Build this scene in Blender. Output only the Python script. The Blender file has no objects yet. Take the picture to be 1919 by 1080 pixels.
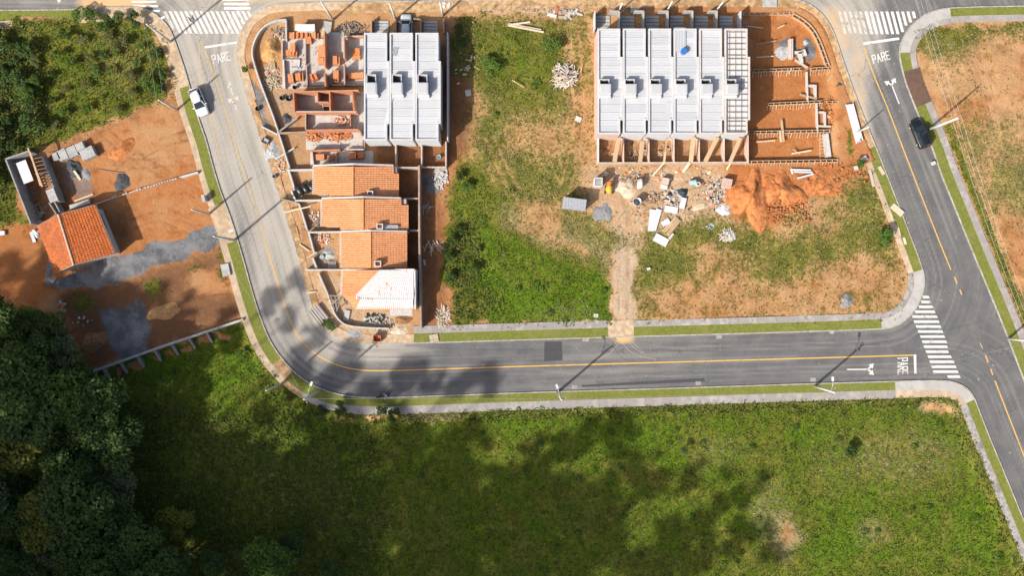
import bpy, math, random
import numpy as np
from mathutils import Vector, Matrix
random.seed(7)
scene = bpy.context.scene
# ------------------------------------------------------------ camera, sky, sun, exposure
S = 0.078          # metres on the ground for one photograph pixel
H = 120.0          # drone height in metres
cam_d = bpy.data.cameras.new('camera'); cam = bpy.data.objects.new('camera', cam_d)
scene.collection.objects.link(cam); scene.camera = cam
cam.location = (0, 0, H); cam.rotation_euler = (0, 0, 0)
cam_d.sensor_fit = 'HORIZONTAL'; cam_d.angle = 2 * math.atan(959.5 * S / H)
cam_d.clip_start = 1; cam_d.clip_end = 3000
SUN_EL = math.radians(39.0)
SX, SY = 0.76, 0.65                      # ground direction in which shadows fall
TAN = math.tan(SUN_EL)
world = bpy.data.worlds.new('World'); scene.world = world; world.use_nodes = True
wn = world.node_tree.nodes; wl = world.node_tree.links
sky = wn.new('ShaderNodeTexSky'); sky.sky_type = 'NISHITA'; sky.sun_disc = False
sky.dust_density = 4.0; sky.air_density = 0.8; sky.ozone_density = 0.6; sky.sun_elevation = SUN_EL; sky.sun_rotation = math.atan2(-SX, -SY)
wl.new(sky.outputs[0], wn['Background'].inputs[0]); wn['Background'].inputs[1].default_value = 0.13
sun_d = bpy.data.lights.new('sun', 'SUN'); sun_d.energy = 4.4; sun_d.angle = math.radians(0.6)
sun_d.color = (1.0, 0.95, 0.87)
sun = bpy.data.objects.new('sun', sun_d); scene.collection.objects.link(sun)
sun.rotation_euler = Vector((SX, SY, -TAN)).to_track_quat('-Z', 'Y').to_euler(); sun.location = (-60, -60, 90)
scene.view_settings.view_transform = 'Standard'; scene.view_settings.look = 'None'
scene.view_settings.exposure = 0.52; scene.view_settings.gamma = 1.0
COL = scene.collection

# ------------------------------------------------------------ helpers
def W(px, py, z=0.0):
    """world point at height z that stands at this place of the photograph"""
    f = (H - z) / H
    return Vector(((px - 960) * S * f, (540 - py) * S * f, z))
def G2(px, py): return ((px - 960) * S, (540 - py) * S)

class MB:
    def __init__(s): s.v = []; s.f = []; s.m = []
    def add(s, vs, fs, mi=0):
        o = len(s.v); s.v += [tuple(p) for p in vs]; s.f += [tuple(i + o for i in f) for f in fs]; s.m += [mi] * len(fs); return s
    def prism(s, pts, z0, z1, top=None):
        n = len(pts); t = top or pts
        z1s = z1 if isinstance(z1, (list, tuple)) else [z1] * n
        vs = [(p[0], p[1], z0) for p in pts] + [(p[0], p[1], z) for p, z in zip(t, z1s)]
        fs = [(i, (i + 1) % n, n + (i + 1) % n, n + i) for i in range(n)] + [tuple(range(n, 2 * n)), tuple(range(n - 1, -1, -1))]
        return s.add(vs, fs)
    def box(s, c, size, rot=0.0, tilt=None):
        x, y, z = c; a, b, h = size[0] / 2, size[1] / 2, size[2] / 2
        M = Matrix.Rotation(rot, 3, 'Z')
        if tilt: M = M @ Matrix.Rotation(tilt[0], 3, 'X') @ Matrix.Rotation(tilt[1], 3, 'Y')
        vs = []
        for dz in (-h, h):
            for dx, dy in ((-a, -b), (a, -b), (a, b), (-a, b)):
                q = M @ Vector((dx, dy, dz)); vs.append((x + q.x, y + q.y, z + q.z))
        return s.add(vs, [(0, 3, 2, 1), (4, 5, 6, 7), (0, 1, 5, 4), (1, 2, 6, 5), (2, 3, 7, 6), (3, 0, 4, 7)])
    def bar(s, p0, p1, w, h):
        p0, p1 = Vector(p0), Vector(p1); d = (p1 - p0)
        if d.length < 1e-6: return s
        d.normalize(); up = Vector((0, 0, 1)) if abs(d.z) < 0.95 else Vector((1, 0, 0))
        a = d.cross(up).normalized(); b = a.cross(d).normalized(); vs = []
        for p in (p0, p1):
            for i, j in ((-1, -1), (1, -1), (1, 1), (-1, 1)): vs.append(p + a * (i * w / 2) + b * (j * h / 2))
        return s.add(vs, [(3, 2, 1, 0), (4, 5, 6, 7), (0, 1, 5, 4), (1, 2, 6, 5), (2, 3, 7, 6), (3, 0, 4, 7)])
    def tube(s, pts, rs, n=8, cap=True):
        pts = [Vector(p) for p in pts]
        if not isinstance(rs, (list, tuple)): rs = [rs] * len(pts)
        vs = []; fs = []
        for i, p in enumerate(pts):
            d = (pts[min(i + 1, len(pts) - 1)] - pts[max(i - 1, 0)])
            d = d.normalized() if d.length > 1e-9 else Vector((0, 0, 1))
            up = Vector((0, 0, 1)) if abs(d.z) < 0.9 else Vector((1, 0, 0))
            a = d.cross(up).normalized(); b = a.cross(d)
            for k in range(n):
                t = 2 * math.pi * k / n; vs.append(p + (a * math.cos(t) + b * math.sin(t)) * rs[i])
        for i in range(len(pts) - 1):
            for k in range(n):
                k2 = (k + 1) % n; fs.append((i * n + k, i * n + k2, (i + 1) * n + k2, (i + 1) * n + k))
        if cap: fs.append(tuple(range(n - 1, -1, -1))); fs.append(tuple(range((len(pts) - 1) * n, len(pts) * n)))
        return s.add(vs, fs)
    def build(s, name, mat, parent=None, smooth=False):
        me = bpy.data.meshes.new(name)
        o = parent.matrix_world.translation if parent else (0, 0, 0)
        if parent: o = WL[parent.name]
        me.from_pydata([(a - o[0], b - o[1], c - o[2]) for a, b, c in s.v], [], s.f)
        if isinstance(mat, (list, tuple)):
            for m_ in mat: me.materials.append(m_)
            me.polygons.foreach_set('material_index', s.m)
        else: me.materials.append(mat)
        if smooth: me.polygons.foreach_set('use_smooth', [True] * len(me.polygons))
        me.update()
        ob = bpy.data.objects.new(name, me); COL.objects.link(ob); WL[ob.name] = tuple(o)
        if parent: ob.parent = parent
        return ob
WL = {}
def tag(o, label=None, cat=None, group=None, kind=None):
    if label: o['label'] = label
    if cat: o['category'] = cat
    if group: o['group'] = group
    if kind: o['kind'] = kind
    return o
def thing(name, label, cat, loc=(0, 0, 0), group=None, rz=0.0):
    o = bpy.data.objects.new(name, None); COL.objects.link(o); o.location = loc; o.rotation_euler = (0, 0, rz)
    o.empty_display_size = 0.3; WL[o.name] = tuple(loc)
    return tag(o, label, cat, group)
def solo(mb, name, mat, label, cat, group=None, smooth=False, base=None):
    """a thing that is one mesh, its origin at its base"""
    if base is None:
        xs = [p[0] for p in mb.v]; ys = [p[1] for p in mb.v]; zs = [p[2] for p in mb.v]
        base = ((min(xs) + max(xs)) / 2, (min(ys) + max(ys)) / 2, min(zs))
    mb.v = [(a - base[0], b - base[1], c - base[2]) for a, b, c in mb.v]
    o = mb.build(name, mat, None, smooth); o.location = base; WL[o.name] = tuple(base)
    return tag(o, label, cat, group)
def copy_tree(o, parent=None):
    c = o.copy(); COL.objects.link(c)
    if parent: c.parent = parent
    for ch in list(o.children): copy_tree(ch, c)
    return c

# ------------------------------------------------------------ numpy noise
_TB = {}
def vnoise(x, y, seed):
    if seed not in _TB: _TB[seed] = np.random.RandomState(seed).rand(256, 256)
    T = _TB[seed]
    xi = np.floor(x).astype(int); yi = np.floor(y).astype(int); fx = x - xi; fy = y - yi
    fx = fx * fx * (3 - 2 * fx); fy = fy * fy * (3 - 2 * fy)
    g = lambda i, j: T[i & 255, j & 255]
    return (g(xi, yi) * (1 - fx) + g(xi + 1, yi) * fx) * (1 - fy) + (g(xi, yi + 1) * (1 - fx) + g(xi + 1, yi + 1) * fx) * fy
def fbm(x, y, seed, octs=4):
    a = 0.5; t = 0; r = 0
    for i in range(octs): r = r + a * vnoise(x * 2 ** i, y * 2 ** i, seed + i); t += a; a *= 0.5
    return r / t
def inside(X, Y, poly):
    r = np.zeros(X.shape, bool); n = len(poly)
    for i in range(n):
        x0, y0 = poly[i]; x1, y1 = poly[(i + 1) % n]
        if y0 == y1: continue
        c = ((y0 > Y) != (y1 > Y)) & (X < (x1 - x0) * (Y - y0) / (y1 - y0) + x0); r ^= c
    return r
def polydist(X, Y, poly):
    d = np.full(X.shape, 1e9)
    for (x0, y0), (x1, y1) in zip(poly[:-1], poly[1:]):
        dx, dy = x1 - x0, y1 - y0; L = dx * dx + dy * dy + 1e-9
        t = np.clip(((X - x0) * dx + (Y - y0) * dy) / L, 0, 1)
        d = np.minimum(d, np.hypot(X - x0 - t * dx, Y - y0 - t * dy))
    return d
def blur(a, r):
    for _ in range(2):
        for ax in (0, 1):
            p = np.pad(a, [(r, r) if k == ax else (0, 0) for k in (0, 1)], mode='edge')
            c = np.cumsum(p, axis=ax); c = np.insert(c, 0, 0, axis=ax)
            n = a.shape[ax]
            a = (np.take(c, range(2 * r + 1, 2 * r + 1 + n), axis=ax) - np.take(c, range(0, n), axis=ax)) / (2 * r + 1)
    return a

# ------------------------------------------------------------ materials
class NT:
    def __init__(s, name):
        s.m = bpy.data.materials.new(name); s.m.use_nodes = True; s.t = s.m.node_tree; s.n = s.t.nodes; s.l = s.t.links
        s.b = s.n['Principled BSDF']; s.b.inputs['Specular IOR Level'].default_value = 0.25
        s.pos = s.n.new('ShaderNodeNewGeometry').outputs['Position']; s.obj = None
    def put(s, sock, val):
        if hasattr(val, 'is_linked'): s.l.new(val, sock)
        elif isinstance(val, (tuple, list)) and len(val) == 3 and sock.type == 'RGBA': sock.default_value = (*val, 1)
        else: sock.default_value = val
    def noise(s, scale, detail=3, rough=0.55, vec=None, stretch=None, dist=0.0):
        n = s.n.new('ShaderNodeTexNoise'); n.inputs['Scale'].default_value = scale
        n.inputs['Detail'].default_value = detail; n.inputs['Roughness'].default_value = rough; n.inputs['Distortion'].default_value = dist
        v = vec or s.pos
        if stretch:
            mp = s.n.new('ShaderNodeMapping'); mp.inputs['Scale'].default_value = stretch[:3]
            if len(stretch) > 3: mp.inputs['Rotation'].default_value = (0, 0, stretch[3])
            s.l.new(v, mp.inputs[0]); v = mp.outputs[0]
        s.l.new(v, n.inputs['Vector']); return n.outputs[0]
    def math(s, op, a, b=0.0, clamp=False):
        n = s.n.new('ShaderNodeMath'); n.operation = op; n.use_clamp = clamp; s.put(n.inputs[0], a); s.put(n.inputs[1], b); return n.outputs[0]
    def step(s, x, lo, hi):
        n = s.n.new('ShaderNodeMapRange'); n.interpolation_type = 'SMOOTHSTEP'; s.put(n.inputs[0], x); n.inputs[1].default_value = lo; n.inputs[2].default_value = hi; return n.outputs[0]
    def mix(s, a, b, f, mode='MIX'):
        n = s.n.new('ShaderNodeMix'); n.data_type = 'RGBA'; n.blend_type = mode; s.put(n.inputs[0], f); s.put(n.inputs[6], a); s.put(n.inputs[7], b); return n.outputs[2]
    def attr(s, name):
        a = s.n.new('ShaderNodeAttribute'); a.attribute_name = name
        c = s.n.new('ShaderNodeSeparateColor'); s.l.new(a.outputs['Color'], c.inputs[0]); return c.outputs[0], c.outputs[1], c.outputs[2], a.outputs['Alpha'], a.outputs['Color']
    def rnd(s):
        o = s.n.new('ShaderNodeObjectInfo'); return o.outputs['Random']
    def bump(s, h, strength=0.3, dist=0.05):
        n = s.n.new('ShaderNodeBump'); n.inputs['Strength'].default_value = strength; n.inputs['Distance'].default_value = dist
        s.l.new(h, n.inputs['Height']); s.l.new(n.outputs[0], s.b.inputs['Normal'])
    def done(s, col, rough=0.85, metal=0.0, spec=None):
        s.put(s.b.inputs['Base Color'], col); s.put(s.b.inputs['Roughness'], rough); s.b.inputs['Metallic'].default_value = metal
        if spec is not None: s.b.inputs['Specular IOR Level'].default_value = spec
        return s.m
def dim(c, k): return tuple(min(1.0, a * k) for a in c)
def simple(name, c, rough=0.85, var=0.25, scale=3.0, c2=None, s2=0.6, amt=0.5, metal=0.0, bump=0.0, rv=0.0, spec=None):
    t = NT(name); col = t.mix(dim(c, 1 - var), dim(c, 1 + var), t.step(t.noise(scale, 4), 0.3, 0.7))
    if c2: col = t.mix(col, c2, t.math('MULTIPLY', t.step(t.noise(s2, 4), 0.48, 0.68), amt))
    if rv: col = t.mix(col, dim(c, 1 - rv), t.rnd())
    if bump: t.bump(t.noise(scale * 2, 6, .7), bump, 0.14)
    return t.done(col, rough, metal, spec)
M = {}
M['kerb'] = simple('kerb_concrete', (0.36, 0.34, 0.30), scale=2.0, c2=(0.30, 0.22, 0.14), s2=0.25)
M['pave'] = simple('pavement_concrete', (0.33, 0.30, 0.275), scale=1.2, c2=(0.27, 0.25, 0.20), s2=0.35, rv=0.18, bump=0.1)
M['apron'] = simple('apron_concrete', (0.385, 0.365, 0.34), scale=0.8, c2=(0.35, 0.32, 0.28), s2=0.4, var=0.12)
M['pave_dirty'] = simple('dusty_pavement', (0.46, 0.35, 0.24), scale=1.0, c2=(0.32, 0.25, 0.17), s2=0.3, rv=0.15)
M['pave_dark'] = simple('stained_pavement', (0.30, 0.28, 0.26), scale=2.5, c2=(0.15, 0.14, 0.12), s2=0.5, amt=0.8)
M['clayverge'] = simple('clay_verge', (0.42, 0.27, 0.14), scale=1.5, var=0.3, c2=(0.22, 0.12, 0.05), s2=0.4, amt=0.7, bump=0.6)
M['sandverge'] = simple('sandy_verge', (0.46, 0.34, 0.22), scale=1.5, var=0.2, c2=(0.32, 0.22, 0.14), s2=0.3, amt=0.6, bump=0.4)
M['brickramp'] = simple('brown_ramp', (0.115, 0.07, 0.05), scale=1.5, var=0.12, c2=(0.17, 0.10, 0.06), s2=0.3)
def paint(name, c, wear):
    t = NT(name); w = t.step(t.noise(1.1, 5, 0.7), 0.62 - wear, 0.78 - wear)
    w2 = t.math('MULTIPLY', w, 0.75); return t.done(t.mix(c, (0.17, 0.155, 0.135), w2), 0.7)
M['white'] = paint('white_road_paint', (0.58, 0.57, 0.53), 0.07)
M['white_worn'] = paint('worn_road_paint', (0.50, 0.46, 0.40), 0.14)
M['yellow'] = paint('yellow_road_paint', (0.62, 0.36, 0.085), 0.08)
M['yellow_worn'] = paint('dusty_yellow_paint', (0.50, 0.34, 0.13), 0.12)
M['roofmetal'] = None
t = NT('white_roof_sheet'); c = t.mix((0.46, 0.465, 0.475), (0.39, 0.40, 0.415), t.rnd()); c = t.mix(c, (0.36, 0.35, 0.33), t.math('MULTIPLY', t.step(t.noise(0.7, 4, vec=t.pos, stretch=(0.3, 1, 1)), 0.55, 0.8), 0.45))
M['roofmetal'] = t.done(c, 0.5, 0.0, 0.3)
M['parapet'] = simple('white_parapet', (0.47, 0.47, 0.475), 0.6, var=0.06, c2=(0.45, 0.44, 0.43), s2=0.8)
M['parapet_raw'] = simple('primed_parapet', (0.49, 0.455, 0.43), 0.7, var=0.08, c2=(0.48, 0.38, 0.32), s2=0.9)
M['wall_white'] = simple('white_wall_render', (0.50, 0.50, 0.51), var=0.06, c2=(0.5, 0.46, 0.42), s2=0.6)
M['wall_salmon'] = simple('salmon_wall', (0.55, 0.40, 0.33), var=0.1, c2=(0.45, 0.28, 0.2), s2=0.6)
M['wall_grey'] = simple('grey_block_wall', (0.29, 0.28, 0.27), var=0.18, scale=2, c2=(0.2, 0.18, 0.15), s2=0.5)
M['wall_beige'] = simple('bare_render_wall', (0.44, 0.36, 0.30), var=0.12, scale=2, c2=(0.30, 0.22, 0.17), s2=0.6)
M['wall_brown'] = simple('brown_block_wall', (0.34, 0.24, 0.19), var=0.15, scale=2, c2=(0.24, 0.15, 0.1), s2=0.6)
M['slab'] = simple('concrete_slab', (0.40, 0.375, 0.345), var=0.12, scale=1.0, c2=(0.50, 0.47, 0.42), s2=0.4)
M['slab_beige'] = simple('ceiling_slab', (0.55, 0.48, 0.40), var=0.1, scale=1.0)
M['concrete'] = simple('grey_concrete', (0.38, 0.375, 0.36), var=0.12, scale=1.5, c2=(0.26, 0.25, 0.23), s2=0.8)
M['pale'] = simple('pale_concrete', (0.46, 0.44, 0.41), var=0.1)
M['pole'] = simple('pole_concrete', (0.52, 0.51, 0.48), var=0.08, scale=2)
M['steel'] = simple('galvanised_steel', (0.45, 0.46, 0.47), 0.45, var=0.08, metal=0.4)
M['dark'] = simple('shade_and_scrap_dark', (0.03, 0.028, 0.026), var=0.2)  # near black: painted shade inside roof shafts, also dark scrap and buckets
M['black'] = simple('black_plastic', (0.018, 0.019, 0.02), 0.35, var=0.2, spec=0.5)
M['rubber'] = simple('tyre_rubber', (0.02, 0.02, 0.02), 0.8)
M['wood'] = simple('raw_timber', (0.52, 0.36, 0.22), var=0.22, scale=4, rv=0.35)
M['wood_pale'] = simple('pale_timber', (0.62, 0.52, 0.38), var=0.15, scale=4, rv=0.3)
M['wood_old'] = simple('weathered_timber', (0.30, 0.25, 0.20), var=0.25, scale=4, rv=0.4)
M['white_plain'] = simple('white_sheet', (0.56, 0.56, 0.57), 0.5, var=0.05)
M['blue'] = simple('blue_plastic', (0.03, 0.14, 0.42), 0.4, var=0.1)
M['blue_pale'] = simple('pale_blue_plastic', (0.30, 0.52, 0.62), 0.5, var=0.1)
M['red'] = simple('red_paint', (0.45, 0.08, 0.05), 0.6)
M['yellowm'] = simple('machine_yellow', (0.65, 0.33, 0.03), 0.5, var=0.15)
M['orangem'] = simple('machine_orange', (0.55, 0.14, 0.03), 0.6, var=0.2)
M['rust'] = simple('rusty_orange_metal', (0.42, 0.13, 0.05), 0.7, var=0.2, c2=(0.2, 0.06, 0.03), s2=2.0)
M['gravel'] = simple('grey_gravel', (0.24, 0.24, 0.24), var=0.35, scale=8, bump=0.8)
M['gravel_dark'] = simple('dark_gravel', (0.075, 0.08, 0.085), var=0.4, scale=8, bump=0.8)
M['gravel_blue'] = simple('pale_stone_dust', (0.36, 0.37, 0.37), var=0.25, scale=5, bump=0.5)
M['sand'] = simple('building_sand', (0.52, 0.42, 0.31), var=0.15, scale=2, bump=0.4)
M['sand_brown'] = simple('brown_sand', (0.42, 0.23, 0.09), var=0.2, scale=2, bump=0.5)
M['clay'] = simple('red_clay', (0.43, 0.15, 0.048), var=0.35, scale=1.6, c2=(0.46, 0.20, 0.075), s2=0.9, amt=0.7, bump=1.0)
M['soil'] = simple('brown_soil', (0.24, 0.13, 0.06), var=0.3, scale=2.5, bump=0.7)
M['lime'] = simple('white_lime', (0.54, 0.54, 0.53), var=0.15, scale=3, bump=0.4)
def brickmat(name, a, b, mort, sc=1.0, rowh=0.2):
    t = NT(name)
    br = t.n.new('ShaderNodeTexBrick'); br.inputs['Scale'].default_value = 1.0; br.inputs['Mortar Size'].default_value = 0.018
    br.inputs['Brick Width'].default_value = 0.3 * sc; br.inputs['Row Height'].default_value = rowh * sc
    x = t.n.new('ShaderNodeSeparateXYZ'); t.l.new(t.pos, x.inputs[0]); cm = t.n.new('ShaderNodeCombineXYZ')
    t.l.new(t.math('ADD', x.outputs[0], x.outputs[1]), cm.inputs[0]); t.l.new(x.outputs[2], cm.inputs[1]); t.l.new(cm.outputs[0], br.inputs['Vector'])
    br.inputs['Color1'].default_value = (*a, 1); br.inputs['Color2'].default_value = (*b, 1); br.inputs['Mortar'].default_value = (*mort, 1)
    c = t.mix(br.outputs[0], dim(b, 0.6), t.math('MULTIPLY', t.step(t.noise(1.2, 4), 0.5, 0.8), 0.5))
    return t.done(c, 0.9)
M['brick'] = brickmat('hollow_clay_brick', (0.50, 0.20, 0.09), (0.42, 0.15, 0.065), (0.42, 0.33, 0.26))
M['brick_dark'] = brickmat('laid_clay_brick', (0.36, 0.15, 0.08), (0.28, 0.11, 0.06), (0.34, 0.28, 0.23))
t = NT('stacked_brick'); c = t.mix((0.58, 0.22, 0.08), (0.36, 0.12, 0.045), t.step(t.noise(9, 3, 0.6), 0.35, 0.65)); c = t.mix(c, (0.62, 0.36, 0.2), t.math('MULTIPLY', t.rnd(), 0.35))
t.bump(t.noise(9, 2), 0.6, 0.05); M['stack'] = t.done(c, 0.9)
def tile(name, a, b, shade_blotch=None, amt=0.6):
    t = NT(name); c = t.mix(a, b, t.step(t.noise(3.5, 2, 0.6), 0.4, 0.6)); c = t.mix(c, dim(b, .6), t.math('MULTIPLY', t.step(t.noise(1.1, 5, .7), .52, .75), .6))
    c = t.mix(c, dim(a, 1.25), t.math('MULTIPLY', t.step(t.noise(0.35, 4), 0.5, 0.75), 0.4))
    if shade_blotch: c = t.mix(c, shade_blotch, t.math('MULTIPLY', t.step(t.noise(0.45, 5, 0.65), 0.47, 0.62), amt))
    return t.done(c, 0.75)
M['tile'] = tile('terracotta_tile', (0.58, 0.265, 0.125), (0.50, 0.21, 0.085))
M['tile_dark'] = tile('burnt_terracotta_tile', (0.56, 0.155, 0.04), (0.40, 0.10, 0.025))
M['tile_tree_shade'] = tile('tree_shaded_terracotta_tile', (0.46, 0.135, 0.04), (0.34, 0.09, 0.025), (0.15, 0.055, 0.025), 0.4)  # dark blotches and lower tone are tree shade put into the tile colour
t = NT('white_orange_tile'); n_ = t.step(t.noise(2.6, 5, 0.7, stretch=(1.0, 0.3, 1)), 0.575, 0.68); M['tile_white'] = t.done(t.mix((0.52, 0.50, 0.49), (0.52, 0.24, 0.13), n_), 0.6)  # white tile colour flecked with orange
M['ridge'] = simple('pale_ridge_mortar', (0.55, 0.42, 0.34), var=0.15, scale=2)
M['ridge_orange'] = simple('ridge_tile', (0.62, 0.24, 0.09), var=0.1)
def carpaint(name, c, rough=0.25):
    t = NT(name); m = t.done(c, rough, 0.0, 0.5); t.b.inputs['Coat Weight'].default_value = 0.6; t.b.inputs['Coat Roughness'].default_value = 0.08; return m
M['car_white'] = carpaint('white_car_paint', (0.66, 0.67, 0.68)); M['car_black'] = carpaint('dark_blue_black_car_paint', (0.008, 0.012, 0.014))
M['car_silver'] = carpaint('pale_silver_car_paint', (0.50, 0.54, 0.54))
M['glass'] = NT('car_glass').done((0.02, 0.028, 0.032), 0.08, 0.0, 0.6)
M['lamp_red'] = simple('tail_lamp', (0.35, 0.02, 0.02), 0.3); M['lamp_clear'] = simple('head_lamp', (0.55, 0.56, 0.56), 0.2, metal=0.3)
def leafmat(name, dark, light, hue=0.25, trans=0.3, fl=None):
    t = NT(name); r, g, b, a, col = t.attr('lc')
    c = t.mix(dark, light, r)
    if fl: c = t.mix(c, fl, t.step(g, 0.955, 0.985))
    c = t.mix(c, t.mix(c, (0.8, 1.0, 0.35), 1.0, 'MULTIPLY'), t.math('MULTIPLY', t.rnd(), hue))
    t.done(c, 0.6, 0.0, 0.2)
    tr = t.n.new('ShaderNodeBsdfTranslucent'); t.l.new(c, tr.inputs[0]); mx = t.n.new('ShaderNodeMixShader'); mx.inputs[0].default_value = trans
    t.l.new(t.b.outputs[0], mx.inputs[1]); t.l.new(tr.outputs[0], mx.inputs[2]); t.l.new(mx.outputs[0], t.n['Material Output'].inputs[0]); return t.m
M['leaf'] = leafmat('broadleaf_foliage', (0.03, 0.055, 0.014), (0.095, 0.15, 0.035))
M['leaf_yellow'] = leafmat('yellow_green_foliage', (0.07, 0.085, 0.012), (0.22, 0.22, 0.035))
M['leaf_pale'] = leafmat('grey_green_foliage', (0.06, 0.085, 0.04), (0.16, 0.19, 0.09))
M['leaf_lush'] = leafmat('fresh_green_foliage', (0.05, 0.095, 0.016), (0.14, 0.22, 0.04))
M['leaf_dry'] = leafmat('seedy_shrub_foliage', (0.075, 0.09, 0.02), (0.21, 0.21, 0.07), fl=(0.5, 0.42, 0.34))
M['bark'] = simple('tree_bark', (0.12, 0.09, 0.065), var=0.3, scale=5)
def grassmat(name):
    t = NT(name); r, g, b, a, col = t.attr('lc'); t.done(col, 0.7, 0.0, 0.15)
    tr = t.n.new('ShaderNodeBsdfTranslucent'); t.l.new(col, tr.inputs[0]); mx = t.n.new('ShaderNodeMixShader'); mx.inputs[0].default_value = 0.25
    t.l.new(t.b.outputs[0], mx.inputs[1]); t.l.new(tr.outputs[0], mx.inputs[2]); t.l.new(mx.outputs[0], t.n['Material Output'].inputs[0]); return t.m
M['wire'] = simple('wire_metal', (0.30, 0.30, 0.29), 0.5)
M['grass'] = grassmat('meadow_blades')
# ------------------------------------------------------------ kerb lines, traced along the streets
def chaikin(p, n=2):
    for _ in range(n):
        q = [p[0]]
        for a, b in zip(p[:-1], p[1:]):
            q += [(a[0] * .75 + b[0] * .25, a[1] * .75 + b[1] * .25), (a[0] * .25 + b[0] * .75, a[1] * .25 + b[1] * .75)]
        p = q + [p[-1]]
    return p
def resample(p, step):
    p = [np.array(a, float) for a in p]; out = [p[0]]; left = step
    for a, b in zip(p[:-1], p[1:]):
        L = np.hypot(*(b - a)); 
        if L < 1e-9: continue
        d = left
        while d <= L: out.append(a + (b - a) * d / L); d += step
        left = d - L
    if np.hypot(*(out[-1] - p[-1])) > step * .3: out.append(p[-1])
    return np.array(out)
def offset(P, d):
    T = np.gradient(P, axis=0); T /= np.hypot(T[:, 0], T[:, 1])[:, None] + 1e-9
    return P + d * np.stack([-T[:, 1], T[:, 0]], 1)
def near(P, x, y): return int(np.argmin((P[:, 0] - x) ** 2 + (P[:, 1] - y) ** 2))
K1 = [(-160, 18), (60, 18), (140, 17), (170, 14), (240, 11), (272, 14), (290, 23), (303, 34), (318, 50), (327, 70), (335, 92), (347, 127), (358, 165), (367, 200), (377, 232), (388, 262), (400, 310), (415, 360), (430, 397), (444, 440), (456, 480), (468, 524), (479, 563), (495, 611), (512, 648), (536, 680), (565, 708), (605, 731), (655, 743), (710, 745), (805, 742), (960, 736), (1200, 729), (1440, 721), (1676, 714), (1768, 712), (1790, 716), (1811, 725), (1824, 740), (1833, 762), (1851, 810), (1876, 870), (1919, 975), (1990, 1148), (2060, 1320)]
K2 = [(1700, -6), (593, 3), (527, 5), (499, 11), (479, 24), (464, 37), (452, 58), (444, 87), (443, 114), (452, 144), (462, 178), (475, 222), (490, 270), (503, 302), (514, 338), (524, 372), (534, 403), (543, 431), (554, 466), (563, 502), (571, 535), (582, 567), (593, 600), (606, 616), (628, 631), (650, 641), (676, 645), (702, 646), (755, 645), (860, 642), (960, 639), (1185, 632), (1440, 625), (1652, 618), (1672, 615), (1691, 606), (1709, 591), (1724, 567), (1732, 543), (1734, 524), (1730, 504), (1712, 455), (1690, 398), (1666, 336), (1641, 272), (1616, 212), (1586, 130), (1572, 86), (1559, 50), (1543, 27), (1525, 11), (1502, 0), (1470, -5), (1440, -6)]
K2 = K2[1:]
K2[0] = (640, 3); K2 = [(980, -2)] + K2 + [(980, -2)]
K3 = [(2140, 8), (1919, 10), (1779, 13), (1748, 19), (1727, 30), (1705, 48), (1692, 68), (1685, 88), (1685, 106), (1693, 145), (1707, 183), (1723, 222), (1745, 273), (1763, 327), (1780, 368), (1825, 480), (1849, 537), (1884, 622), (1919, 716), (1980, 868), (2060, 1070)]
C1, C2, C3 = [resample(chaikin(k), 4.0) for k in (K1, K2, K3)]

# ------------------------------------------------------------ terrain: one sheet out to the horizon
far = [90, 200, 340, 520, 760, 1100, 1600, 2400, 3600, 5600, 9000]
gx = np.concatenate([-60 - np.array(far[::-1]), np.arange(-60, 1981, 3.0), 1980 + np.array(far)])
gy = np.concatenate([-60 - np.array(far[::-1]), np.arange(-60, 1141, 3.0), 1140 + np.array(far)])
# finer steps where the wooded slope rises outside the picture
X, Y = np.meshgrid(gx, gy)
n1 = fbm(X / 40, Y / 40, 11, 4); n2 = fbm(X / 14 + 50, Y / 14, 21, 4); n3 = fbm(X / 130, Y / 130 + 9, 31, 3)
Xw = X + (fbm(X / 26, Y / 26, 41, 4) - .5) * 34; Yw = Y + (fbm(X / 26 + 77, Y / 26, 51, 4) - .5) * 34
def zone(poly, r=2, warp=True):
    m = inside(Xw if warp else X, Yw if warp else Y, poly).astype(float)
    return blur(m, r) if r else m
land1 = [tuple(p) for p in C1] + [(2060, 3000), (-3000, 3000), (-3000, 18)]
land2 = [tuple(p) for p in C2]
land3 = [tuple(p) for p in C3] + [(4000, 1070), (4000, 8)]
isroad = ~(inside(X, Y, land1) | inside(X, Y, land2) | inside(X, Y, land3)) & (Y > -110) & (Y < 1320) & (X > -160) & (X < 2140)
near_road = blur(isroad.astype(float), 2) > 0.02
Z = 0.05 + (n1 - .5) * 0.10 + (n2 - .5) * 0.06
# the low meadow beside the lower street
O1 = offset(C1, 42); i0, i1 = near(C1, 500, 622), len(C1) - 1
meadow = [tuple(p) for p in O1[i0:i1]] + [(2100, 3000), (-3000, 3000), (-3000, 770), (-60, 760), (149, 709), (300, 655), (457, 600)]
mm = blur(inside(X, Y, meadow).astype(float), 2)
Z = Z - mm * (1.0 + 0.5 * (n3 - .5)) + mm * (n2 - .5) * 0.25
pit = [(1402, 30), (1488, 26), (1530, 60), (1556, 128), (1566, 190), (1566, 300), (1396, 302)]
pm = blur(inside(X, Y, pit).astype(float), 1); Z = Z - pm * 0.45
scrub = [(-160, 34), (140, 36), (180, 38), (262, 40), (292, 62), (312, 128), (324, 182), (290, 200), (230, 218), (160, 243), (120, 262), (70, 282), (20, 300), (2, 420), (-60, 432), (-160, 432)]
Z = Z + blur(inside(X, Y, scrub).astype(float), 3) * (n1 - .3) * 0.6
east = [(1735, 60), (2200, 40), (2200, 1100), (1990, 760), (1925, 590), (1850, 400), (1785, 240), (1740, 130)]
Z = Z + blur(inside(X, Y, east).astype(float), 3) * (0.15 + (n1 - .5) * 0.5)
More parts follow.
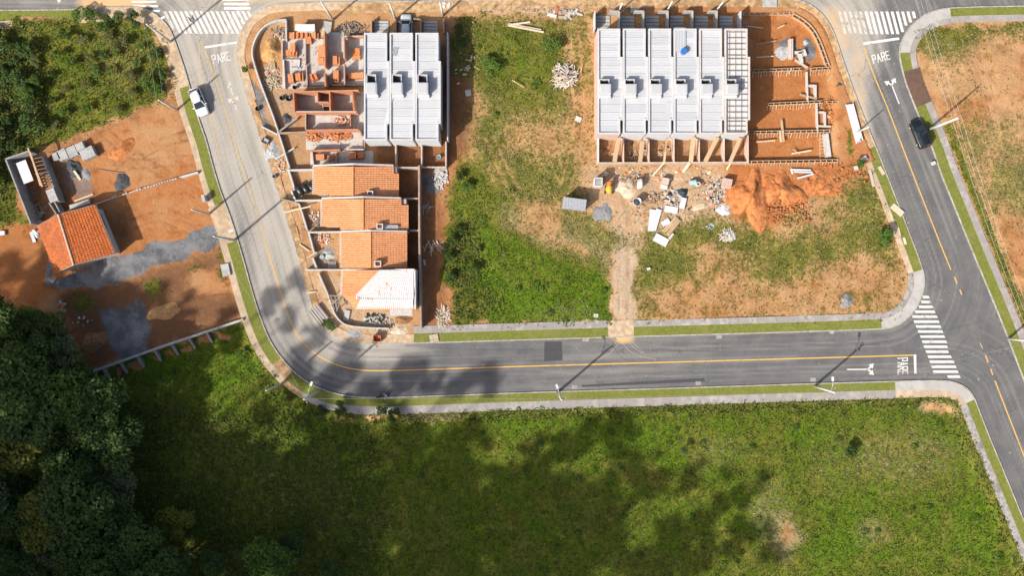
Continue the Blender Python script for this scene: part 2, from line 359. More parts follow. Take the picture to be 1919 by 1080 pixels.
mid = [(850, 40), (1110, 40), (1110, 310), (1560, 320), (1640, 330), (1690, 520), (1660, 590), (860, 600)]
Z = Z + blur(inside(X, Y, mid).astype(float), 3) * ((n1 - .5) * 0.45 + (n3 - .5) * 0.4)
Z = Z - blur(inside(X, Y, [(108, 562), (300, 512), (430, 468), (452, 590), (300, 650), (152, 702), (125, 660)]).astype(float), 1) * .5
# wooded hillside that rises out of the picture, lower left
wx = (X - 960) * S; wy = (540 - Y) * S
dl = np.maximum(-wx - 84, 0); db = np.maximum(-wy - 50, 0)
fade = np.clip((40 - wx) / 45, 0, 1) * np.clip((12 - wy) / 25, 0, 1)
Z = Z + np.minimum(np.hypot(dl, db) * 0.62, 60) * fade
Z = np.where(near_road, -0.22, Z)
def rut(pts, gap=8.5, dep=.07, w=2.6):
    P = resample(chaikin(pts, 2), 4)
    for s_ in (-gap, gap): RUT.append(polydist(X, Y, [tuple(p) for p in offset(P, s_ / 1.0)])); 
    return None
RUT = []
for pts in ([(425, 395), (380, 370), (320, 330), (250, 290), (200, 250)], [(375, 250), (320, 260), (260, 290), (220, 330)], [(385, 300), (320, 300), (270, 310), (215, 300)], [(440, 440), (380, 440), (300, 400), (250, 420)], [(448, 560), (380, 560), (300, 610), (200, 650)], [(440, 520), (360, 550), (260, 600)],
            [(1167, 640), (1170, 520), (1172, 440), (1165, 410), (1200, 390), (1280, 350), (1340, 330)], [(1170, 440), (1120, 400), (1060, 350), (1030, 280)], [(1642, 276), (1600, 310), (1540, 350), (1500, 400)], [(1640, 285), (1580, 330), (1480, 330)], [(1060, 350), (1085, 250), (1080, 120), (1075, 50)], [(980, 380), (930, 300), (900, 200)]):
    rut(pts)
rutm = np.clip(1 - np.minimum.reduce(RUT) / 3.2, 0, 1) * (0.35 + .65 * (n2 > .45)); Z = Z - rutm * .07 * ~near_road
# --- what the ground is covered with
grass = np.zeros_like(X); lush = np.zeros_like(X); dry = np.zeros_like(X); weed = np.zeros_like(X)
red = np.full_like(X, 0.25); grav = np.zeros_like(X); sandy = np.zeros_like(X); brown = np.zeros_like(X)
def lay(a, poly, val, r=2, warp=True):
    m = zone(poly, r, warp); a[:] = a * (1 - m) + val * m
def disc(a, cx, cy, rx, ry, val, soft=0.5):
    d = np.sqrt(((Xw - cx) / rx) ** 2 + ((Yw - cy) / ry) ** 2); m = np.clip((1 + soft - d) / (2 * soft), 0, 1); m = m * m * (3 - 2 * m)
    a[:] = a * (1 - m) + val * m
R = lambda x0, y0, x1, y1: [(x0, y0), (x1, y0), (x1, y1), (x0, y1)]
outm = (X < -40) | (X > 1960) | (Y > 1120); grass[outm] = 1
lay(grass, scrub, 1, 2); lay(weed, scrub, .12, 3); lay(lush, scrub, .3, 3); disc(lush, 110, 130, 60, 50, .4); disc(dry, 230, 110, 55, 60, .45); disc(weed, 20, 200, 60, 160, .8)
lay(grass, [(-60, 425), (12, 300), (40, 400), (60, 425)], 1); lay(grass, [(-200, 585), (60, 575), (118, 610), (130, 700), (150, 712), (-200, 800)], 1); 
bank = [tuple(p) for p in offset(C1, 30)[i0:i1]] + meadow[-7:]; lay(grass, bank, 1, 0, False); lay(weed, [tuple(p) for p in offset(C1, 30)[near(C1, 640, 740):i1]] + [tuple(p) for p in offset(C1, 52)[near(C1, 640, 740):i1]][::-1], .5, 1, False); lay(lush, meadow, .55, 3)
lay(weed, [(0, 790), (180, 740), (330, 760), (560, 790), (700, 800), (716, 1140), (-60, 1140)], .5, 3)
lay(weed, [(480, 650), (560, 730), (700, 770), (720, 1000), (600, 900), (520, 790), (470, 700)], .45, 4)
for c in ((300, 690, 110, 50, .8), (840, 850, 110, 70, .6), (1180, 820, 90, 40, .75), (450, 690, 30, 35, 1), (940, 800, 60, 25, .8), (1270, 870, 26, 18, 1), (1490, 830, 60, 20, .7), (1660, 960, 90, 50, .6), (1830, 1000, 40, 60, .9), (1560, 1040, 60, 30, .8), (1130, 990, 60, 40, .5)): disc(lush, *c)
for c in ((1690, 860, 140, 60, .5), (1440, 960, 40, 60, .55), (1480, 1010, 30, 45, .9), (1640, 1000, 40, 30, .6), (1560, 880, 50, 60, .35), (1340, 850, 60, 40, .4), (1760, 770, 40, 14, .9), (800, 780, 60, 14, .7)): disc(dry, *c)
disc(red, 1480, 1000, 18, 40, .7); disc(grass, 1482, 1000, 12, 34, .35, .8); disc(grass, 1765, 772, 26, 8, .1, .8); disc(grass, 700, 782, 45, 9, .25, .8)
# middle lot
lay(grass, mid, .84, 3); lay(dry, mid, .45, 3)
lay(red, R(838, 30, 872, 620), .8, 3); lay(brown, R(838, 60, 888, 300), .85, 2); lay(grass, R(838, 150, 884, 290), 0, 2); lay(grass, R(790, 312, 836, 610), 0.05, 2); lay(brown, R(786, 312, 832, 620), .75, 3); lay(red, R(786, 312, 832, 620), .75, 3)  # brown beside the row of three also carries the building's shade
lay(grass, [(842, 36), (895, 36), (890, 140), (868, 110), (850, 60)], 1, 2); lay(weed, [(842, 36), (895, 36), (890, 140), (868, 110), (850, 60)], .4, 2)
lay(grass, [(890, 55), (1060, 60), (1075, 160), (1020, 240), (900, 250), (900, 140)], .92, 3); lay(lush, [(890, 55), (1060, 60), (1060, 160), (1010, 200), (900, 140)], .42, 3); lay(dry, [(890, 55), (1060, 60), (1060, 160), (1010, 210), (900, 150)], .15, 3)
for c in ((900, 190, 22, 14), (970, 250, 30, 40), (1030, 260, 30, 40), (1020, 400, 50, 26), (1065, 110, 14, 50), (1085, 220, 20, 60), (1095, 290, 24, 30), (965, 150, 12, 8), (1010, 190, 16, 12), (890, 300, 14, 30), (930, 330, 16, 20), (1000, 430, 34, 14), (880, 240, 18, 30)): disc(grass, *c, .32, .7); disc(red, *c, .32, .7)
g_ = [(850, 330), (890, 300), (925, 340), (935, 400), (905, 430), (850, 430), (838, 380)]; lay(grass, g_, 1, 3); lay(lush, g_, .55, 3); lay(dry, g_, .1, 3)
wd = [(832, 420), (900, 415), (910, 520), (870, 560), (830, 530)]; lay(grass, wd, 1, 2); lay(weed, wd, .55, 3); lay(lush, wd, .3); lay(dry, wd, 0)
lg = [(905, 408), (960, 448), (1040, 480), (1110, 500), (1142, 535), (1146, 604), (850, 610), (842, 560), (890, 530)]; lay(grass, lg, 1, 2); lay(lush, lg, .8, 3); lay(dry, lg, 0, 2); disc(dry, 1060, 585, 70, 18, .45); disc(weed, 880, 570, 50, 36, .5); disc(lush, 880, 580, 40, 30, .3)
lay(dry, [(900, 390), (960, 430), (1130, 490), (1150, 530), (1170, 470), (1000, 400)], .8, 3); lay(grass, [(940, 415), (1000, 445), (1110, 490), (1100, 470), (1000, 425)], .45, 2)
lay(grass, [(1146, 470), (1188, 470), (1192, 645), (1142, 645)], 0.0, 1); lay(sandy, [(1140, 420), (1200, 420), (1194, 650), (1142, 650)], .75, 2); lay(red, R(1146, 560, 1192, 645), .3, 3)
yard = [(1090, 306), (1380, 306), (1390, 420), (1300, 440), (1220, 470), (1160, 430), (1100, 400)]; lay(grass, yard, .06, 3); lay(sandy, yard, .55, 3); lay(brown, R(1120, 305, 1240, 380), .25, 4)
disc(grass, 1180, 318, 60, 8, .45); disc(grass, 1225, 400, 40, 14, .35)
lay(grass, [(1200, 440), (1340, 390), (1400, 430), (1540, 370), (1640, 330), (1670, 440), (1660, 520), (1520, 500), (1420, 540), (1300, 510), (1200, 540)], .8, 3)
lay(dry, [(1200, 440), (1400, 430), (1660, 440), (1690, 560), (1200, 570)], .35, 4)
lay(grass, [(1200, 545), (1300, 520), (1420, 545), (1520, 505), (1640, 470), (1690, 520), (1690, 560), (1660, 585), (1560, 592), (1220, 590)], .3, 3); lay(red, R(1200, 500, 1690, 600), .38, 4); lay(sandy, R(1300, 500, 1480, 590), .25, 5)
for c in ((1370, 520, 40, 12), (1330, 480, 36, 16), (1520, 400, 20, 26), (1560, 430, 24, 12), (1580, 395, 14, 16), (1400, 480, 26, 10), (1470, 440, 26, 8)): disc(grass, *c, .1, .8)
lay(grass, R(1195, 575, 1215, 605), .9, 1); lay(grass, R(1585, 560, 1680, 598), .5, 2)
redz = [(1360, 306), (1570, 306), (1600, 290), (1640, 270), (1600, 330), (1570, 372), (1500, 372), (1440, 430), (1400, 420), (1372, 380)]; lay(grass, redz, .02, 2); lay(red, redz, .85, 3); lay(sandy, redz, 0, 2); lay(dry, redz, 0, 2)
lay(red, pit, .9, 2); lay(grass, pit, 0, 1); lay(red, [(1480, 10), (1560, 60), (1610, 200), (1630, 300), (1560, 300), (1550, 120), (1490, 30)], .65, 2); disc(red, 1560, 260, 20, 40, .35); disc(grass, 1590, 270, 6, 30, .7)
disc(grav, 1478, 92, 17, 16, 1, .35); disc(grav, 1512, 92, 12, 26, .9, .5)
# strip north of the middle lot
lay(sandy, R(890, 8, 1120, 27), .7, 1); lay(grass, R(905, -10, 1120, 12), .5, 2); lay(dry, R(905, -10, 1120, 14), .5, 2); lay(red, R(540, -20, 900, 40), .35, 2); lay(red, R(1130, -20, 1480, 24), .6, 2); lay(grass, R(890, 25, 1130, 34), .8, 1)
lay(grav, [(1130, -20), (1200, -20), (1195, 22), (1140, 24)], .9, 2); lay(grav, R(1190, -10, 1300, 12), .5, 3)
# row sites on the left block
lay(red, R(470, 30, 700, 320), .3, 3); lay(brown, R(480, 140, 600, 320), .4, 3); lay(sandy, R(475, 130, 640, 320), .4, 4); lay(grav, [(445, 130), (475, 140), (500, 190), (505, 270), (490, 300), (478, 230), (455, 170)], .7, 2); lay(sandy, R(500, 150, 560, 220), .6, 3)
lay(red, [(478, 90), (530, 70), (532, 120), (490, 130)], .45, 2); lay(sandy, R(515, 320, 600, 520), .35, 3); lay(brown, R(560, 330, 605, 520), .35, 3); lay(grav, R(590, 460, 640, 505), .6, 2); lay(sandy, [(560, 510), (640, 510), (780, 590), (780, 640), (640, 640), (600, 610)], .6, 3)
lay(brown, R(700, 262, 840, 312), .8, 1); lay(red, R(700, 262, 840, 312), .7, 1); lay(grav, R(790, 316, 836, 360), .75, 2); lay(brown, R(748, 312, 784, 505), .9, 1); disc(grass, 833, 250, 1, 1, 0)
# left lots
L1 = [(20, 300), (120, 262), (230, 220), (330, 188), (352, 200), (440, 430), (420, 470), (100, 560), (-60, 580), (-60, 430)]
lay(red, L1, .65, 3); lay(brown, L1, .03, 4); lay(brown, [(20, 300), (110, 270), (150, 300), (210, 380), (240, 470), (60, 430)], .5, 4); lay(red, [(230, 250), (330, 190), (372, 300), (250, 350), (200, 300)], .45, 4); lay(brown, [(320, 195), (360, 215), (368, 270), (340, 262)], .55, 2)
for k in range(5): lay(brown, [(190 + k * 15, 262 + 3 * k), (194 + k * 15, 260 + 3 * k), (212 + k * 22, 300 + k * 3), (207 + k * 22, 303 + k * 3)], .45, 1)
lay(grav, [(90, 300), (180, 300), (190, 380), (130, 380)], .55, 3); lay(brown, [(225, 400), (256, 372), (262, 440), (236, 474), (215, 430)], .6, 2)
lay(brown, [(-60, 430), (60, 430), (110, 545), (60, 580), (-60, 580)], .35, 4); lay(red, [(-60, 430), (60, 430), (110, 545), (60, 580), (-60, 580)], .85, 3)
drv = [(82, 470), (110, 520), (150, 505), (215, 478), (330, 450), (425, 415), (444, 440), (425, 456), (300, 500), (180, 538), (112, 548), (96, 530)]; lay(grav, drv, 1, 1); lay(brown, drv, .0, 1); disc(grav, 395, 440, 44, 14, 1)
L3 = [(105, 575), (130, 545), (430, 465), (456, 590), (450, 598), (150, 703), (130, 660)]; lay(grass, L3, .02, 2); lay(brown, L3, 1.0, 3); lay(red, L3, .5, 3); lay(grav, [(190, 590), (260, 560), (290, 600), (270, 680), (230, 690), (200, 640)], .85, 3); disc(brown, 400, 530, 50, 24, .05); disc(grass, 155, 570, 30, 14, .8); disc(grass, 285, 540, 24, 16, .7); disc(grass, 420, 500, 18, 30, .6); disc(grass, 360, 505, 14, 8, .6)  # brown deepened for tree shade, pale disc for the sunlit streak
for k in range(8):
    cx = 182 + k * 33.5; cy = 712 - k * 11.8; disc(grass, cx, cy, 11, 7, .0, .5); disc(red, cx, cy, 14, 9, .75)
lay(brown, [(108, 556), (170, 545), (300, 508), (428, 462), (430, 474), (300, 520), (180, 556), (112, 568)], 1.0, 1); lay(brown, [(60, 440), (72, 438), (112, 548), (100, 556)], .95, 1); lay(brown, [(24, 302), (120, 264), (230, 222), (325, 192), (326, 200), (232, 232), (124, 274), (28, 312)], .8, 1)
# east lot
lay(grass, east, .36, 3); lay(dry, east, .62, 3); lay(red, east, .3, 3)
lay(grass, [(1720, 50), (2200, 36), (2200, 62), (1740, 75), (1725, 100)], .95, 2); disc(grass, 1780, 80, 60, 22, .9); disc(dry, 1800, 90, 100, 20, .5); disc(grass, 1900, 130, 90, 60, .12); disc(grass, 1880, 180, 40, 30, .1); disc(red, 1820, 210, 40, 30, .6); disc(grass, 1840, 260, 60, 40, .55); disc(grass, 1900, 350, 40, 50, .85); disc(grass, 1880, 440, 40, 40, .15); disc(grass, 1900, 520, 30, 60, .05); disc(red, 1895, 480, 40, 90, .5)
O3 = offset(C3, -37); O3b = offset(C3, -52); a_, b_ = near(C3, 1735, 250), len(C3) - 1
lay(grass, [tuple(p) for p in O3[a_:b_]] + [tuple(p) for p in O3b[a_:b_][::-1]], 1, 1, False)
lay(brown, R(1122, 255, 1402, 305), .45, 1); lay(sandy, R(1122, 255, 1402, 305), .2, 1); lay(grav, R(1122, 262, 1180, 300), .25, 2)
soft = blur((inside(X, Y, [(885, 30), (1110, 30), (1110, 306), (1700, 306), (1700, 610), (1200, 610), (1200, 470), (1140, 470), (850, 380)]) | inside(X, Y, east)).astype(float), 2)
for a in (grass, dry, lush): a[:] = a * (1 - soft) + blur(a, 5) * soft
for a in (red, sandy, brown): a[:] = .5 * a + .5 * blur(a, 4)
brown += rutm * .55; grass *= (1 - rutm * .75)
for a in (grass, lush, dry, weed, red, grav, sandy, brown): np.clip(a, 0, 1, out=a)

def colour_attr(me, name, arrs, domain='POINT'):
    a = me.color_attributes.new(name, 'FLOAT_COLOR', domain); n = len(arrs[0])
    b = np.ones((n, 4), np.float32)
    for i, c in enumerate(arrs): b[:, i] = c
    a.data.foreach_set('color', b.ravel())
ny, nx = X.shape
idx = np.arange(ny * nx).reshape(ny, nx)
quads = np.stack([idx[1:, :-1], idx[1:, 1:], idx[:-1, 1:], idx[:-1, :-1]], -1).reshape(-1, 4)
def gridmesh(name, V, Q, mat, smooth=True):
    me = bpy.data.meshes.new(name); me.vertices.add(len(V)); me.vertices.foreach_set('co', V.astype(np.float32).ravel())
    me.loops.add(len(Q) * 4); me.polygons.add(len(Q)); me.loops.foreach_set('vertex_index', Q.astype(np.int32).ravel())
    me.polygons.foreach_set('loop_start', np.arange(0, len(Q) * 4, 4, dtype=np.int32))
    me.update(calc_edges=True); me.validate()
    if smooth: me.polygons.foreach_set('use_smooth', [True] * len(me.polygons))
    me.materials.append(mat); ob = bpy.data.objects.new(name, me); COL.objects.link(ob); WL[ob.name] = (0, 0, 0); return ob
t = NT('ground_cover'); g, lu, dr, we, _ = t.attr('mA'); rd, gv, sa, br, _ = t.attr('mB')
nf = t.noise(2.0, 7, 0.68); nm = t.noise(0.42, 6, 0.65); nx_ = t.noise(5.0, 4, 0.65); nl = t.noise(0.11, 5, 0.6); nq = t.noise(1.1, 6, 0.7, dist=.6)
pert = lambda base, n, k: t.math('ADD', base, t.math('MULTIPLY', t.math('SUBTRACT', n, .5), k))
soil = t.mix((0.40, 0.235, 0.115), (0.36, 0.14, 0.048), t.step(pert(pert(rd, nm, 1.0), nl, .8), .1, .85))
soil = t.mix(soil, (0.47, 0.32, 0.18), t.math('MULTIPLY', t.step(nq, .52, .76), .45))
soil = t.mix(soil, t.mix(soil, (0.62, 0.52, 0.45), 1.0, 'MULTIPLY'), t.math('MULTIPLY', t.step(nm, .5, .72), .7))
soil = t.mix(soil, (0.44, 0.345, 0.24), t.step(pert(sa, nq, 1.5), .2, .95))
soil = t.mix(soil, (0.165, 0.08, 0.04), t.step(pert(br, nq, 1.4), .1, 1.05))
soil = t.mix(soil, t.mix((0.20, 0.20, 0.20), (0.10, 0.10, 0.105), t.step(nm, .36, .64)), t.step(pert(gv, nq, .7), .3, .7))
soil = t.mix(soil, t.mix(soil, (0.6, 0.55, 0.5), 1.0, 'MULTIPLY'), t.math('MULTIPLY', t.step(nx_, .53, .66), .45))
gr = t.mix((0.155, 0.152, 0.024), (0.085, 0.100, 0.013), t.step(nm, .36, .64))
gr = t.mix(gr, t.mix((0.108, 0.170, 0.010), (0.062, 0.118, 0.007), t.step(nq, .36, .64)), t.step(pert(pert(lu, nm, 1.5), nl, 1.6), .2, 1.0))
gr = t.mix(gr, (0.058, 0.075, 0.018), t.step(pert(we, nq, 1.3), .3, 1.0))
gr = t.mix(gr, (0.30, 0.235, 0.12), t.step(pert(pert(dr, nq, 1.8), nm, .6), .3, 1.15))
gr = t.mix(gr, t.mix(gr, (0.5, 0.52, 0.45), 1.0, 'MULTIPLY'), t.step(nx_, .48, .7))
cov = t.step(pert(pert(pert(g, nf, 1.5), nm, 1.0), nx_, .8), .2, .78)
t.bump(t.math('ADD', t.math('MULTIPLY', nf, .8), t.math('MULTIPLY', nx_, .35)), 0.7, 0.2)
M['ground'] = t.done(t.mix(soil, gr, cov), 0.95, 0, 0.1)
gob = gridmesh('ground', np.stack([wx.ravel(), wy.ravel(), Z.ravel()], 1), quads, M['ground'])
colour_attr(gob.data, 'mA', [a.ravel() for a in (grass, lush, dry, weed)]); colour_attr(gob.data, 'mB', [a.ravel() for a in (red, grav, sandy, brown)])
tag(gob, kind='structure')
def gz(x, y):
    px = x / S + 960; py = 540 - y / S
    i = int(np.clip(np.searchsorted(gx, px) - 1, 0, nx - 2)); j = int(np.clip(np.searchsorted(gy, py) - 1, 0, ny - 2))
    return float(max(Z[j, i], Z[j + 1, i], Z[j, i + 1], Z[j + 1, i + 1]))
def gzlow(x, y):
    px = x / S + 960; py = 540 - y / S
    i = int(np.clip(np.searchsorted(gx, px) - 1, 0, nx - 2)); j = int(np.clip(np.searchsorted(gy, py) - 1, 0, ny - 2))
    return float(min(Z[j, i], Z[j + 1, i], Z[j, i + 1], Z[j + 1, i + 1]))

# ------------------------------------------------------------ the streets
rx = np.arange(-160, 2141, 3.0); ry = np.arange(-110, 1321, 3.0); RX, RY = np.meshgrid(rx, ry)
rm = ~(inside(RX, RY, land1) | inside(RX, RY, land2) | inside(RX, RY, land3))
rmd = blur(rm.astype(float), 1) > 0.01
d1 = polydist(RX, RY, [tuple(p) for p in C1[::3]]); d2 = polydist(RX, RY, [tuple(p) for p in C2[::3]]); d3 = polydist(RX, RY, [tuple(p) for p in C3[::3]])
rn = fbm(RX / 60, RY / 60, 61, 4)
def rdisc(cx, cy, ax, ay, soft=.6):
    d = np.sqrt(((RX - cx) / ax) ** 2 + ((RY - cy) / ay) ** 2) + (rn - .5) * .8
    m = np.clip((1 + soft - d) / (2 * soft), 0, 1); return m * m * (3 - 2 * m)
dust = np.maximum.reduce([rdisc(400, 180, 130, 330) * .66, rdisc(520, 400, 75, 260) * .7, rdisc(600, 610, 60, 60) * .7, rdisc(690, 660, 120, 26) * .6, rdisc(560, 640, 60, 70) * .35, rdisc(600, -30, 900, 50) * .6, rdisc(1570, 60, 90, 120) * .7, rdisc(1600, 200, 36, 170) * .55])
dust = np.maximum(dust, 0.15 + 0.0 * RX) * (0.8 + 0.5 * rn) + np.clip(1 - d2 / 9, 0, 1) * .25 * ((RX < 760) | (RX > 1560))
clay = np.maximum.reduce([rdisc(215, 6, 75, 14) * .9, rdisc(1560, 55, 36, 60) * .6, rdisc(1608, 205, 22, 150) * .5, rdisc(1168, 634, 26, 12) * .9, rdisc(1640, 290, 20, 60) * .35, rdisc(620, 0, 320, 8) * .5])
u = np.where(d1 < d2, d1, d2); sN = fbm(u / 3.5, (RX + RY) / 260.0, 71, 3)
st = np.clip(sN, 0, 1)
rid = np.arange(RX.size).reshape(RX.shape)
cm = rmd[:-1, :-1] & rmd[1:, :-1] & rmd[:-1, 1:] & rmd[1:, 1:]
Q = np.stack([rid[1:, :-1][cm], rid[1:, 1:][cm], rid[:-1, 1:][cm], rid[:-1, :-1][cm]], -1)
used = np.unique(Q); remap = np.full(RX.size, -1); remap[used] = np.arange(len(used))
RV = np.stack([(RX.ravel()[used] - 960) * S, (540 - RY.ravel()[used]) * S, np.zeros(len(used))], 1)
t = NT('asphalt'); du, cl, sk, _, _ = t.attr('rd')
nf = t.noise(3.0, 5, 0.7); nm = t.noise(0.35, 5, 0.65); nfin = t.noise(14, 3, 0.7)
c = t.mix((0.098, 0.098, 0.099), (0.135, 0.132, 0.128), t.step(nm, .3, .7)); c = t.mix(c, (0.15, 0.145, 0.14), t.math('MULTIPLY', t.step(sk, .5, .75), .5))
c = t.mix(c, (0.075, 0.075, 0.076), t.math('MULTIPLY', t.step(nfin, .55, .75), .5))
c = t.mix(c, (0.38, 0.345, 0.295), t.step(t.math('ADD', t.math('ADD', du, t.math('MULTIPLY', t.math('SUBTRACT', nf, .5), .35)), t.math('MULTIPLY', t.math('SUBTRACT', sk, .5), .6)), .05, .95))
c = t.mix(c, (0.56, 0.36, 0.18), t.step(t.math('ADD', cl, t.math('MULTIPLY', t.math('SUBTRACT', nm, .5), .7)), .25, .95))
vo = t.n.new('ShaderNodeTexVoronoi'); vo.feature = 'DISTANCE_TO_EDGE'; vo.inputs['Scale'].default_value = .16; vv = t.n.new('ShaderNodeVectorMath'); vv.operation = 'MULTIPLY_ADD'; vn = t.n.new('ShaderNodeTexNoise'); vn.inputs['Scale'].default_value = .5; vn.inputs['Detail'].default_value = 5; t.l.new(t.pos, vn.inputs['Vector']); t.l.new(vn.outputs['Color'], vv.inputs[0]); vv.inputs[1].default_value = (4, 4, 4); t.l.new(t.pos, vv.inputs[2]); t.l.new(vv.outputs[0], vo.inputs['Vector'])
crk = t.math('MULTIPLY', t.math('SUBTRACT', 1.0, t.step(vo.outputs[0], .003, .009)), t.step(t.noise(.09, 3), .5, .62)); c = t.mix(c, (0.05, 0.05, 0.05), t.math('MULTIPLY', crk, .6))
oil = t.step(t.noise(.8, 3, .5), .68, .76); c = t.mix(c, (0.055, 0.055, 0.056), t.math('MULTIPLY', oil, .45))
sp = t.step(t.noise(1.3, 2, .5), .70, .74); c = t.mix(c, (0.36, 0.34, 0.31), t.math('MULTIPLY', sp, .5))
t.bump(nfin, .25, .02); M['road'] = t.done(c, 0.9, 0, 0.2)
road = gridmesh('road', RV, remap[Q], M['road']); tag(road, kind='structure')
colour_attr(road.data, 'rd', [dust.ravel()[used], clay.ravel()[used], st.ravel()[used]])

# kerbs, verges, pavements
def strip(P, d0, d1, a, b, z0, z1, name, mat, parent=None, side=1, pieces=None, gap=.012, zt=None):
    A = offset(P, side * d0)[a:b + 1]; B = offset(P, side * d1)[a:b + 1]; made = []
    if pieces is None:
        n = len(A); m = MB(); vs = []
        for p, q in zip(A, B):
            for (x, y), zz in ((p, z0), (p, z1), (q, zt if zt is not None else z1), (q, z0)): vs.append((*G2(x, y), zz))
        fs = []
        for i in range(n - 1):
            for k in range(3): fs.append((i * 4 + k, i * 4 + k + 1, i * 4 + 5 + k, i * 4 + 4 + k))
        fs += [(0, 1, 2, 3), (n * 4 - 1, n * 4 - 2, n * 4 - 3, n * 4 - 4)]
        m.add(vs, fs); return [m.build(name, mat, parent)]
    mid = (A + B) / 2; s = np.concatenate([[0], np.cumsum(np.hypot(*np.diff(mid, axis=0).T))]); tot = s[-1]; k = max(1, round(tot / pieces))
    e = np.linspace(0, tot, k + 1)
    it = lambda P_, v: (np.interp(v, s, P_[:, 0]), np.interp(v, s, P_[:, 1]))
    gp = gap / S / 2
    for i in range(k):
        t0, t1 = e[i] + gp, e[i + 1] - gp; ts = [t0, (t0 + t1) / 2, t1]
        pts = [G2(*it(A, v)) for v in ts] + [G2(*it(B, v)) for v in ts[::-1]]
        m = MB().prism(pts, z0, z1 + random.uniform(-.004, .004)); made.append(m.build(name, mat, parent))
    return made
def struct(name): 
    o = bpy.data.objects.new(name, None); COL.objects.link(o); WL[o.name] = (0, 0, 0); o['kind'] = 'structure'; o.empty_display_size = .3; return o
n1_, n2_, n3_ = len(C1) - 1, len(C2) - 1, len(C3) - 1
kerb_s = struct('kerb'); kerb_b = struct('kerb'); kerb_e = struct('kerb')
strip(C1, 0, 2.0, 0, n1_, -.3, .14, 'kerb_stone', M['kerb'], kerb_s, 1, 14, .02); strip(C2, 0, 2.0, 0, n2_, -.3, .14, 'kerb_stone', M['kerb'], kerb_b, -1, 14, .02); strip(C3, 0, 2.0, 0, n3_, -.3, .14, 'kerb_stone', M['kerb'], kerb_e, -1, 14, .02)
t = NT('verge_turf'); nf = t.noise(3.5, 6, .7); nm = t.noise(.4, 4, .6); nq = t.noise(7, 2)
c = t.mix((0.125, 0.14, 0.026), (0.185, 0.195, 0.045), t.step(nf, .35, .65)); c = t.mix(c, (0.25, 0.21, 0.085), t.math('MULTIPLY', t.step(nm, .5, .75), .55)); c = t.mix(c, (0.05, 0.08, .015), t.math('MULTIPLY', t.step(nq, .55, .75), .5))
t.bump(nf, .7, .08); M['verge'] = t.done(c, .95, 0, .1)
vg_s = struct('verge'); vg_b = struct('verge'); vg_e = struct('verge')
pv_s = struct('pavement'); pv_b = struct('pavement'); pv_e = struct('pavement')
n_ = lambda P, x, y: near(P, x, y)
# south / west side
a = n_(C1, 150, 17); strip(C1, 2, 21, 0, a, -.2, .125, 'turf', M['verge'], vg_s); strip(C1, 21, 36, 0, n_(C1, 40, 18), -.2, .13, 'paving_slab', M['pave_dirty'], pv_s, 1, 18)
b = n_(C1, 357, 160); strip(C1, 2, 27, a, b, -.2, .12, 'bare_verge', M['sandverge'], vg_s)
c_ = n_(C1, 388, 366 - 60); d_ = n_(C1, 424, 380); e_ = n_(C1, 447, 450); f_ = n_(C1, 527, 672); f2 = n_(C1, 548, 694)
strip(C1, 2, 20, b, d_, -.2, .125, 'turf', M['verge'], vg_s); strip(C1, 20, 31, b, d_, -.2, .13, 'paving_slab', M['pave_dirty'], pv_s, 1, 18)
strip(C1, 2, 34, d_, e_, -.2, .115, 'bare_verge', M['sandverge'], vg_s)
strip(C1, 2, 22, e_, f_, -.2, .125, 'turf', M['verge'], vg_s); strip(C1, 22, 35, e_, f2, -.2, .13, 'paving_slab', M['pave_dirty'], pv_s, 1, 18)
strip(C1, 2, 22, f_, f2, -.2, .115, 'bare_verge', M['clayverge'], vg_s); g_ = n_(C1, 640, 740)
strip(C1, 2, 22, f2, g_, -.2, .12, 'turf', M['verge'], vg_s); strip(C1, 22, 33, f2, n_(C1, 580, 720), -.2, .115, 'bare_verge', M['clayverge'], vg_s); strip(C1, 22, 33, n_(C1, 580, 720), g_, -.2, .13, 'paving_slab', M['pave_dark'], pv_s, 1, 18)
h_ = n_(C1, 1676, 714); i_ = n_(C1, 1828, 748)
strip(C1, 2, 17.5, g_, h_, -.2, .125, 'turf', M['verge'], vg_s); strip(C1, 17.5, 33, g_, h_, -.3, .13, 'paving_slab', M['pave'], pv_s, 1, 17.5)
strip(C1, 2, 18.5, h_, i_, -.2, .135, 'corner_slab', M['apron'], pv_s, 1, 30); strip(C1, 18.5, 32, h_, i_, -.3, .13, 'paving_slab', M['pave_dirty'], pv_s, 1, 17.5)
strip(C1, 2, 18, i_, n1_, -.2, .125, 'turf', M['verge'], vg_s); strip(C1, 18, 31, i_, n1_, -.3, .13, 'paving_slab', M['pave_dark'], pv_s, 1, 17.5)
# block side
a = n_(C2, 605, 615); b = n_(C2, 775, 645); c_ = n_(C2, 1142, 634); d_ = n_(C2, 1190, 632); e_ = n_(C2, 1652, 618); f_ = n_(C2, 1730, 504); g_ = n_(C2, 1650, 295); h_ = n_(C2, 1586, 130)
strip(C2, 2, 16, n_(C2, 640, 3), n_(C2, 466, 190), -.2, .12, 'bare_verge', M['sandverge'], vg_b, -1); strip(C2, 2, 14, n_(C2, 466, 190), a, -.2, .12, 'bare_verge', M['clayverge'], vg_b, -1)
strip(C2, 2, 22, 0, n_(C2, 640, 3), -.2, .115, 'bare_verge', M['clayverge'], vg_b, -1); strip(C2, 2, 18, n_(C2, 1502, 0), n2_, -.2, .115, 'bare_verge', M['clayverge'], vg_b, -1)
strip(C2, 2, 18, a, b, -.2, .12, 'bare_verge', M['sandverge'], vg_b, -1)
strip(C2, 2, 19, b, c_, -.2, .125, 'turf', M['verge'], vg_b, -1); strip(C2, 19, 33, b, c_, -.2, .13, 'paving_slab', M['pave_dirty'] if False else M['pave'], pv_b, -1, 17.5)
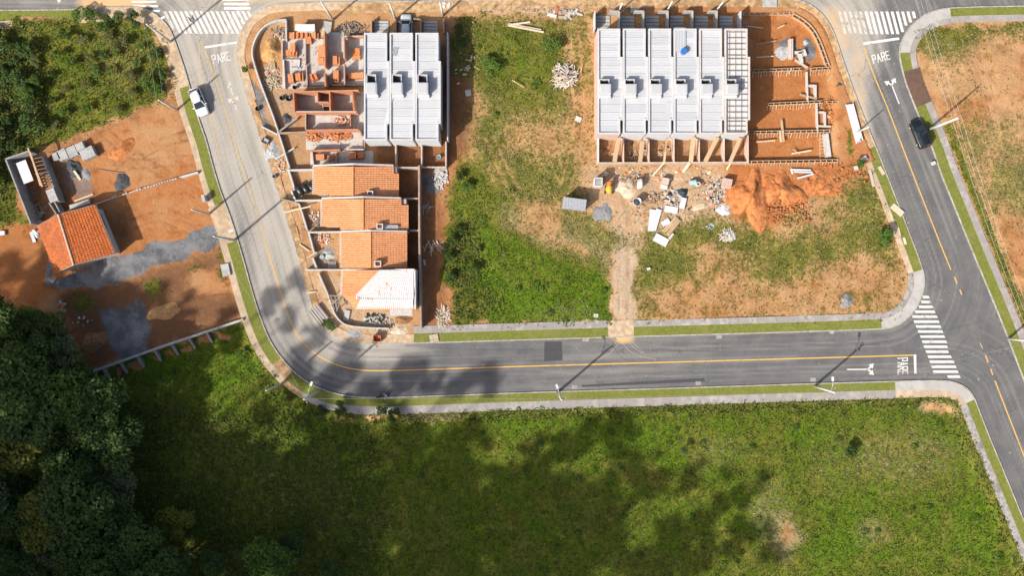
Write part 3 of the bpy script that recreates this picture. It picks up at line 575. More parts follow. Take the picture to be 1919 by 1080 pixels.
strip(C2, 2, 19, d_, e_, -.2, .125, 'turf', M['verge'], vg_b, -1); strip(C2, 19, 31, d_, e_, -.2, .13, 'paving_slab', M['pave'], pv_b, -1, 17.5)
strip(C2, 2, 33, c_, d_, -.2, .118, 'bare_verge', M['sandverge'], vg_b, -1)
strip(C2, 2, 20, e_, f_, -.2, .135, 'corner_slab', M['apron'], pv_b, -1, 30); strip(C2, 20, 31, e_, f_, -.2, .13, 'paving_slab', M['pave_dark'], pv_b, -1, 17.5)
strip(C2, 2, 19, f_, g_, -.2, .125, 'turf', M['verge'], vg_b, -1); strip(C2, 19, 29, f_, g_, -.2, .13, 'paving_slab', M['pave_dirty'], pv_b, -1, 17.5)
strip(C2, 2, 9, g_, n_(C2, 1641, 272), -.2, .122, 'turf', M['verge'], vg_b, -1); strip(C2, 2, 12, n_(C2, 1641, 272), n_(C2, 1502, 0), -.2, .118, 'bare_verge', M['clayverge'], vg_b, -1)
# east side
a = n_(C3, 1779, 13); b = n_(C3, 1685, 100); c_ = n_(C3, 1690, 134); d_ = n_(C3, 1717, 200)
strip(C3, 2, 17, 0, a, -.2, .125, 'turf', M['verge'], vg_e, -1); strip(C3, 17, 29, 0, a, -.2, .13, 'paving_slab', M['pave'], pv_e, -1, 17.5)
strip(C3, 2, 20, a, b, -.2, .135, 'corner_slab', M['apron'], pv_e, -1, 30); strip(C3, 20, 31, a, c_, -.2, .13, 'paving_slab', M['pave'], pv_e, -1, 17.5)
strip(C3, 2, 20, b, c_, -.2, .125, 'turf', M['verge'], vg_e, -1); strip(C3, 2, 33, c_, d_, -.2, .13, 'driveway_ramp', M['brickramp'], pv_e, -1)
strip(C3, 2, 20, d_, n3_, -.2, .125, 'turf', M['verge'], vg_e, -1); strip(C3, 20, 33, d_, n3_, -.2, .13, 'paving_slab', M['pave'], pv_e, -1, 17.5)

# road markings, each a thin piece of paint on the road
def flat(pts, name, mat, z=.008):
    return MB().prism([G2(*p) for p in pts], .002, z).build(name, mat, road)
def ribbon(pts, w, name, mat, sm=1, z=.008):
    P = resample(chaikin(pts, sm), 6); A = offset(P, -w / 2); B = offset(P, w / 2); m = MB(); vs = []
    for p, q in zip(A, B): vs += [(*G2(*p), z), (*G2(*q), z)]
    m.add(vs, [(2 * i, 2 * i + 1, 2 * i + 3, 2 * i + 2) for i in range(len(P) - 1)]); return m.build(name, mat, road)
for k in range(17):
    x = 306.5 + 9.75 * k; yb = 62.5
    while yb > 26 and x + 20.5 * (yb - 20.5) / 42 > np.interp(yb, [11, 24, 37, 58, 87], [499, 479, 464, 452, 444]) - 4: yb -= 2
    sl = lambda y: 20.5 * (y - 20.5) / 42
    flat([(x, 20.5), (x + 5.6, 20.5), (x + 5.6 + sl(yb), yb), (x + sl(yb), yb)], 'crosswalk_stripe', M['white'] if k > 0 else M['white_worn'])
for x0, x1, y in ((245, 291, -8), (247, 293, .5), (250, 297, 9), (279, 300, 18)): flat([(x0, y), (x1, y), (x1, y + 4), (x0, y + 4)], 'crosswalk_stripe', M['white'])
for x0, x1, y in ((415, 466, -12), (417, 467, -4), (419, 467, 4.5), (420, 470, 12.5)): flat([(x0, y), (x1, y), (x1, y + 5), (x0, y + 5)], 'crosswalk_stripe', M['white'])
for k in range(15):
    x = 1571 + 9.85 * k; yb = 63.5
    while yb > 28 and x + 5 + 11 * (yb - 21) / 42 > np.interp(yb, [19, 30, 48, 68, 88], [1748, 1727, 1705, 1692, 1685]) - 3: yb -= 2
    s_ = 11 * (yb - 21) / 42
    flat([(x, 21), (x + 5.4, 21), (x + 5.4 + s_, yb), (x + s_, yb)], 'crosswalk_stripe', M['white_worn'] if k < 5 else M['white'])
for y, a, b in ((352, 1050, 1110), (394, 1038, 1125), (436, 1018, 1145), (478, 985, 1160), (520, 962, 1180), (563, 975, 1195), (605, 993, 1210), (648, 1010, 1227), (691, 1028, 1243), (735, 1045, 1260), (778, 1060, 1267), (821, 1077, 1275), (864, 1095, 1300), (907, 1110, 1323), (950, 1125, 1340), (992, 1140, 1358), (1035, 1263, 1375)):
    f = lambda v, o: v / 4.57 + o
    y0 = f(y - 11, 480); y1 = f(y + 11, 480); x0 = f(a, 1499); x1 = f(b, 1499)
    flat([(x0, y0), (x1 - 1.5, y0), (x1 + 1, y1), (x0 + 2, y1)], 'crosswalk_stripe', M['white'])
for q in ([(383.5, 86.5), (444, 77), (444.5, 81), (384.5, 90.5)], [(1618, 79), (1685, 69.5), (1686, 74), (1619, 84)], [(1712.5, 665), (1717.5, 665), (1718, 700.5), (1714, 700.5)]): flat(q, 'stop_line', M['white'])
GL = {'P': [((0, 0), (0, 1)), ((0, 1), (.8, 1)), ((.8, 1), (.8, .5)), ((.8, .5), (0, .5))], 'A': [((0, 0), (.4, 1)), ((.4, 1), (.8, 0)), ((.16, .36), (.64, .36))],
      'R': [((0, 0), (0, 1)), ((0, 1), (.8, 1)), ((.8, 1), (.8, .52)), ((.8, .52), (0, .52)), ((.3, .52), (.85, 0))], 'E': [((0, 0), (0, 1)), ((0, 1), (.75, 1)), ((0, .5), (.65, .5)), ((0, 0), (.75, 0))]}
def word(bl, br, tl, mats, th=1.7):
    bl, br, tl = map(np.array, (bl, br, tl)); U = (br - bl) / 4.0; V = tl - bl
    for k, ch in enumerate('PARE'):
        m = MB()
        for j, (p, q) in enumerate(GL[ch]):
            a = bl + U * (k + p[0] * .82) + V * p[1]; b = bl + U * (k + q[0] * .82) + V * q[1]
            d = (b - a) / np.hypot(*(b - a)); a = a - d * th * .45; b = b + d * th * .45; nn = np.array([-d[1], d[0]]) * th / 2
            m.prism([G2(*(a + nn)), G2(*(b + nn)), G2(*(b - nn)), G2(*(a - nn))], .002, .007 + j * .0012)
        m.build('road_letter', mats[k], road)
w4 = [M['white']] * 4; ww = [M['white_worn']] * 4
word((401, 119), (436, 111), (397, 104), w4); word((1638, 118.5), (1672, 109), (1634, 104), w4); word((1683, 672), (1683.5, 705), (1701, 671), [M['white']] * 3 + [M['white_worn']], 1.9)
def arrow(o, up, rt, mat, stem=40):
    o, up, rt = map(np.array, (o, up, rt)); T = lambda x, y: G2(*(o + rt * x + up * y)); m = MB()
    m.prism([T(-1.1, 0), T(1.1, 0), T(1.1, stem), T(-1.1, stem)], .002, .007)
    for s in (-1, 1):
        m.prism([T(-1.5 * s, stem - 3), T(1.5 * s, stem - 3), T(7 * s, stem + 4), T(5 * s, stem + 8)], .002, .0085)
        m.prism([T(1.5 * s, stem + 7), T(11 * s, stem + 9), T(9 * s, stem - 1)], .002, .010)
    m.build('turn_arrow', mat, road)
arrow((1685.5, 194.5), (-.36, -.93), (.95, -.3), M['white']); arrow((1588, 693), (1, -.01), (.01, 1), M['white'], 41); arrow((444, 206), (-.3, -.95), (.95, -.28), M['white_worn'], 16)
flat([(435, 172), (437.5, 172), (434, 160), (437.5, 160), (431, 149), (427.5, 163), (431, 161)][:0] or [(436, 178), (438.5, 177.5), (433.2, 163), (437, 162), (430, 150), (427.5, 165), (431, 164)], 'straight_arrow', M['white_worn'])
flat([(104, -6), (118, -6), (111, 6)], 'straight_arrow', M['white'])
YL = [(384, 90), (398, 130), (410, 168), (424, 212), (437, 256), (450, 300), (468, 354), (484, 409), (503, 471), (518, 522), (532, 567), (545, 604), (560, 633), (582, 657), (611, 676), (641, 688), (672, 694), (702, 695.5), (760, 694.5), (860, 691), (960, 687.5), (1440, 674), (1713, 666)]
ribbon(YL[:9], 2.0, 'centre_line', M['yellow_worn'], 2); ribbon(YL[8:], 2.2, 'centre_line', M['yellow'], 2)
ribbon([(1618.5, 84), (1639, 144), (1661, 194), (1687, 263), (1714, 333)], 2.1, 'centre_line', M['yellow'], 2); ribbon([(1714, 333), (1760, 451), (1783, 507)], 2.1, 'centre_line', M['yellow'], 2)
for p, q in (((1789, 519), (1794, 532)), ((1799, 543), (1803, 552.5)), ((1847, 666), (1852.5, 680)), ((1857, 692), (1861.5, 704.5))): ribbon([p, q], 2.3, 'centre_line', M['yellow'], 0)
ribbon([(1837, 643), (1842, 654)], 1.6, 'centre_line', M['yellow_worn'], 0); ribbon([(1865, 714), (1919, 854), (1990, 1040)], 2.1, 'centre_line', M['yellow'], 1)
ribbon([(373, 78), (375, 120), (384, 180), (404, 262), (414, 300)], 1.6, 'old_line', M['yellow_worn'], 2)
# drain covers and patches
for i, (x, y, s) in enumerate(((1077, 726, 5), (1309, 719, 5), (1524, 712, 5), (1348, 632, 5), (1098, 637, 6), (1559, 622.5, 4))):
    q = flat([(x - s, y - 3.5), (x + s, y - 3.5), (x + s, y + 3.5), (x - s, y + 3.5)], 'drain_cover', M['pave'], .012)
M['patch'] = simple('fresh_asphalt_patch', (0.062, 0.062, 0.064), var=.15, scale=4)
flat([(1021, 640.5), (1053, 640), (1055, 676), (1020, 678)], 'asphalt_patch', M['patch'], .004); flat([(1090, 722), (1320, 709), (1323, 716), (1092, 726)], 'asphalt_patch', M['patch'], .004)
M['track'] = simple('tyre_dust', (0.30, 0.26, 0.21), var=.2, scale=6)
for pts in ([(1166, 640), (1175, 655), (1196, 668), (1230, 674)], [(1178, 640), (1188, 652), (1206, 663)], [(1160, 642), (1148, 660), (1120, 676)], [(1182, 636), (1192, 648), (1208, 662)]): ribbon(pts, 1.1, 'tyre_mark', M['track'], 2, .005)
# ------------------------------------------------------------ white roofed row houses
def ring(m, pts, th, z0, z1):
    """upright wall of thickness th along a closed outline (its outer face on the outline), mitred"""
    P = np.array([(p[0], p[1]) for p in pts]); n = len(P)
    area = sum(P[i][0] * P[(i + 1) % n][1] - P[(i + 1) % n][0] * P[i][1] for i in range(n)); sg = 1 if area > 0 else -1
    inn = []
    for i in range(n):
        d0 = P[i] - P[i - 1]; d0 = d0 / np.hypot(*d0); d1 = P[(i + 1) % n] - P[i]; d1 = d1 / np.hypot(*d1)
        a = np.array([-d0[1], d0[0]]) * sg; b = np.array([-d1[1], d1[0]]) * sg; k = a + b; k = k / max(1e-6, np.dot(k, a)); inn.append(P[i] + k * th)
    vs = []
    for p, q in zip(P, inn): vs += [(*p, z0), (*p, z1), (*q, z1), (*q, z0)]
    fs = []
    for i in range(n):
        j = (i + 1) % n
        for k in range(4): fs.append((i * 4 + k, i * 4 + (k + 1) % 4, j * 4 + (k + 1) % 4, j * 4 + k))
    m.add(vs, fs); return [tuple(p) for p in inn]
def rib_sheet(x0, x1, y0, y1, z, slope, name, parent, mat, along='x', pitch=.2):
    """profiled metal sheet, ribs across the house"""
    m = MB(); L = (y0 - y1) if along == 'x' else (x1 - x0); n = max(1, int(abs(L) / pitch)); p = abs(L) / n; prof = []
    for i in range(n): prof += [(i * p, 0), (i * p + p * .55, 0), (i * p + p * .68, .02), (i * p + p * .87, .02)]
    prof.append((n * p, 0)); vs = []
    for t_, h in prof:
        if along == 'x': vs += [(x0, y1 + t_, z + h), (x1, y1 + t_, z + h + slope * (x1 - x0))]
        else: vs += [(x0 + t_, y0, z + h), (x0 + t_, y1, z + h)]
    m.add(vs, [(2 * i, 2 * i + 1, 2 * i + 3, 2 * i + 2) for i in range(len(prof) - 1)])
    return m.build(name, mat, parent)
ZR = 4.6
def row_house(label, x0, xn, xw, y0, y1, y2, y3, tw, roofed=True, side=None, par='parapet'):
    ZT = ZR + .3; P = lambda x, y: W(x, y, ZT)
    pts = [P(*q) for q in ((x0, y0), (xn, y0), (xn, y1), (xw, y1), (xw, y2), (xn, y2), (xn, y3), (x0, y3))]
    c = W((x0 + xn) / 2, (y0 + y3) / 2, ZT); root = thing('row_house', label, 'house', (c.x, c.y, 0), 'attached two storey row houses')
    m = MB(); m.prism([(p.x, p.y) for p in pts], -.5, ZR - .02); m.build('wall', M[side or 'wall_white'], root)
    m = MB(); inn = ring(m, pts, .22, ZR - .02 + .001, ZT); m.build('parapet', M[par], root)
    xl = inn[0][0]; rowy = [(y0, y1, xn), (y1, y2, xw), (y2, y3, xn)]
    if roofed:
        for (ya, yb, xr) in rowy:
            a = P(x0, ya).y - (.22 if ya == y0 else 0.0); b = P(x0, yb).y + (.22 if yb == y3 else 0.0); n = max(1, round((a - b) / 1.05)); xr_ = P(xr, 0).x - .22
            for i in range(n):
                ya_ = a + (b - a) * i / n; yb_ = a + (b - a) * (i + 1) / n
                rib_sheet(xl, xr_, ya_ - .01, yb_ + .01, ZR + .06 + (i % 2) * .006, .018, 'roof_sheet', root, M['roofmetal'], 'x', .21)
        m = MB(); m.prism([(p[0], p[1]) for p in inn], ZR - .015, ZR + .02); m.build('roof_deck', M['concrete'], root)
    else:
        m = MB(); m.prism([(p[0], p[1]) for p in inn], ZR - .5, ZR - .1); m.build('ceiling_slab', M['slab_beige'], root)
        for (ya, yb, xr) in rowy:
            a = P(x0, ya).y - (.22 if ya == y0 else 0); b = P(x0, yb).y + (.22 if yb == y3 else 0); xr_ = P(xr, 0).x - .22
            n = max(1, round((a - b) / .88))
            for i in range(n + 1):
                y = a + (b - a) * (i + .3) / (n + .6); MB().box(((xl + xr_) / 2, y, ZR + .12), (xr_ - xl, .07, .12)).build('purlin', M['wood_old'], root)
        for k in range(4):
            x = xl + .5 + k * .85; yy0 = P(x0, y0).y - .25; yy1 = P(x0, y3).y + .25
            MB().box((x, (yy0 + yy1) / 2, ZR + .01), (.06, yy0 - yy1, .1)).build('rafter', M['wood_old'], root)
    # water tank turret with an open shaft behind it
    tx0, tx1, ty0, tym, ty1 = tw; zt = ZR + 1.4; Q = lambda x, y: W(x, y, zt)
    a, b = Q(tx0, tym), Q(tx1, ty1); m = MB(); m.prism([(a.x, a.y), (b.x, a.y), (b.x, b.y), (a.x, b.y)], ZR - .3, zt); tb = m.build('turret', M['parapet'], root)
    m = MB(); m.prism([(a.x + .12, a.y - .12), (b.x - .12, a.y - .12), (b.x - .12, b.y + .12), (a.x + .12, b.y + .12)], zt + .002, zt + .05); m.build('turret_cap', M['roofmetal'], tb)
    q0 = Q(tx0, ty0); m = MB(); th = .1; w_ = (b.x - a.x) * .9; zs = zt - .45
    ring(m, [(a.x, a.y + .005), (a.x + w_, a.y + .005), (a.x + w_, q0.y + .12), (a.x, q0.y + .12)], th, ZR - .3, zs); sh = m.build('shaft', M['parapet'], root)
    m = MB(); m.prism([(a.x + th, a.y + .1), (a.x + w_ - th, a.y + .1), (a.x + w_ - th, q0.y + .1 - th), (a.x + th, q0.y + .1 - th)], ZR - .3, ZR + .12); m.build('shaft_shade_floor', M['dark'], sh)  # raised floor painted near black for the shade of a deep shaft
    m = MB(); m.prism([(a.x - .05, b.y), (b.x + .1, b.y), (b.x + .1, b.y - .35), (a.x - .05, b.y - .35)], ZR + .1, ZR + .5); m.build('flashing', M['parapet'], root)
    return root
ords = ['first', 'second', 'third', 'fourth', 'fifth', 'sixth']
RH = []
for i in range(6):
    x0 = 1120.5 + 47.7 * i
    lab = f'white metal roofed row house, {ords[i]} from the left in the row of six' if i < 5 else 'last row house of the six, roof still open showing rafters over the slab'
    RH.append(row_house(lab, x0, x0 + 42.4, x0 + 47.2, 53, 106, 224.5, 251, (x0 + 4, x0 + 25, 148, 157, 176.5), i < 5, 'wall_salmon' if i == 0 else None, 'parapet' if i < 4 else 'parapet_raw'))
for i in range(3):
    x0 = 682.5 + 48.2 * i
    RH.append(row_house(f'white metal roofed row house, {ords[i]} from the left in the row of three', x0, x0 + 43.2, x0 + 47.8 if i < 2 else x0 + 47.5, 61, 114, 231.5, 263, (x0 + 3.5, x0 + 23.5, 139, 154.5, 175)))
# things lying on the roofs
p = W(1281, 97, ZR + .2); solo(MB().tube([(p.x, p.y, ZR + .1), (p.x, p.y, ZR + .75)], [.42, .44], 24), 'blue_tank', M['blue'], 'round blue plastic tank standing on the fourth roof of six', 'tank')
p = W(1275, 74, ZR + .3); q = thing('roof_sheet_stack', 'spare white metal sheets stacked lengthwise on the fourth roof of six', 'metal sheets', (p.x, p.y, ZR + .12))
for k in range(3):
    o = rib_sheet(p.x - .8 + k * .03, p.x + .75 + k * .03, p.y - 1.7, p.y + 1.7, ZR + .14 + k * .05, 0, 'roof_sheet', q, M['roofmetal'], 'y', .22)
p = W(1255, 203, ZR + .2); q = thing('roof_sheet_stack', 'short ribbed metal sheet lying crosswise on the third roof of six', 'metal sheets', (p.x, p.y, ZR + .1)); rib_sheet(p.x - .55, p.x + .55, p.y - .95, p.y + .95, ZR + .14, 0, 'roof_sheet', q, M['roofmetal'], 'y', .16)
a, b = W(722, 245, ZR + .3), W(734, 180, ZR + .3); m = MB(); m.bar((a.x, a.y, ZR + .15), (b.x, b.y, ZR + .15), .45, .1); solo(m, 'roof_flashing', M['white_plain'], 'long white folded flashing laid slanting across the first roof of three', 'flashing')
a = W(738, 96, ZR + .2); m = MB()
for k in range(4): m.bar((a.x - .3 + k * .22, a.y - .6, ZR + .14), (a.x + .05 + k * .2, a.y + .6, ZR + .14), .06, .05)
solo(m, 'trim_strips', M['steel'], 'small bundle of metal trim strips on the second roof of three', 'metal strips')
# side wall strip of the left row, seen on its right flank
# ------------------------------------------------------------ yard walls
def wall_line(pts, h, th, name, mat, label, cat='wall', group=None, z0=-.2, atz=None, parent=None, copper=None):
    zt = h if atz is None else atz
    P = np.array([list(W(x, y, zt)[:2]) for x, y in pts]); A = offset(P, th / 2); B = offset(P, -th / 2); m = MB(); vs = []
    if len(P) == 2:
        d = (P[1] - P[0]) / np.hypot(*(P[1] - P[0])); nn = np.array([-d[1], d[0]]) * th / 2; A = P + nn; B = P - nn
    for p, q in zip(A, B): vs += [(*p, z0), (*p, zt), (*q, zt), (*q, z0)]
    fs = []; n = len(P)
    for i in range(n - 1):
        for k in range(4): fs.append((i * 4 + k, i * 4 + (k + 1) % 4, i * 4 + 4 + (k + 1) % 4, i * 4 + 4 + k))
    fs += [(3, 2, 1, 0), tuple(range(n * 4 - 4, n * 4))]; m.add(vs, fs)
    if parent: return m.build(name, M[mat], parent)
    return solo(m, name, M[mat], label, cat, group)
root = thing('yard_wall', 'low salmon walls dividing the six small front yards below the white row', 'yard wall', W(1262, 306, 0)[:2] + (0,) if False else (W(1262, 306).x, W(1262, 306).y, 0))
for k, x in enumerate((1122, 1169, 1216.5, 1263.5, 1311, 1357.5, 1402.5)): wall_line([(x, 253), (x, 303.8)], 1.7, .17, 'divider', 'wall_salmon' if k else 'wall_white', '', parent=root)
wall_line([(1121, 305.3), (1404, 304)], 1.5, .2, 'front_wall', 'wall_beige', '', parent=root)
root = thing('yard_wall', 'low grey walls dividing the back yards above the white row of six', 'yard wall', (W(1262, 30).x, W(1262, 30).y, 0))
for k, x in enumerate((1115.5, 1161.5, 1207, 1252.5, 1299, 1344.5, 1389)): wall_line([(x, 20), (x, 54)], 2.0, .14, 'divider', 'wall_white' if k in (0, 6) else 'concrete', '', parent=root)
for k in range(5): wall_line([(1143 + 46.3 * k, 20), (1160.2 + 46.3 * k, 20)], 1.6, .14, 'gate_wall', 'concrete', '', parent=root)
root = thing('yard_wall', 'grey plastered walls around three bare back yards below the row of three', 'yard wall', (W(770, 312).x, W(770, 312).y, 0))
for x in (742, 790.5, 836): wall_line([(x, 265), (x, 311)], 1.5, .2, 'divider', 'wall_beige', '', parent=root)
wall_line([(742, 313), (837, 313)], 1.2, .15, 'rear_wall', 'wall_beige', '', parent=root)
root = thing('yard_wall', 'low brown walls between the three parking bays above the row of three', 'yard wall', (W(770, 45).x, W(770, 45).y, 0))
for x in (696, 742, 788.5, 832): wall_line([(x, 36), (x, 62)], 1.2, .18, 'divider', 'wall_brown', '', parent=root)
wall_line([(775, 35), (787, 35)], 1.0, .2, 'gate_pier', 'wall_brown', '', parent=root)
wall_line([(839, 60), (839, 262)], 2.6, .16, 'boundary_wall', 'wall_white', 'tall white boundary wall along the right flank of the row of three', 'wall')
# paved driveway strips behind the houses
def driveway(x0, x1, y0, y1, n, label, mat='concrete'):
    c = W((x0 + x1) / 2, (y0 + y1) / 2); root = thing('driveway', label, 'driveway', (c.x, c.y, .05), 'paved parking strips behind the row houses')
    for i in range(n):
        ya = y0 + (y1 - y0) * i / n + .8; yb = y0 + (y1 - y0) * (i + 1) / n - .4
        MB().prism([G2(x0, ya), G2(x1, ya), G2(x1, yb), G2(x0, yb)], -.1, .2).build('concrete_slab', M[mat], root)
for k in range(6): driveway(1117 + 46.2 * k, 1143 + 46 * k, 29, 55, 4, f'banded concrete parking strip behind the {ords[k]} white house of six')
for k in range(3): driveway(702.5 + 46 * k, 729 + 46 * k, 38.5, 62, 4, f'banded concrete parking strip behind the {ords[k]} white house of three')
# plank ramps over the front yards
def plank(p, q, w, z0, z1, label, group, mat='wood', th=.05, name='plank'):
    a = W(*p, z0); b = W(*q, z1); m = MB(); m.bar(a, b, w, th); return solo(m, name, M[mat], label, 'plank', group)
for k, (p, q, w) in enumerate((((1152, 303), (1160, 258), .62), ((1200, 303), (1204, 264), .58), ((1245, 304), (1247, 284), .3), ((1295, 304), (1300, 257), .62), ((1322, 303), (1345, 257), .62), ((1369, 303), (1388, 258), .55))):
    plank(p, q, w, 1.62, 3.0, f'wide plank ramp from the front wall up to the {ords[k]} white house of six', 'plank ramps into the row houses', 'wood', .08, 'plank_ramp')
plank((1247, 284), (1250, 260), .16, 1.8, 3.0, 'narrow scaffold board leaning above the third plank ramp', 'plank ramps into the row houses'); plank((1246, 304), (1223, 330), .2, 1.55, .3, 'long thin board running from the yard wall down to the soil', 'boards leaning on the front wall', 'wood_pale'); plank((1293, 305), (1280, 323), .42, 1.55, .25, 'broad board ramp sloping from the yard wall to the ground', 'boards leaning on the front wall', 'wood_pale'); plank((1372, 302), (1362, 318), .25, 1.55, .25, 'short board ramp by the sixth yard wall', 'boards leaning on the front wall', 'wood_pale')
# ------------------------------------------------------------ tiled roofs
def tile_patch(A0, A1, R0, R1, name, mat, parent, colp=.25, crs=.4, amp=.045, stepz=.03, uv=None):
    """tiled slope between eave A0-A1 and ridge R0-R1; columns run from ridge to eave"""
    A0, A1, R0, R1 = map(Vector, (A0, A1, R0, R1)); Lw = ((A1 - A0).length + (R1 - R0).length) / 2; Ls = ((R0 - A0).length + (R1 - A1).length) / 2
    nc = max(2, round(Lw / colp)); nr = max(2, round(Ls / crs)); cols = []
    for i in range(nc):
        for f, h in ((0, .0), (.18, .55), (.35, 1), (.6, 1), (.8, .55), (.93, 0)): cols.append(((i + f) / nc, h))
    cols.append((1, 0)); rows = []
    for j in range(nr): rows += [(j / nr + .001, 1.0), ((j + 1) / nr - .001, 0.0)]
    nrm = ((A1 - A0).cross(R0 - A0)).normalized()
    if nrm.z < 0: nrm = -nrm
    vs = []; fs = []; nc_ = len(cols)
    for v, hv in rows:
        for u, hu in cols:
            p = (A0.lerp(A1, u)).lerp(R0.lerp(R1, u), v) + nrm * (hu * amp + hv * stepz); vs.append(p)
    for j in range(len(rows) - 1):
        for i in range(nc_ - 1): fs.append((j * nc_ + i, j * nc_ + i + 1, (j + 1) * nc_ + i + 1, (j + 1) * nc_ + i))
    m = MB(); m.add(vs, fs); o = m.build(name, mat, parent); o['kind'] = 'stuff'; return o
def tiled_house(label, Lx, rdx, Rx, yt, yb, ze, zr, notch=None, skylight=None, rnotch=None, group='tiled row houses', par=True):
    wl_ = lambda x, y, z: W(x, y, z)
    c = W(rdx, (yt + yb) / 2); root = thing('tiled_house', label, 'house', (c.x, c.y, 0), group)
    yb2 = notch[1] if notch else yb
    # left slope (with a stepped corner) and right slope
    L0, L1 = wl_(Lx, yt, ze), wl_(Lx, yb2, ze); R0, R1 = wl_(rdx, yt, zr), wl_(rdx, yb2, zr)
    s = root
    tile_patch(L0, L1, R0, R1, 'roof_tiles', M['tile'], s, .27, 1.2, .05, .02)
    if notch:
        nx = notch[0]; f = (nx - Lx) / (rdx - Lx); zn = ze + (zr - ze) * f
        tile_patch(wl_(nx, yb2, zn), wl_(nx, yb, zn), wl_(rdx, yb2, zr), wl_(rdx, yb, zr), 'roof_tiles', M['tile'], s, .27, 1.2, .05, .02)
    R1 = wl_(rdx, yb, zr); yt2 = rnotch[1] if rnotch else yt
    zR = ze; tile_patch(wl_(Rx, yt2, zR), wl_(Rx, yb, zR), wl_(rdx, yt2, zr), R1, 'roof_tiles', M['tile'], s, .30, .40, .045, .02)
    if rnotch:
        nx = rnotch[0]; f = (nx - Rx) / (rdx - Rx); zn = zR + (zr - zR) * f
        tile_patch(wl_(nx, yt, zn), wl_(nx, yt2, zn), wl_(rdx, yt, zr), wl_(rdx, yt2, zr), 'roof_tiles', M['tile'], s, .30, .40, .045, .02)
    m = MB(); m.tube([R0 + Vector((0, 0, .05)), R1 + Vector((0, 0, .05))], .11, 8); m.build('ridge_cap', M['ridge_orange'], s)
    # walls under the eaves
    in_ = .35; a = wl_(Lx, yt, ze); b = wl_(Rx, yb, ze); nz = wl_(notch[0], yb2, ze) if notch else None
    foot = [(a.x + in_, a.y - .02), (b.x - in_, a.y - .02), (b.x - in_, b.y + .02)] + ([(nz.x + .2, b.y + .02), (nz.x + .2, nz.y + .02), (a.x + in_, nz.y + .02)] if notch else [(a.x + in_, b.y + .02)])
    MB().prism(foot, -.5, ze - .06).build('wall', M['wall_beige'], root)
    if par:   # party wall that stands above the roof along its upper edge
        m = MB(); y = a.y; pr = [(wl_(Lx, yt, ze).x, ze), (wl_(rdx, yt, zr).x, zr), (wl_((rnotch or (Rx,))[0], yt, ze).x, ze + (0 if not rnotch else .35))]
        th = .2; up = .26; vs = []; 
        for x, z in pr:
            for yy, zz in ((y + th, -.3), (y + th, z + up), (y - .02, z + up), (y - .02, -.3)): vs.append((x, yy, zz))
        fs = [];
        for i in range(2):
            for k in range(4): fs.append((i * 4 + k, i * 4 + (k + 1) % 4, i * 4 + 4 + (k + 1) % 4, i * 4 + 4 + k))
        fs += [(0, 1, 2, 3), (8, 9, 10, 11)]; m.add(vs, fs); m.build('party_wall', M['parapet_raw'], root)
    m = MB(); y0_, y1_ = a.y, wl_(Lx, yb2, ze).y; n = int((y0_ - y1_) / .27)
    for i in range(n): m.box((a.x - .09, y0_ - (i + .5) * (y0_ - y1_) / n, ze + .02), (.3, .17, .09))
    o = m.build('eave_ends', M['parapet_raw'], root); o['kind'] = 'stuff'
    if skylight:
        x0, y0, x1, y1 = skylight; f = ((x0 + x1) / 2 - rdx) / (Rx - rdx); z = zr + (zR - zr) * f; zt = z + .55
        q0, q1 = W(x0, y0, zt), W(x1, y1, zt); m = MB(); ring(m, [(q0.x, q0.y), (q1.x, q0.y), (q1.x, q1.y), (q0.x, q1.y)], .13, z - .6, zt); sk = m.build('vent_shaft', M['parapet_raw'], root)
        MB().prism([(q0.x + .13, q0.y - .13), (q1.x - .13, q0.y - .13), (q1.x - .13, q1.y + .13), (q0.x + .13, q1.y + .13)], z - .5, z - .2).build('shaft_shade_floor', M['dark'], sk)  # vent floor painted near black, shade put into its colour
    return root
tiled_house('orange tiled row house nearest the brick shells, with black tanks in its yard', 588.5, 662.5, 748, 312, 368, 2.7, 4.3, (618, 364.5), (688.5, 357.5, 699.5, 367), (738.5, 325))
tiled_house('orange tiled row house with a pale strip beside its roof vent', 604, 681.5, 766, 373, 430.5, 3.1, 4.75, (638, 424.5), (706, 419, 718, 429.5), (752.5, 384))
tiled_house('third orange tiled row house, narrower, between stepped roof and white sloped roof', 640, 695.5, 763.5, 435, 502.5, 3.3, 4.6, None, (702, 489, 714.5, 500))
m = MB(); p = W(732, 425, 3.9); m.box((p.x, p.y, 3.98), (2.2, .5, .05), 0, (0, .18)); solo(m, 'flashing_sheet', M['steel'], 'pale metal strip on the tiles beside the second roof vent', 'metal sheet')
# corner house: orange slope, white tiled slope, cut corner
root = thing('tiled_house', 'corner house whose lower roof slope is mostly white, front corner cut off', 'house', (W(700, 545).x, W(700, 545).y, 0), 'tiled row houses')
za, zh = 3.3, 4.9
T1 = lambda x, y, z: W(x, y, z)
e0, e1 = T1(643, 506, za), T1(641, 552, za); k0, k1 = T1(712, 506, zh), T1(668, 552, za + .75)
tile_patch(e0, e1, k0, k1, 'roof_tiles', M['tile'], root, .27, 1.2, .05, .02)
tile_patch(T1(641, 552.5, za), T1(668, 579, za), T1(668, 552, za + .75), T1(676, 560, za + .75), 'roof_tiles', M['tile'], root, .27, .6, .05, .03)
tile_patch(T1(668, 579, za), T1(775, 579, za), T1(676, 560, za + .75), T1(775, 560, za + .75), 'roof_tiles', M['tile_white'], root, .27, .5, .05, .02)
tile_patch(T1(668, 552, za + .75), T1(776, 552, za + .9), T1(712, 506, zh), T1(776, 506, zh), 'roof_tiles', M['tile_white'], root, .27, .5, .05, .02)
tile_patch(T1(668, 561, za + .62), T1(776, 561, za + .62), T1(668, 551.5, za + .78), T1(776, 551.5, za + .94), 'roof_tiles', M['tile_white'], root, .27, .5, .05, .02)
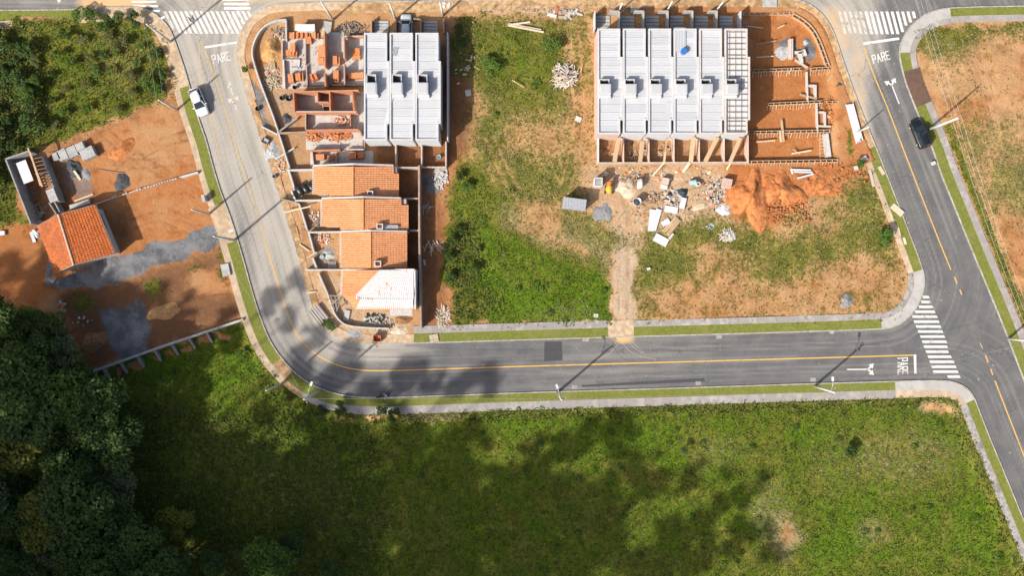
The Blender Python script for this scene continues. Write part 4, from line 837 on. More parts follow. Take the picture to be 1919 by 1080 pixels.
tile_patch(T1(668, 580, za - .06), T1(775, 580, za - .06), T1(668, 575.5, za + .13), T1(775, 575.5, za + .13), 'roof_tiles', M['tile'], root, .27, .5, .05, .02)
foot = [(T1(647, 506, za).x, e0.y), (T1(772, 506, za).x, e0.y), (T1(772, 573, za).x, T1(772, 573, za).y), (T1(672, 573, za).x, T1(672, 573, za).y), (T1(647, 550, za).x, T1(647, 550, za).y)]
MB().prism(foot, -.5, za - .08).build('wall', M['wall_beige'], root)
m = MB(); a = T1(643, 504, zh); b = T1(777, 504, zh); m.prism([(T1(643, 504, za).x, a.y), (b.x, a.y), (b.x, a.y - .2), (T1(643, 504, za).x, a.y - .2)], -.3, [za + .3, zh + .3, zh + .3, za + .3]); m.build('party_wall', M['parapet_raw'], root)
m = MB(); p = T1(776.5, 506, zh); q = T1(776.5, 580, za); m.prism([(p.x, p.y), (p.x + .18, p.y), (q.x + .25, q.y), (q.x + .07, q.y)], -.3, [zh + .15, zh + .15, za + .1, za + .1]); m.build('verge_wall', M['wall_white'], root)
p = T1(752, 586, 2.8); MB().box((p.x, p.y, 2.7), (3.2, .95, .14)).build('porch_slab', M['pale'], root)
n_e = 20
m = MB()
for i in range(n_e):
    f = (i + .5) / n_e; q = e0.lerp(e1, f); m.box((q.x - .08, q.y, q.z + .02), (.28, .13, .08))
o = m.build('eave_ends', M['parapet_raw'], root); o['kind'] = 'stuff'
# long boundary wall behind the tiled row and its cross walls
wall_line([(785.5, 310), (786, 450), (789, 616)], 2.2, .26, 'boundary_wall', 'wall_brown', 'long brown boundary wall behind the orange tiled row', 'wall')
for k, (y, x0, x1, lab) in enumerate(((314, 740, 784, 'above the first'), (372, 757, 784, 'between first and second'), (432, 768, 784, 'between second and third'))):
    wall_line([(x0, y), (x1, y)], 2.0, .2, 'cross_wall', 'wall_beige', f'short back yard wall {lab} tiled house', 'wall', 'back yard walls of the tiled row')
# front walls along the street, following its bend
FW = [(536, 36), (524, 37), (512, 40.5), (500, 46), (490, 54), (481, 67), (474, 84), (472, 98), (474, 112), (484, 144), (498, 182), (510, 212), (521, 245)]
wall_line(chaikin(FW, 1), .9, .2, 'front_wall', 'pale', 'pale curved front wall around the brick shells at the street corner', 'wall')
wall_line([(521, 246), (532, 281), (543, 316)], .9, .22, 'front_wall', 'pale', 'pale straight front wall beside the grey stone dust heap', 'wall')
wall_line([(541, 319), (549, 345), (552, 356)], .9, .26, 'front_wall', 'pale', 'short pale front wall stub above the black tanks', 'wall'); wall_line([(546, 358), (553, 373)], .9, .22, 'front_wall', 'wall_white', 'white front wall stub left of the black tanks', 'wall')
wall_line([(560, 381), (568, 405), (576, 432)], .9, .2, 'front_wall', 'pale', 'thin pale front wall of the second tiled house', 'wall'); wall_line([(579, 437), (589, 475)], .9, .22, 'front_wall', 'pale', 'pale front wall of the third tiled house, upper piece', 'wall'); wall_line([(586, 484), (594, 504)], .9, .26, 'front_wall', 'wall_white', 'white front wall of the third tiled house, lower piece', 'wall')
wall_line(chaikin([(597, 512), (606, 533), (615, 553), (624, 582), (632, 597), (643, 607), (656, 612), (690, 615), (729, 616)], 1), .9, .2, 'front_wall', 'pale', 'pale curved front wall around the yard of the corner house', 'wall')
for k, (p, q, lab) in enumerate((((538, 319), (588, 317.5), 'above the first tiled house'), ((553, 376), (603, 375), 'between the first and second tiled houses'), ((577, 435.5), (640, 434.5), 'between the second and third tiled houses'), ((572, 506), (642, 506), 'above the corner house'))):
    wall_line([p, q], 1.2, .22, 'garden_wall', 'pale', f'pale front garden wall {lab}', 'wall', 'front garden walls of the tiled row')
wall_line([(528, 373), (545, 377), (560, 381)], 1.0, .15, 'garden_wall', 'wall_grey', 'thin grey slanting wall from the street to the second front garden', 'wall'); wall_line([(489, 236), (520, 252)], .7, .2, 'garden_wall', 'pale', 'pale slanting wall stub reaching to the street by the dust heap', 'wall'); wall_line([(521, 296), (552, 277)], .5, .2, 'garden_wall', 'pale', 'pale slanting concrete strip crossing the front wall', 'wall')
wall_line([(524, 246), (557, 221)], .8, .24, 'garden_wall', 'wall_grey', 'grey slanting wall between dark gravel and lime patch', 'wall'); wall_line([(522, 249), (576, 247)], 1.2, .2, 'garden_wall', 'wall_brown', 'brown low wall below the lime patch', 'wall')
wall_line([(536, 36), (537, 76)], .9, .18, 'side_wall', 'pale', 'pale side wall dropping from the top of the curved front wall', 'wall')
# ------------------------------------------------------------ brick shells under construction
def shell(label, slabs, walls, loc, extra=None):
    root = thing('brick_shell', label, 'unfinished house', (W(*loc).x, W(*loc).y, 0), 'brick house shells under construction')
    for x0, y0, x1, y1, z in slabs: MB().prism([tuple(W(x0, y0, z)[:2]), tuple(W(x1, y0, z)[:2]), tuple(W(x1, y1, z)[:2]), tuple(W(x0, y1, z)[:2])], -.2, z).build('floor_slab', M['slab'], root)
    for w_ in walls:
        p, q, h, mt = w_[:4]; wall_line([p, q], h, w_[4] if len(w_) > 4 else .17, 'brick_wall', mt, '', parent=root)
    return root
b_, bd = 'brick', 'brick_dark'
shell('upper brick shell with stacked bricks on its pale floor slab', [(530, 72, 572, 165, .25), (572.6, 72, 609, 165, .27), (609.6, 60, 645, 158, .26), (645.6, 67, 682, 158, .25)],
      [((529, 75), (529, 110), .9, 'wall_beige'), ((531.5, 112), (534, 165), .9, 'pale'), ((573, 71), (573, 120), .8, bd), ((574.5, 122), (576, 162), .8, bd), ((608, 57), (609, 124), 2.3, b_, .2), ((609, 136), (610, 160), 2.3, b_, .2), ((644.5, 68), (645, 108), 2.2, b_, .18), ((645.3, 122), (646, 157), 2.0, bd, .18), ((645, 67.5), (682, 67), 1.2, b_, .18), ((533, 112), (562, 112), .6, 'pale'), ((545, 127), (564, 127), .5, 'pale'), ((560, 128), (562, 112.5), .5, 'pale'), ((622, 159), (682, 159), .8, bd), ((568, 160.5), (605, 160.5), .5, bd)], (600, 115))
shell('middle brick shell with full height walls and a dark square shaft', [(551, 172, 668, 209, .25), (668.5, 172, 684, 262, .22)],
      [((550, 172), (672, 169), 2.7, b_, .19), ((550, 172.5), (552, 209), 2.7, b_, .19), ((552, 209), (668, 209), 2.4, b_, .19), ((595, 173), (596, 190), 2.7, b_, .16), ((596, 191), (616, 191), 2.7, b_, .16), ((618, 172), (619, 207), 2.7, b_, .18), ((660, 172), (664, 208), 2.7, b_, .2), ((605, 192), (606, 208), 1.6, 'wall_beige', .1), ((607, 198), (617, 198), 1.6, 'wall_beige', .1)], (610, 190))
MB().prism([tuple(W(597, 175)[:2]), tuple(W(616, 175)[:2]), tuple(W(616, 190)[:2]), tuple(W(597, 190)[:2])], .26, .3)
shell('lower brick shell with loose bricks between low walls', [(572, 212, 668, 246, .24), (574, 248, 680, 280, .23), (582, 282, 700, 312, .22)],
      [((573, 211), (573, 243), 1.4, bd), ((656.5, 210), (657.5, 242), 1.3, bd), ((574, 244), (672, 242.5), 1.9, b_, .2), ((672, 243), (678, 252), 1.5, b_, .2), ((580, 282), (637, 280.5), 1.5, b_, .18), ((650, 280), (682, 280), 1.0, 'wall_beige', .18), ((585, 284), (588, 312), 1.0, 'wall_beige', .18), ((682, 215), (683, 280), .6, 'wall_beige', .1), ((630, 286), (632, 310), .8, bd, .1)], (620, 262))
def brick_stack(px, py, w, d, h, rot, label, z=.25, rough=0):
    p = W(px, py, z + h); root = thing('brick_stack', label, 'brick stack', (p.x, p.y, z), 'stacks of hollow clay bricks'); r = math.radians(rot); m = MB(); rows = max(2, int(w / .3)); lay_ = max(2, int(h / .2))
    for l in range(lay_):
        for i in range(rows):
            if l == lay_ - 1 and random.random() < .15 + rough: continue
            c = Vector(((i + .5) * w / rows - w / 2, random.uniform(-.02, .02) * (1 + 4 * rough), 0)); c.rotate(Matrix.Rotation(r, 3, 'Z').to_euler())
            m.box((p.x + c.x, p.y + c.y, z + (l + .5) * h / lay_), (w / rows * .95, d * random.uniform(.9, 1.0), h / lay_ * .97), r + random.uniform(-.02, .02) * (1 + 6 * rough))
    o = m.build('bricks', M['stack'], root); o['kind'] = 'stuff'
    MB().box((p.x, p.y, z + .01), (w * 1.04, d * 1.04, .1), r).build('pallet', M['wood_old'], root); return root
ST = [(548.5, 88, .75, 1.3, 1.0, 0, 'tall brick stack on the white upper left slab, back one'), (541, 98, .8, .9, .8, 3, 'squarish brick stack on the white upper left slab, front left'), (552, 98, .7, 1.0, .8, -4, 'brick stack on the white upper left slab, front right'), (578.5, 74.5, .8, 1.1, .5, 8, 'shallow brick tray at the top of the second slab'), (602, 94, 1.0, 1.7, 1.2, -3, 'large brick stack against the tall brick wall'), (601, 113, .9, .9, .9, 4, 'low brick stack with white bags below the large stack'), (630, 112, 1.0, 1.25, 1.1, 0, 'neat brick stack standing in the third room of the upper shell'), (629, 139, .9, 1.3, 1.1, 0, 'neat brick stack near the bottom wall of the third room'), (628, 148, .95, .75, .8, 6, 'small brick stack touching the neat stack near the bottom wall'), (588, 143, .95, 1.0, 1.0, 22, 'turned brick stack with a dark gap in the second room'), (545, 146, .75, 1.3, .9, 8, 'brick stack with pale edge in the first room, left'), (561, 143, 1.1, 1.1, .7, 5, 'opened brick stack in the first room, right'), (667, 141, 2.2, .85, .9, 4, 'long brick stack beside the white roof'), (666, 96, 1.3, .95, .7, 5, 'tumbled brick stack in the fourth room'), (668, 107, 1.2, .6, .4, 0, 'low row of bricks below the tumbled stack'), (600, 294, 1.2, .8, .8, 3, 'pale brick stack in the lowest shell, left'), (619, 296, .8, .7, .6, 10, 'brick stack with open rows in the lowest shell'), (661, 291, 1.0, 1.0, .9, 2, 'brick stack in the lowest shell, right of the doorway'), (676, 291, .9, .9, .7, 8, 'broken brick stack at the right end of the lowest shell')]
for s_ in ST: brick_stack(s_[0], s_[1], s_[2], s_[3], s_[4], s_[5], s_[6], .27, .5 if 'tumbled' in s_[6] or 'opened' in s_[6] or 'broken' in s_[6] else 0)
for k, (x0, x1, y, lab) in enumerate(((441, 460, 0, ''),)): pass
for (px, py, w, d, lab) in ((545, 66, 1.1, .95, 'row of bricks beside the pale side wall, left'), (566, 65, 2.3, .95, 'long row of bricks below the white caravan roof'), (590, 66, 1.0, .9, 'row of bricks next to the striped pallet')): brick_stack(px, py, w, d, .5, 0, lab, .1)
def rubble(name, label, cat, px, py, rx, ry, n, mat, size, z=.1, flat_=.4, hmax=.5, rot=0, long=1.0, seed=0, zat=None):
    rnd = random.Random(seed + int(px * 7 + py)); p = W(px, py, z); m = MB(); g0 = zat if zat is not None else gzlow(p.x, p.y)
    for i in range(n):
        a = rnd.uniform(0, 6.283); r = math.sqrt(rnd.random()); dx, dy = r * math.cos(a) * rx, r * math.sin(a) * ry; c, s = math.cos(rot), math.sin(rot)
        x, y = p.x + dx * c - dy * s, p.y + dx * s + dy * c; h = hmax * (1 - r) * rnd.uniform(.3, 1); sz = size * rnd.uniform(.5, 1.5)
        m.box((x, y, g0 + h + sz * .2), (sz * long * rnd.uniform(.6, 1.3), sz * rnd.uniform(.3, .8), sz * flat_ * rnd.uniform(.4, 1)), rnd.uniform(0, 3.14), (rnd.uniform(-.3, .3), rnd.uniform(-.3, .3)))
        m.m[-6:] = [rnd.randrange(len(mat) if isinstance(mat, list) else 1)] * 6
    root = thing(name, label, cat, (p.x, p.y, g0)); o = m.build('pieces', mat, root); o['kind'] = 'stuff'; return root
rubble('brick_heap', 'heap of loose orange bricks in front of the low brick wall, left part', 'brick heap', 592, 256, 1.4, .75, 110, [M['stack']], .26, .25, .6, .5, seed=1, zat=.25); rubble('brick_heap', 'heap of loose orange bricks in front of the low brick wall, right part', 'brick heap', 633, 256, 2.1, .75, 170, [M['stack']], .26, .25, .6, .5, seed=2, zat=.25)
rubble('brick_heap', 'oval heap of broken bricks on the lower shell slab', 'brick heap', 640, 227, 1.15, .7, 90, [M['stack'], M['stack'], M['pale']], .25, .25, .6, .5, seed=3, zat=.25); rubble('brick_heap', 'small brick scatter beside the lime patch', 'brick heap', 561, 217, .6, .25, 26, [M['stack']], .22, .25, .6, .2, seed=4)
# ------------------------------------------------------------ left lots
def rot_rect(c, w, d, r): return [(c[0] + dx * math.cos(r) - dy * math.sin(r), c[1] + dx * math.sin(r) + dy * math.cos(r)) for dx, dy in ((-w / 2, -d / 2), (w / 2, -d / 2), (w / 2, d / 2), (-w / 2, d / 2))]
ze, zr = 2.9, 4.4
A0, A1 = W(70, 424, ze), W(104, 512, ze); R0, R1 = W(110, 402, zr), W(139, 497, zr); B0, B1 = W(178, 384, ze), W(215.5, 476, ze)
root = thing('tiled_house', 'detached house with a dark orange two slope roof beside the gravel drive', 'house', (W(143, 448).x, W(143, 448).y, 0))
tile_patch(A0, A1, R0, R1, 'roof_tiles', M['tile_tree_shade'], root, .27, .4, .045, .03); tile_patch(B0, B1, R0, R1, 'roof_tiles', M['tile_dark'], root, .28, .4, .05, .05)
m = MB(); m.tube([R0 + Vector((0, 0, .06)), R0.lerp(R1, .5) + Vector((0, 0, .06)), R1 + Vector((0, 0, .06))], .14, 8); m.build('ridge_cap', M['ridge'], root)
ctr = (A0 + A1 + B0 + B1) / 4; foot = [tuple((p.lerp(ctr, .09))[:2]) for p in (A0, B0, B1, A1)]; MB().prism(foot, -.3, ze - .05).build('wall', M['pale'], root)
for p, q in ((A0, R0), (R0, B0), (A1, R1), (R1, B1)): m = MB(); m.bar(p + Vector((0, 0, .03)), q + Vector((0, 0, .03)), .12, .1); m.build('verge_board', M['wood_old'], root)
m = MB(); m.bar(B0 + Vector((.08, 0, -.03)), B1 + Vector((.08, 0, -.03)), .16, .12); m.build('gutter', M['wood_old'], root)
p = W(192, 415, 2.2); MB().prism(rot_rect((p.x, p.y), .7, 2.4, math.radians(22)), 2.0, 2.14).build('side_canopy', M['pale'], root)
# block house shell behind it
root = thing('block_shell', 'roofless grey block building shell with timber beams at the left edge', 'unfinished house', (W(60, 350).x, W(60, 350).y, 0))
for p, q, h, th in (((11, 299), (58, 420), 2.6, .2), ((11, 298), (54, 283), 2.6, .2), ((78, 292), (110, 378), 1.8, .18), ((58, 420), (76, 414), 1.2, .2), ((92, 380), (106, 402), 1.5, .15), ((102, 378), (112, 397), 1.5, .15)): wall_line([p, q], h, th, 'block_wall', 'wall_grey', '', parent=root)
p = W(46, 322, 2.0); MB().prism(rot_rect((p.x, p.y), 1.5, 3.2, math.radians(21)), 1.85, 1.95).build('roof_panel', M['white_plain'], root)
p = W(97, 366, 2.0); MB().prism(rot_rect((p.x, p.y), 1.2, 1.9, math.radians(21)), 1.7, 1.95).build('beam_slab', M['concrete'], root)
for p, q in (((53, 277), (80, 350)), ((57, 285), (77, 348))): m = MB(); m.bar(W(*p, 2.7), W(*q, 2.6), .22, .16); m.build('timber_beam', M['wood'], root)
for k in range(6): m = MB(); m.bar(W(76 + 2.2 * k, 328 + 5.2 * k, 2.0), W(92 + 2.0 * k, 322 + 5.2 * k, 1.9), .1, .08); m.build('cross_joist', M['wood'] if k % 2 else M['wood_old'], root)
for k in range(5): m = MB(); m.bar(W(62 + 1.0 * k, 298 + 7.2 * k, 1.6), W(80 + 2.2 * k, 294 + 7.0 * k, 1.6), .07, .07); m.build('cross_joist', M['wood_old'], root)
for k in range(6): m = MB(); m.bar(W(50 + 1.5 * k, 354 + 4.5 * k, .5), W(68 + 1.0 * k, 350 + 4.5 * k, .5), .1, .1); m.build('floor_joist', M['wood_old'], root)
rubble('scrap_heap', 'boards and rubble inside the grey block shell', 'scrap', 72, 395, 1.2, 1.2, 40, [M['wood_old'], M['wood'], M['concrete']], .4, flat_=.2, hmax=.2, long=2.0, seed=9)
solo(MB().box((W(90, 388).x, W(90, 388).y, .35), (.5, .7, .7), .4), 'plastic_drum', M['blue'], 'dark blue box with white lid inside the grey block shell', 'box') if False else None
def heap(name, label, px, py, rx, ry, h, mat, rot=0, seed=1, cat='heap', jag=.25, peaks=None, sub=.12):
    p = W(px, py, 0); g0 = gzlow(p.x, p.y) - sub; rnd = np.random.RandomState(seed); n, rgs = 56, 18; vs = [(0, 0, 1)]; fs = []
    ph = rnd.rand(4) * 6.28
    for j in range(1, rgs + 1):
        for i in range(n):
            a = 6.28318 * i / n; t_ = j / rgs; e = 1 + jag * (math.sin(2 * a + ph[0]) * .4 + math.sin(3 * a + ph[1]) * .35 + math.sin(5 * a + ph[2]) * .25)
            z = (1 - t_) ** 1.15 * (1 - .25 * (1 - t_)) * 1.25 + .42 * (fbm(np.array([math.cos(a) * t_ * 3.2 + 50.]), np.array([math.sin(a) * t_ * 3.2 + seed]), seed, 4)[0] - .5) * min(1, 3 * (1 - t_))
            vs.append((math.cos(a) * t_ * e, math.sin(a) * t_ * e, max(0, z)))
    for i in range(n): fs.append((0, 1 + i, 1 + (i + 1) % n))
    for j in range(rgs - 1):
        for i in range(n): fs.append((1 + j * n + i, 1 + (j + 1) * n + i, 1 + (j + 1) * n + (i + 1) % n, 1 + j * n + (i + 1) % n))
    c, s = math.cos(rot), math.sin(rot); m = MB(); m.add([(p.x + x * rx * c - y * ry * s, p.y + x * rx * s + y * ry * c, g0 + z * h + .0) for x, y, z in vs], fs)
    return solo(m, name, M[mat], label, cat, None, True, (p.x, p.y, g0))
for k, (x, y, w, d, r, lab) in enumerate(((105, 293, 1.0, 1.1, 22, 'leaning grey block stack at the far left of the five'), (117, 290, 1.35, 1.6, 25, 'grey block stack left of centre among the five'), (135, 284, 1.35, 1.6, 25, 'middle grey block stack of the five'), (150, 275, 1.2, 1.2, 25, 'topmost grey block stack of the five'), (164, 287, 2.0, 1.6, 25, 'largest grey block stack of the five, right'))):
    p = W(x, y, 1.0); root = thing('block_stack', lab, 'block stack', (p.x, p.y, .1), 'pallets of grey concrete blocks'); n = int(w / .2); r_ = math.radians(r)
    m = MB()
    for l in range(4):
        for i in range(n):
            dx = (i + .5) * w / n - w / 2; m.box((p.x + dx * math.cos(r_), p.y + dx * math.sin(r_), .2 + l * .21 + .1), (w / n * .9, d * random.uniform(.94, 1), .195), r_)
    o = m.build('blocks', M['concrete'], root); o['kind'] = 'stuff'
heap('gravel_heap', 'round dark gravel heap below the grey block stacks', 140, 315, 1.45, 1.5, .8, 'gravel_dark', 0, 2); heap('gravel_heap', 'flattened grey gravel heap right of the round dark heap', 163, 326, 1.0, 1.3, .35, 'gravel', .3, 3)
heap('gravel_heap', 'dark gravel heap against the low white block wall', 230, 342, 1.6, 1.5, .6, 'gravel_dark', .4, 4); plank((139, 320), (151, 337), .3, .6, .15, 'thick plank leaning on the round dark gravel heap', 'loose boards', 'wood_pale')
plank((140, 377), (175, 364), .2, .25, .2, 'pale board lying above the dark orange roof', 'loose boards', 'wood_pale'); plank((232, 325), (186, 318), .08, .2, .2, 'thin stick on the ground by the second gravel heap', 'loose boards', 'wood_old')
heap('soil_heap', 'orange soil heap carved by tyre ruts', 230, 280, 2.8, 1.6, .7, 'clay', .6, 5)
root = thing('low_wall', 'low white dotted block wall crossing the orange lot', 'wall', (W(265, 355).x, W(265, 355).y, 0))
wall_line([(180, 382), (300, 342), (372, 322)], .35, .14, 'footing', 'wall_beige', '', parent=root)
for k in range(26):
    f = k / 25; x = 212 + (340 - 212) * f; y = 369.5 - (369.5 - 332) * f
    if random.random() < .8: p = W(x, y, .5); MB().box((p.x, p.y, .46), (.3 * random.uniform(.5, 1.1), .16, .22), .3).build('block', M['pale'], root)
wall_line([(340, 332), (371, 323)], .6, .3, 'block_run', 'pale', '', parent=root)
p = W(150, 383, .4); solo(MB().box((p.x, p.y, .3), (3.0, .6, .5), .3), 'concrete_beam', M['concrete'], 'grey concrete beam lying above the dark orange roof', 'beam')
# retaining wall with buttresses
root = thing('retaining_wall', 'long grey retaining wall with buttresses between brown lot and meadow', 'retaining wall', (W(303, 652).x, W(303, 652).y, -1))
wall_line([(150, 705), (303, 650), (456, 599)], .5, .32, 'coping', 'concrete', '', parent=root, z0=-2)
for k in range(8):
    x = 160 + 32.3 * k; y = 703.5 - 11.6 * k; a = W(x, y, .3); b = W(x + 10, y + 23, -.6); m = MB(); d = Vector((.32, -.95, 0)); s_ = Vector((.95, .32, 0)) * .14
    q = [a + s_, a - s_, a - s_ + d * 1.75, a + s_ + d * 1.75]; m.prism([(v.x, v.y) for v in q], -1.6, [.3, .3, -.75, -.75]); m.build('buttress', M['wall_grey'], root)
heap('soil_heap', 'oblong brown soil heap near the woods on the brown lot', 174, 640, 2.5, 1.5, .9, 'soil', .35, 6); heap('soil_heap', 'long smooth brown sand heap on the brown lot', 305, 585, 3.0, 1.5, .8, 'sand_brown', .2, 7); heap('gravel_heap', 'grey stone heap in the middle of the brown lot', 256, 635, 1.3, 1.6, .7, 'gravel', .1, 8)
rubble('rubble_heap', 'pale broken tiles dumped at the edge of the woods', 'rubble', 108, 578, 1.1, 1.2, 60, [M['pale'], M['wall_beige'], M['stack']], .3, flat_=.3, hmax=.2, seed=12); rubble('rubble_heap', 'few pale blocks scattered left on the brown lot', 'rubble', 150, 603, 1.6, .7, 9, [M['pale'], M['white_plain']], .3, flat_=.5, hmax=.02, seed=13)
p = W(423, 506, .4); solo(MB().prism(rot_rect((p.x, p.y), 1.15, 1.75, math.radians(12)), .02, .42), 'concrete_cover', M['concrete'], 'grey concrete chamber cover beside the left pavement', 'cover')
root = thing('meter_post', 'concrete meter post with bracket beside the left street', 'meter post', (W(383, 372).x, W(383, 372).y, .05)); p = W(383, 372, 1.0); MB().box((p.x, p.y, .6), (.35, .9, 1.2), .2).build('cabinet', M['pale'], root); MB().box((p.x - .05, p.y, 1.24), (.45, 1.0, .08), .2).build('cap', M['concrete'], root)
for (x, y, lab) in ((66, 440, 'white sheet scraps beside the detached dark orange roof'),): rubble('scrap_sheets', lab, 'scrap', x, y, .6, .4, 7, [M['white_plain']], .6, flat_=.05, hmax=.2, long=1.6, seed=14)
p = W(4, 437, .3); solo(MB().box((p.x, p.y, .25), (.9, .6, .35), .1), 'white_crate', M['white_plain'], 'white crate cut by the left picture edge', 'crate')
# ------------------------------------------------------------ items around the row sites on the left block
def pile_sticks(label, px, py, rx, ry, n, L, mats, seed, h=.5, name='timber_pile', cat='timber pile', w=.09):
    rnd = random.Random(seed); p = W(px, py); g0 = gzlow(p.x, p.y); root = thing(name, label, cat, (p.x, p.y, g0)); m = MB()
    for i in range(n):
        a = rnd.uniform(0, 6.28); r = math.sqrt(rnd.random()); x, y = p.x + r * rx * math.cos(a), p.y + r * ry * math.sin(a); z = g0 + .05 + h * (1 - r) * rnd.uniform(.4, 1); t_ = rnd.uniform(0, 3.14); l = L * rnd.uniform(.4, 1.2) / 2
        m.bar((x - l * math.cos(t_), y - l * math.sin(t_), z), (x + l * math.cos(t_), y + l * math.sin(t_), z + rnd.uniform(-.15, .15)), w * rnd.uniform(.6, 1.4), .06); m.m[-6:] = [rnd.randrange(len(mats))] * 6
    o = m.build('sticks', mats, root); o['kind'] = 'stuff'; return root
WD = [M['wood'], M['wood_pale'], M['wood_old']]
pile_sticks('pile of pale offcuts inside the curved front wall, upper', 523, 63, 1.3, .9, 60, .9, WD, 1); pile_sticks('pile of yellowish timber offcuts left of the brick shells', 512, 156, 1.4, 1.0, 90, .9, [M['wood_pale'], M['wood_pale'], M['wood']], 2); heap('sand_heap', 'tall brown sand heap inside the curved front wall', 511, 95, 1.75, 2.2, 1.2, 'sand_brown', .1, 9)
pile_sticks('tangled grey brushwood and boards above the white rooftops', 660, 57, 2.4, 1.1, 90, 1.3, [M['wood_old'], M['wood'], M['wood_old']], 3, .6); pile_sticks('scattered planks and bricks by the street above the black tanks', 525, 355, .9, 1.5, 70, .9, WD, 4, .3); pile_sticks('dark poles in the yard of the second tiled house', 590, 420, 1.5, .6, 18, 2.2, [M['wood_old']], 5, .3)
pile_sticks('brushwood heap in the strip behind the tiled row, lower end', 832, 595, .9, 1.5, 70, 1.3, [M['wood_pale'], M['wood_old'], M['wood_pale']], 6, .5, 'brushwood_heap', 'brushwood'); pile_sticks('pale sticks in the strip behind the second tiled house', 800, 390, .9, .8, 22, 1.2, [M['wood_pale'], M['wood_old']], 7, .2, 'brushwood_heap', 'brushwood'); pile_sticks('bleached branches behind the third tiled house', 812, 467, 1.6, .9, 16, 1.6, [M['wood_pale']], 8, .4, 'brushwood_heap', 'brushwood')
pile_sticks('white plank heap standing in the grass of the middle lot', 1058, 143, 1.75, 1.75, 140, 1.4, [M['pale'], M['wood_pale'], M['wall_beige'], M['wood_old']], 9, .9, 'plank_heap', 'plank heap', .14)
heap('stone_dust_heap', 'grey stone dust heap spilling over the kerb by the curved wall', 462, 158, 1.2, 2.0, .55, 'gravel_blue', .2, 11); rubble('rubble_heap', 'mixed broken brick and concrete rubble on the verge', 'rubble', 478, 190, 1.3, 1.6, 110, [M['pale'], M['stack'], M['gravel_blue'], M['dark']], .28, flat_=.5, hmax=.3, seed=21); heap('stone_dust_heap', 'pale grey stone dust heap outside the straight front wall', 511, 285, 1.4, 1.9, .6, 'gravel_blue', .3, 12); heap('gravel_heap', 'dark gravel heap behind the grey slanting wall', 538, 222, 1.0, .9, .6, 'gravel_dark', 0, 13)
p = W(497, 264, .5); root = thing('mortar_box', 'grey open mortar box on the verge', 'box', (p.x, p.y, .1)); m = MB(); ring(m, rot_rect((p.x, p.y), 1.0, .8, -.5), .06, .1, .6); m.build('sides', M['wall_grey'], root); MB().prism(rot_rect((p.x, p.y), .86, .66, -.5), .12, .3).build('mortar', M['concrete'], root)
def bucket(px, py, r, h, mat, label, z=.15, cat='bucket', name='bucket'):
    p = W(px, py, z + h); root = thing(name, label, cat, (p.x, p.y, z)); m = MB(); n = 18
    vs = []; 
    for rr, zz in ((r * .85, z), (r, z + h), (r * .9, z + h), (r * .76, z + .06)):
        for k in range(n): a = 6.28318 * k / n; vs.append((p.x + rr * math.cos(a), p.y + rr * math.sin(a), zz))
    fs = [(j * n + k, j * n + (k + 1) % n, (j + 1) * n + (k + 1) % n, (j + 1) * n + k) for j in range(3) for k in range(n)] + [tuple(range(3 * n, 4 * n))]
    m.add(vs, fs); m.build('shell', M[mat], root, True); return root
bucket(528, 183, .32, .4, 'black', 'black rubber tub in the yard left of the middle brick shell'); bucket(541, 184, .42, .35, 'black', 'dark mortar tub beside the middle brick shell wall'); bucket(552, 163, .28, .4, 'dark', 'small dark bucket on the wall corner above the middle shell', .5); bucket(823, 294, .3, .5, 'blue_pale', 'pale blue drum in the bare back yard, right', .1, 'drum', 'plastic_drum'); bucket(483, 203, .35, .3, 'dark', 'dark bucket on the rubble by the street', .2)
bucket(514, 330, .3, .5, 'wall_grey', 'grey concrete pipe piece on the verge', .1, 'pipe', 'pipe_piece')
lab3 = ['leftmost', 'middle', 'rightmost']
for k in range(3):
    a = W(556 + 12 * k, 348 - 2 * k, .9); b = W(567 + 11 * k, 364 - 4 * k, .9); root = thing('water_tank', f'{lab3[k]} of the three black water tanks lying in the yard', 'water tank', (a.x, a.y, .1), 'black water tanks'); a.z = b.z = .72; d = (b - a)
    m = MB(); m.tube([a, a + d * .06, b - d * .06, b], [.42, .55, .55, .42], 18); m.build('tank_body', M['black'], root, True); m = MB(); m.tube([b, b + d.normalized() * .14], .2, 12); m.build('tank_lid', M['black'], root, True)
rubble('rubble_heap', 'broken bricks in the yard of the second tiled house', 'rubble', 590, 405, 1.0, .7, 50, [M['stack'], M['pale']], .28, flat_=.4, hmax=.2, seed=22); rubble('rubble_heap', 'pale broken brick rubble in the yard of the third tiled house', 'rubble', 602, 448, 1.7, .85, 120, [M['pale'], M['wall_salmon'], M['stack']], .26, flat_=.5, hmax=.3, seed=23); heap('stone_dust_heap', 'pale crushed stone heap in the shaded yard of the third tiled house', 616, 478, 1.3, 1.0, .5, 'gravel_blue', .5, 14); rubble('rubble_heap', 'orange brick scraps on the verge by the second front wall', 'rubble', 545, 415, .7, 1.4, 55, [M['stack'], M['wood'], M['pale']], .3, flat_=.3, hmax=.2, seed=24)
p = W(604, 482, .3); solo(MB().tube([(p.x, p.y, .1), (p.x, p.y, .5)], .32, 18), 'concrete_ring', M['concrete'], 'small round concrete ring in the yard of the third tiled house', 'ring')
m = MB(); p = W(623, 498, .3)
for k in range(8): m.bar((p.x - .55, p.y - .55 + k * .16, .25), (p.x + .55, p.y - .55 + k * .16, .25), .05, .05)
for k in range(6): m.bar((p.x - .5 + k * .2, p.y - .6, .3), (p.x - .5 + k * .2, p.y + .6, .3), .04, .04)
solo(m, 'wire_mesh', M['steel'], 'steel mesh panel lying in the shaded yard above the corner house', 'mesh')
